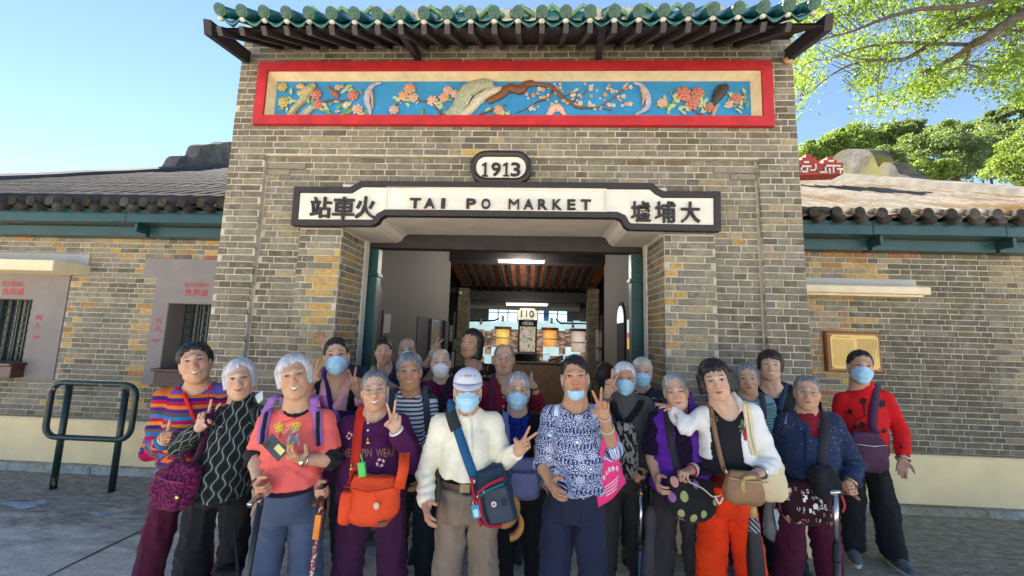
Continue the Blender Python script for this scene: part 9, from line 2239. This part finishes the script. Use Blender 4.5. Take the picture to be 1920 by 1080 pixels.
m = MB(); pts = [uA+(uB-uA)*t for t in np.linspace(0.18, 0.97, 14)]; m.tube(pts, [0.014, 0.032, 0.036, 0.03, 0.024, 0.034, 0.040, 0.046, 0.048, 0.046, 0.040, 0.034, 0.026, 0.012], 12); V = np.concatenate(m.V); V = V+np.stack([0.007*np.sin(np.arange(len(V))*2.1), 0.007*np.cos(np.arange(len(V))*2.1), 0*V[:,0]], 1); MB().add(V, m.F).build('canopy', UMB, um, True); MB().tube([uA+(uB-uA)*0.96, uB], 0.006, 8).build('tip', METAL, um, True)
# ---- R: brown bag, cream tote, umbrella, rose applique, watch
BRN = simple('tan_leather', (0.27, 0.135, 0.062), 0.5, 0.1, 12, 0.25, 120); Yr = front('R', 1395, 905, 0.06)
rb_, lo_ = pouch('handbag', 'tan leather handbag hanging on a buckled strap over the orange trousers', 'handbag', W_(1394, 914, Yr), px2m(72, Yr), px2m(56, Yr), 0.09, BRN, tilt=-0.06, prof=[(0, 0.70), (0.2, 0.9), (0.6, 1), (0.85, 0.98), (0.96, 0.86), (1, 0.7)], sq=3.2, seed=51, wr=0.005)
strap(PP['R'], [(1333, 765), (1337, 790), (1344, 825), (1352, 860), (1358, 880)], 0.024, BRN, rb_, end=lo_(-0.10, -0.02, 0.07)); c_ = cast(PP['R'], 1337, 787)
if c_ is not None: q = c_[0]+vec(0, -0.012, 0); MB().tube([q+vec(-0.014, 0, 0.016), q+vec(0.014, 0, 0.02), q+vec(0.016, 0, -0.014), q+vec(-0.012, 0, -0.018)], 0.003, 6, closed=True).build('buckle', GOLD, rb_, True)
MB().tube([lo_(-0.10, -0.025, 0.085), lo_(-0.095, -0.03, 0.06)], 0.006, 8).build('clip', GOLD, rb_, True); MB().tube([lo_(-0.09, -0.046, 0.05), lo_(0.0, -0.052, 0.045), lo_(0.09, -0.046, 0.05)], 0.003, 6).build('zip', GOLD, rb_, True)
CRM = CR('cream_canvas', hexc('e2cfa4'), 0.85, 0.05, 0.35, 90); Yt = PP['R'].arms['R']['E'][1]+0.02
ct_, lo2 = pouch('tote_bag', 'cream canvas tote bag hanging under the white cardigan sleeve', 'bag', W_(1438, 880, Yt+0.04), px2m(60, Yt), px2m(110, Yt), 0.10, CRM, tilt=0.10, prof=[(0, 0.45), (0.15, 0.6), (0.4, 0.85), (0.7, 1), (0.9, 0.9), (1, 0.6)], seed=52, wr=0.012)
for dx in (0, 7): strap(PP['R'], [(1396+dx, 760), (1398+dx, 785), (1402+dx, 815), (1409+dx, 850)], 0.018, CRM, ct_, end=lo2(-0.04, -0.04, 0.10))
band('R', 'R', 0.031, 0.006, METAL, 'watch_strap', t=0.93)
uA = W_(1410, 905, PP['R'].arms['R']['grip'][1]-0.02); _, uB = to_ground((1410, 905), (1418, 1080), uA[1]); WOODY = simple('bamboo', (0.50, 0.32, 0.12), 0.4, 0.1, 20)
um = empty('umbrella', uB, 'black umbrella with a wooden hook handle in front of the orange trousers', 'umbrella', 'folded umbrellas'); hkp = [uA+(uB-uA)*0.3, uA+(uB-uA)*0.05, uA+vec(0, -0.02, 0.02), uA+vec(-0.02, -0.035, 0.036), uA+vec(-0.055, -0.04, 0.03), uA+vec(-0.068, -0.04, -0.005), uA+vec(-0.062, -0.04, -0.03)]
MB().tube(catmull(hkp, 4), 0.011, 10).build('handle', WOODY, um, True); pts = [uA+(uB-uA)*t for t in np.linspace(0.17, 0.97, 12)]
def stripeumb():
 n = NT('black_grey_umbrella'); g = n.coord(); s_ = n.sep(g); n.base(n.mix(n.math('MULTIPLY', n.math('GREATER_THAN', s_[2], 0.70), n.math('LESS_THAN', n.math('FRACT', n.math('MULTIPLY', n.math('ADD', s_[2], s_[0]), 42.0)), 0.4)), (0.014, 0.014, 0.016), (0.32, 0.32, 0.33))); n.rough(0.6); return n.m
m = MB(); m.tube(pts, [0.016, 0.028, 0.034, 0.036, 0.034, 0.034, 0.033, 0.032, 0.030, 0.027, 0.022, 0.010], 14); V = np.concatenate(m.V); V = V+np.stack([0.004*np.sin(np.arange(len(V))*2.3), 0.004*np.cos(np.arange(len(V))*2.3), 0*V[:,0]], 1); MB().add(V, m.F).build('canopy', stripeumb(), um, True); MB().tube([pts[0], pts[0]+(pts[0]-pts[3])*0.3], [0.016, 0.012], 10).build('runner', WOODY, um, True); MB().tube([uA+(uB-uA)*0.96, uB], 0.005, 8).build('tip', METAL, um, True)
cd_ = topo('R'); RR = simple('applique_red', (0.42, 0.02, 0.03), 0.8, 0.2, 60, 0.3); GG = simple('applique_green', (0.10, 0.18, 0.06), 0.8, 0.2, 60, 0.3)
for cx, cy, rx, ry in ((1396, 806, 4, 5), (1396, 814, 4, 6), (1397, 822, 3, 5), (1401, 776, 2, 3)): blob(PP['R'], cx, cy, rx, ry, RR, 'rose_applique', cd_, 12, 0.2, cx+cy)
for cx, cy, rx, ry in ((1391, 792, 3, 6), (1388, 800, 4, 3), (1390, 808, 4, 3), (1400, 786, 2, 6)): blob(PP['R'], cx, cy, rx, ry, GG, 'leaf_applique', cd_, 10, 0.15, cx)
# ---- S, T straps
s2 = empty('backpack', PP['S'].mid+vec(0, 0.2, -0.2), 'dark backpack strap on the teal striped shirt', 'backpack'); strap(PP['S'], [(1427, 742), (1430, 760), (1431, 785)], 0.040, BKP, s2); q_, _ = pouch('pack_body', None, None, PP['S'].mid+vec(0, 0.20, -0.16), 0.26, 0.34, 0.12, BKP, seed=61); q_.parent = s2; q_.location = LOC[q_.name]-LOC[s2.name]
t2 = empty('shoulder_bag', PP['T'].mid+vec(0.1, 0.1, -0.4), 'slate blue strap bag over the black top', 'handbag'); strap(PP['T'], [(1474, 722), (1468, 742), (1461, 770)], 0.034, CR('slate_strap', hexc('33435a')), t2)
# ---- U: strap, pouch, letter bag, trolley handle
ub, lo_ = pouch('letter_bag', 'dark maroon bag printed with white letters in front of the navy jacket', 'handbag', W_(1509, 942, front('U', 1510, 930, 0.06)), px2m(88, 2.35), px2m(72, 2.35), 0.11, CR('maroon_bag', hexc('2c0c12')), prof=[(0, 0.88), (0.2, 0.97), (0.6, 1), (0.85, 0.93), (1, 0.6)], sq=3, seed=71, wr=0.007)
strap(PP['U'], [(1545, 780), (1545, 812), (1543, 845), (1541, 880)], 0.046, CR('black_webbing', (0.03, 0.03, 0.034)), ub, end=lo_(0.11, -0.02, 0.09))
bvb = BVHTree.FromPolygons([tuple(v.co) for v in ub.data.vertices], [tuple(p_.vertices) for p_ in ub.data.polygons]); rg_ = random.Random(8)
for k in range(46):
 lx, lz = rg_.uniform(-0.125, 0.125), rg_.uniform(-0.095, 0.09); V, F = text_geo(rg_.choice('RSENJITURSF'), 0, 1, 0, 1, 0, 0, 0.01, 1); sz = rg_.uniform(0.016, 0.026); out = []
 for q in V:
  p0 = lo_(lx+(q[0]-0.5)*sz*0.7, -0.3, lz+(q[2]-0.5)*sz); h_ = bvb.ray_cast(Vector(p0-LOC[ub.name]), Vector((0, 1, 0)), 0.6)
  out.append((np.array(h_[0])+LOC[ub.name]+vec(0, -0.002, 0)) if h_[0] is not None else p0+vec(0, 0.27, 0))
 put('letter_print', out, F, LETW if k % 3 else simple('print_pink', (0.5, 0.2, 0.2), 0.8), ub, None, False)
bpz, _ = pouch('pouch', 'crumpled black cloth pouch tied above the letter print bag', 'pouch', W_(1545, 903, front('U', 1545, 900, 0.05)), px2m(44, 2.35), px2m(56, 2.35), 0.10, BLK, seed=73, wr=0.016)
gU = PP['U'].arms['R']['grip']; tA = W_(1566, 926, gU[1]-0.01); _, tB = to_ground((1566, 926), (1569, 1080), gU[1]-0.01)
tr_ = empty('trolley_handle', tB, 'silver telescopic trolley handle gripped by the navy jacket woman', 'trolley'); MB().tube([tA, tA+(tB-tA)*0.33], 0.014, 12).build('inner_tube', METAL, tr_, True); MB().tube([tA+(tB-tA)*0.32, tB], 0.017, 12).build('outer_tube', simple('tube_black', (0.03, 0.03, 0.035), 0.3), tr_, True); MB().tube([tA+vec(-0.03, 0, 0.004), tA+vec(0, 0, 0.01), tA+vec(0.07, 0.02, 0.004)], 0.014, 10).build('grip', METAL, tr_, True)
for dz in (0.40, 0.62): MB().tube([tA+(tB-tA)*dz, tA+(tB-tA)*(dz+0.03)], 0.021, 12).build('collar', BLACKF, tr_, True)
MB().tube(catmull([tA+vec(0.02, -0.016, 0), tA+vec(0.03, -0.02, -0.05), tA+vec(0.015, -0.02, -0.085)], 4), 0.005, 6).build('red_cord', simple('cord_red', (0.55, 0.03, 0.04), 0.6), tr_, True)
MB().bbox(tB[0]-0.12, tB[0]+0.12, tB[1]-0.05, tB[1]+0.2, 0.03, 0.10, 0.01).build('base_box', simple('tube_black', (0.03, 0.03, 0.035)), tr_)
for sx in (-0.1, 0.1): MB().tube([(tB[0]+sx-0.012, tB[1]+0.16, 0.045), (tB[0]+sx+0.012, tB[1]+0.16, 0.045)], 0.045, 16).build('wheel', BLACKF, tr_, True)
band('U', 'R', 0.032, 0.006, GOLD, 'watch_strap', t=0.96)
jk = topo('U'); pts = [cast(PP['U'], 1513+(y-790)*0.015, y) for y in range(796, 905, 7)]; pts = [p_ for p_ in pts if p_ is not None]; ribbon([p_[0] for p_ in pts], [p_[1] for p_ in pts], 0.026, 0.003).build('placket', PP['U'].sp['tops'][-1]['mat'], jk, True)
# ---- V: plum bag, bangle, black floral print
PLB = CR('plum_nylon', hexc('4a2440'), 0.65, 0.1, 0.3, 100); Yv = front('V', 1625, 840, 0.06)
vb, lo_ = pouch('shoulder_bag', 'plum nylon shoulder bag across the bright red sweater', 'handbag', W_(1625, 846, Yv), px2m(66, Yv), px2m(70, Yv), 0.11, PLB, prof=[(0, 0.7), (0.2, 0.92), (0.6, 1), (0.88, 0.95), (1, 0.65)], sq=3, seed=81, wr=0.01)
strap(PP['V'], [(1643, 722), (1641, 745), (1637, 772), (1635, 800)], 0.052, PLB, vb, end=lo_(0.05, -0.03, 0.13)); MB().tube([lo_(-0.12, -0.05, 0.06), lo_(0, -0.062, 0.05), lo_(0.1, -0.05, 0.06)], 0.004, 6).build('zip', METAL, vb, True)
band('V', 'R', 0.035, 0.007, METAL, 'bangle', t=0.97); BF = simple('black_flock', (0.02, 0.006, 0.008), 0.9, 0.2, 60, 0.3); rs_ = topo('V')
for cx, cy, r in ((1619, 752, 8), (1653, 757, 9), (1594, 772, 6), (1616, 797, 8), (1657, 808, 6), (1603, 800, 6), (1690, 838, 4)):
 for q in range(4): blob(PP['V'], cx+r*0.45*math.cos(q*1.6+cx), cy+r*0.45*math.sin(q*1.6+cx), r*0.42, r*0.46, BF, 'flower_print', rs_, 15, 0.22, q)
for pts in ([(1600, 800), (1607, 788), (1622, 780), (1640, 775)], [(1607, 788), (1600, 778), (1594, 772)], [(1622, 780), (1620, 765), (1619, 755)]):
 P_ = [cast(PP['V'], *q[:2]) for q in catmull([vec(*z) for z in pts], 4)]; P_ = [q[0]+q[1]*0.002 for q in P_ if q is not None]; MB().tube(P_, 0.003, 5).build('stem_print', BF, rs_, True)
# ---- clear plastic bag with a mask, between the orange trousers and the maroon ones
n_ = NT('clear_plastic'); n_.base((0.75, 0.72, 0.68)); n_.rough(0.25); n_.b.inputs['Alpha'].default_value = 0.35; n_.bump(n_.noise(18, 4), 0.6, 0.02)
pb_, lo_ = pouch('plastic_bag', 'clear plastic bag holding a pale mask beside the orange trousers', 'bag', W_(1456, 965, 2.62), 0.16, 0.34, 0.08, n_.m, prof=[(0, 0.4), (0.2, 0.7), (0.6, 1), (0.9, 0.95), (1, 0.6)], seed=91, wr=0.012)
mk = pouch('mask_inside', None, None, lo_(0.0, -0.052, -0.02), 0.09, 0.17, 0.02, MASKIN, tilt=0.15, sq=4, seed=92, wr=0.004)[0]; mk.parent = pb_; mk.location = LOC[mk.name]-LOC[pb_.name]
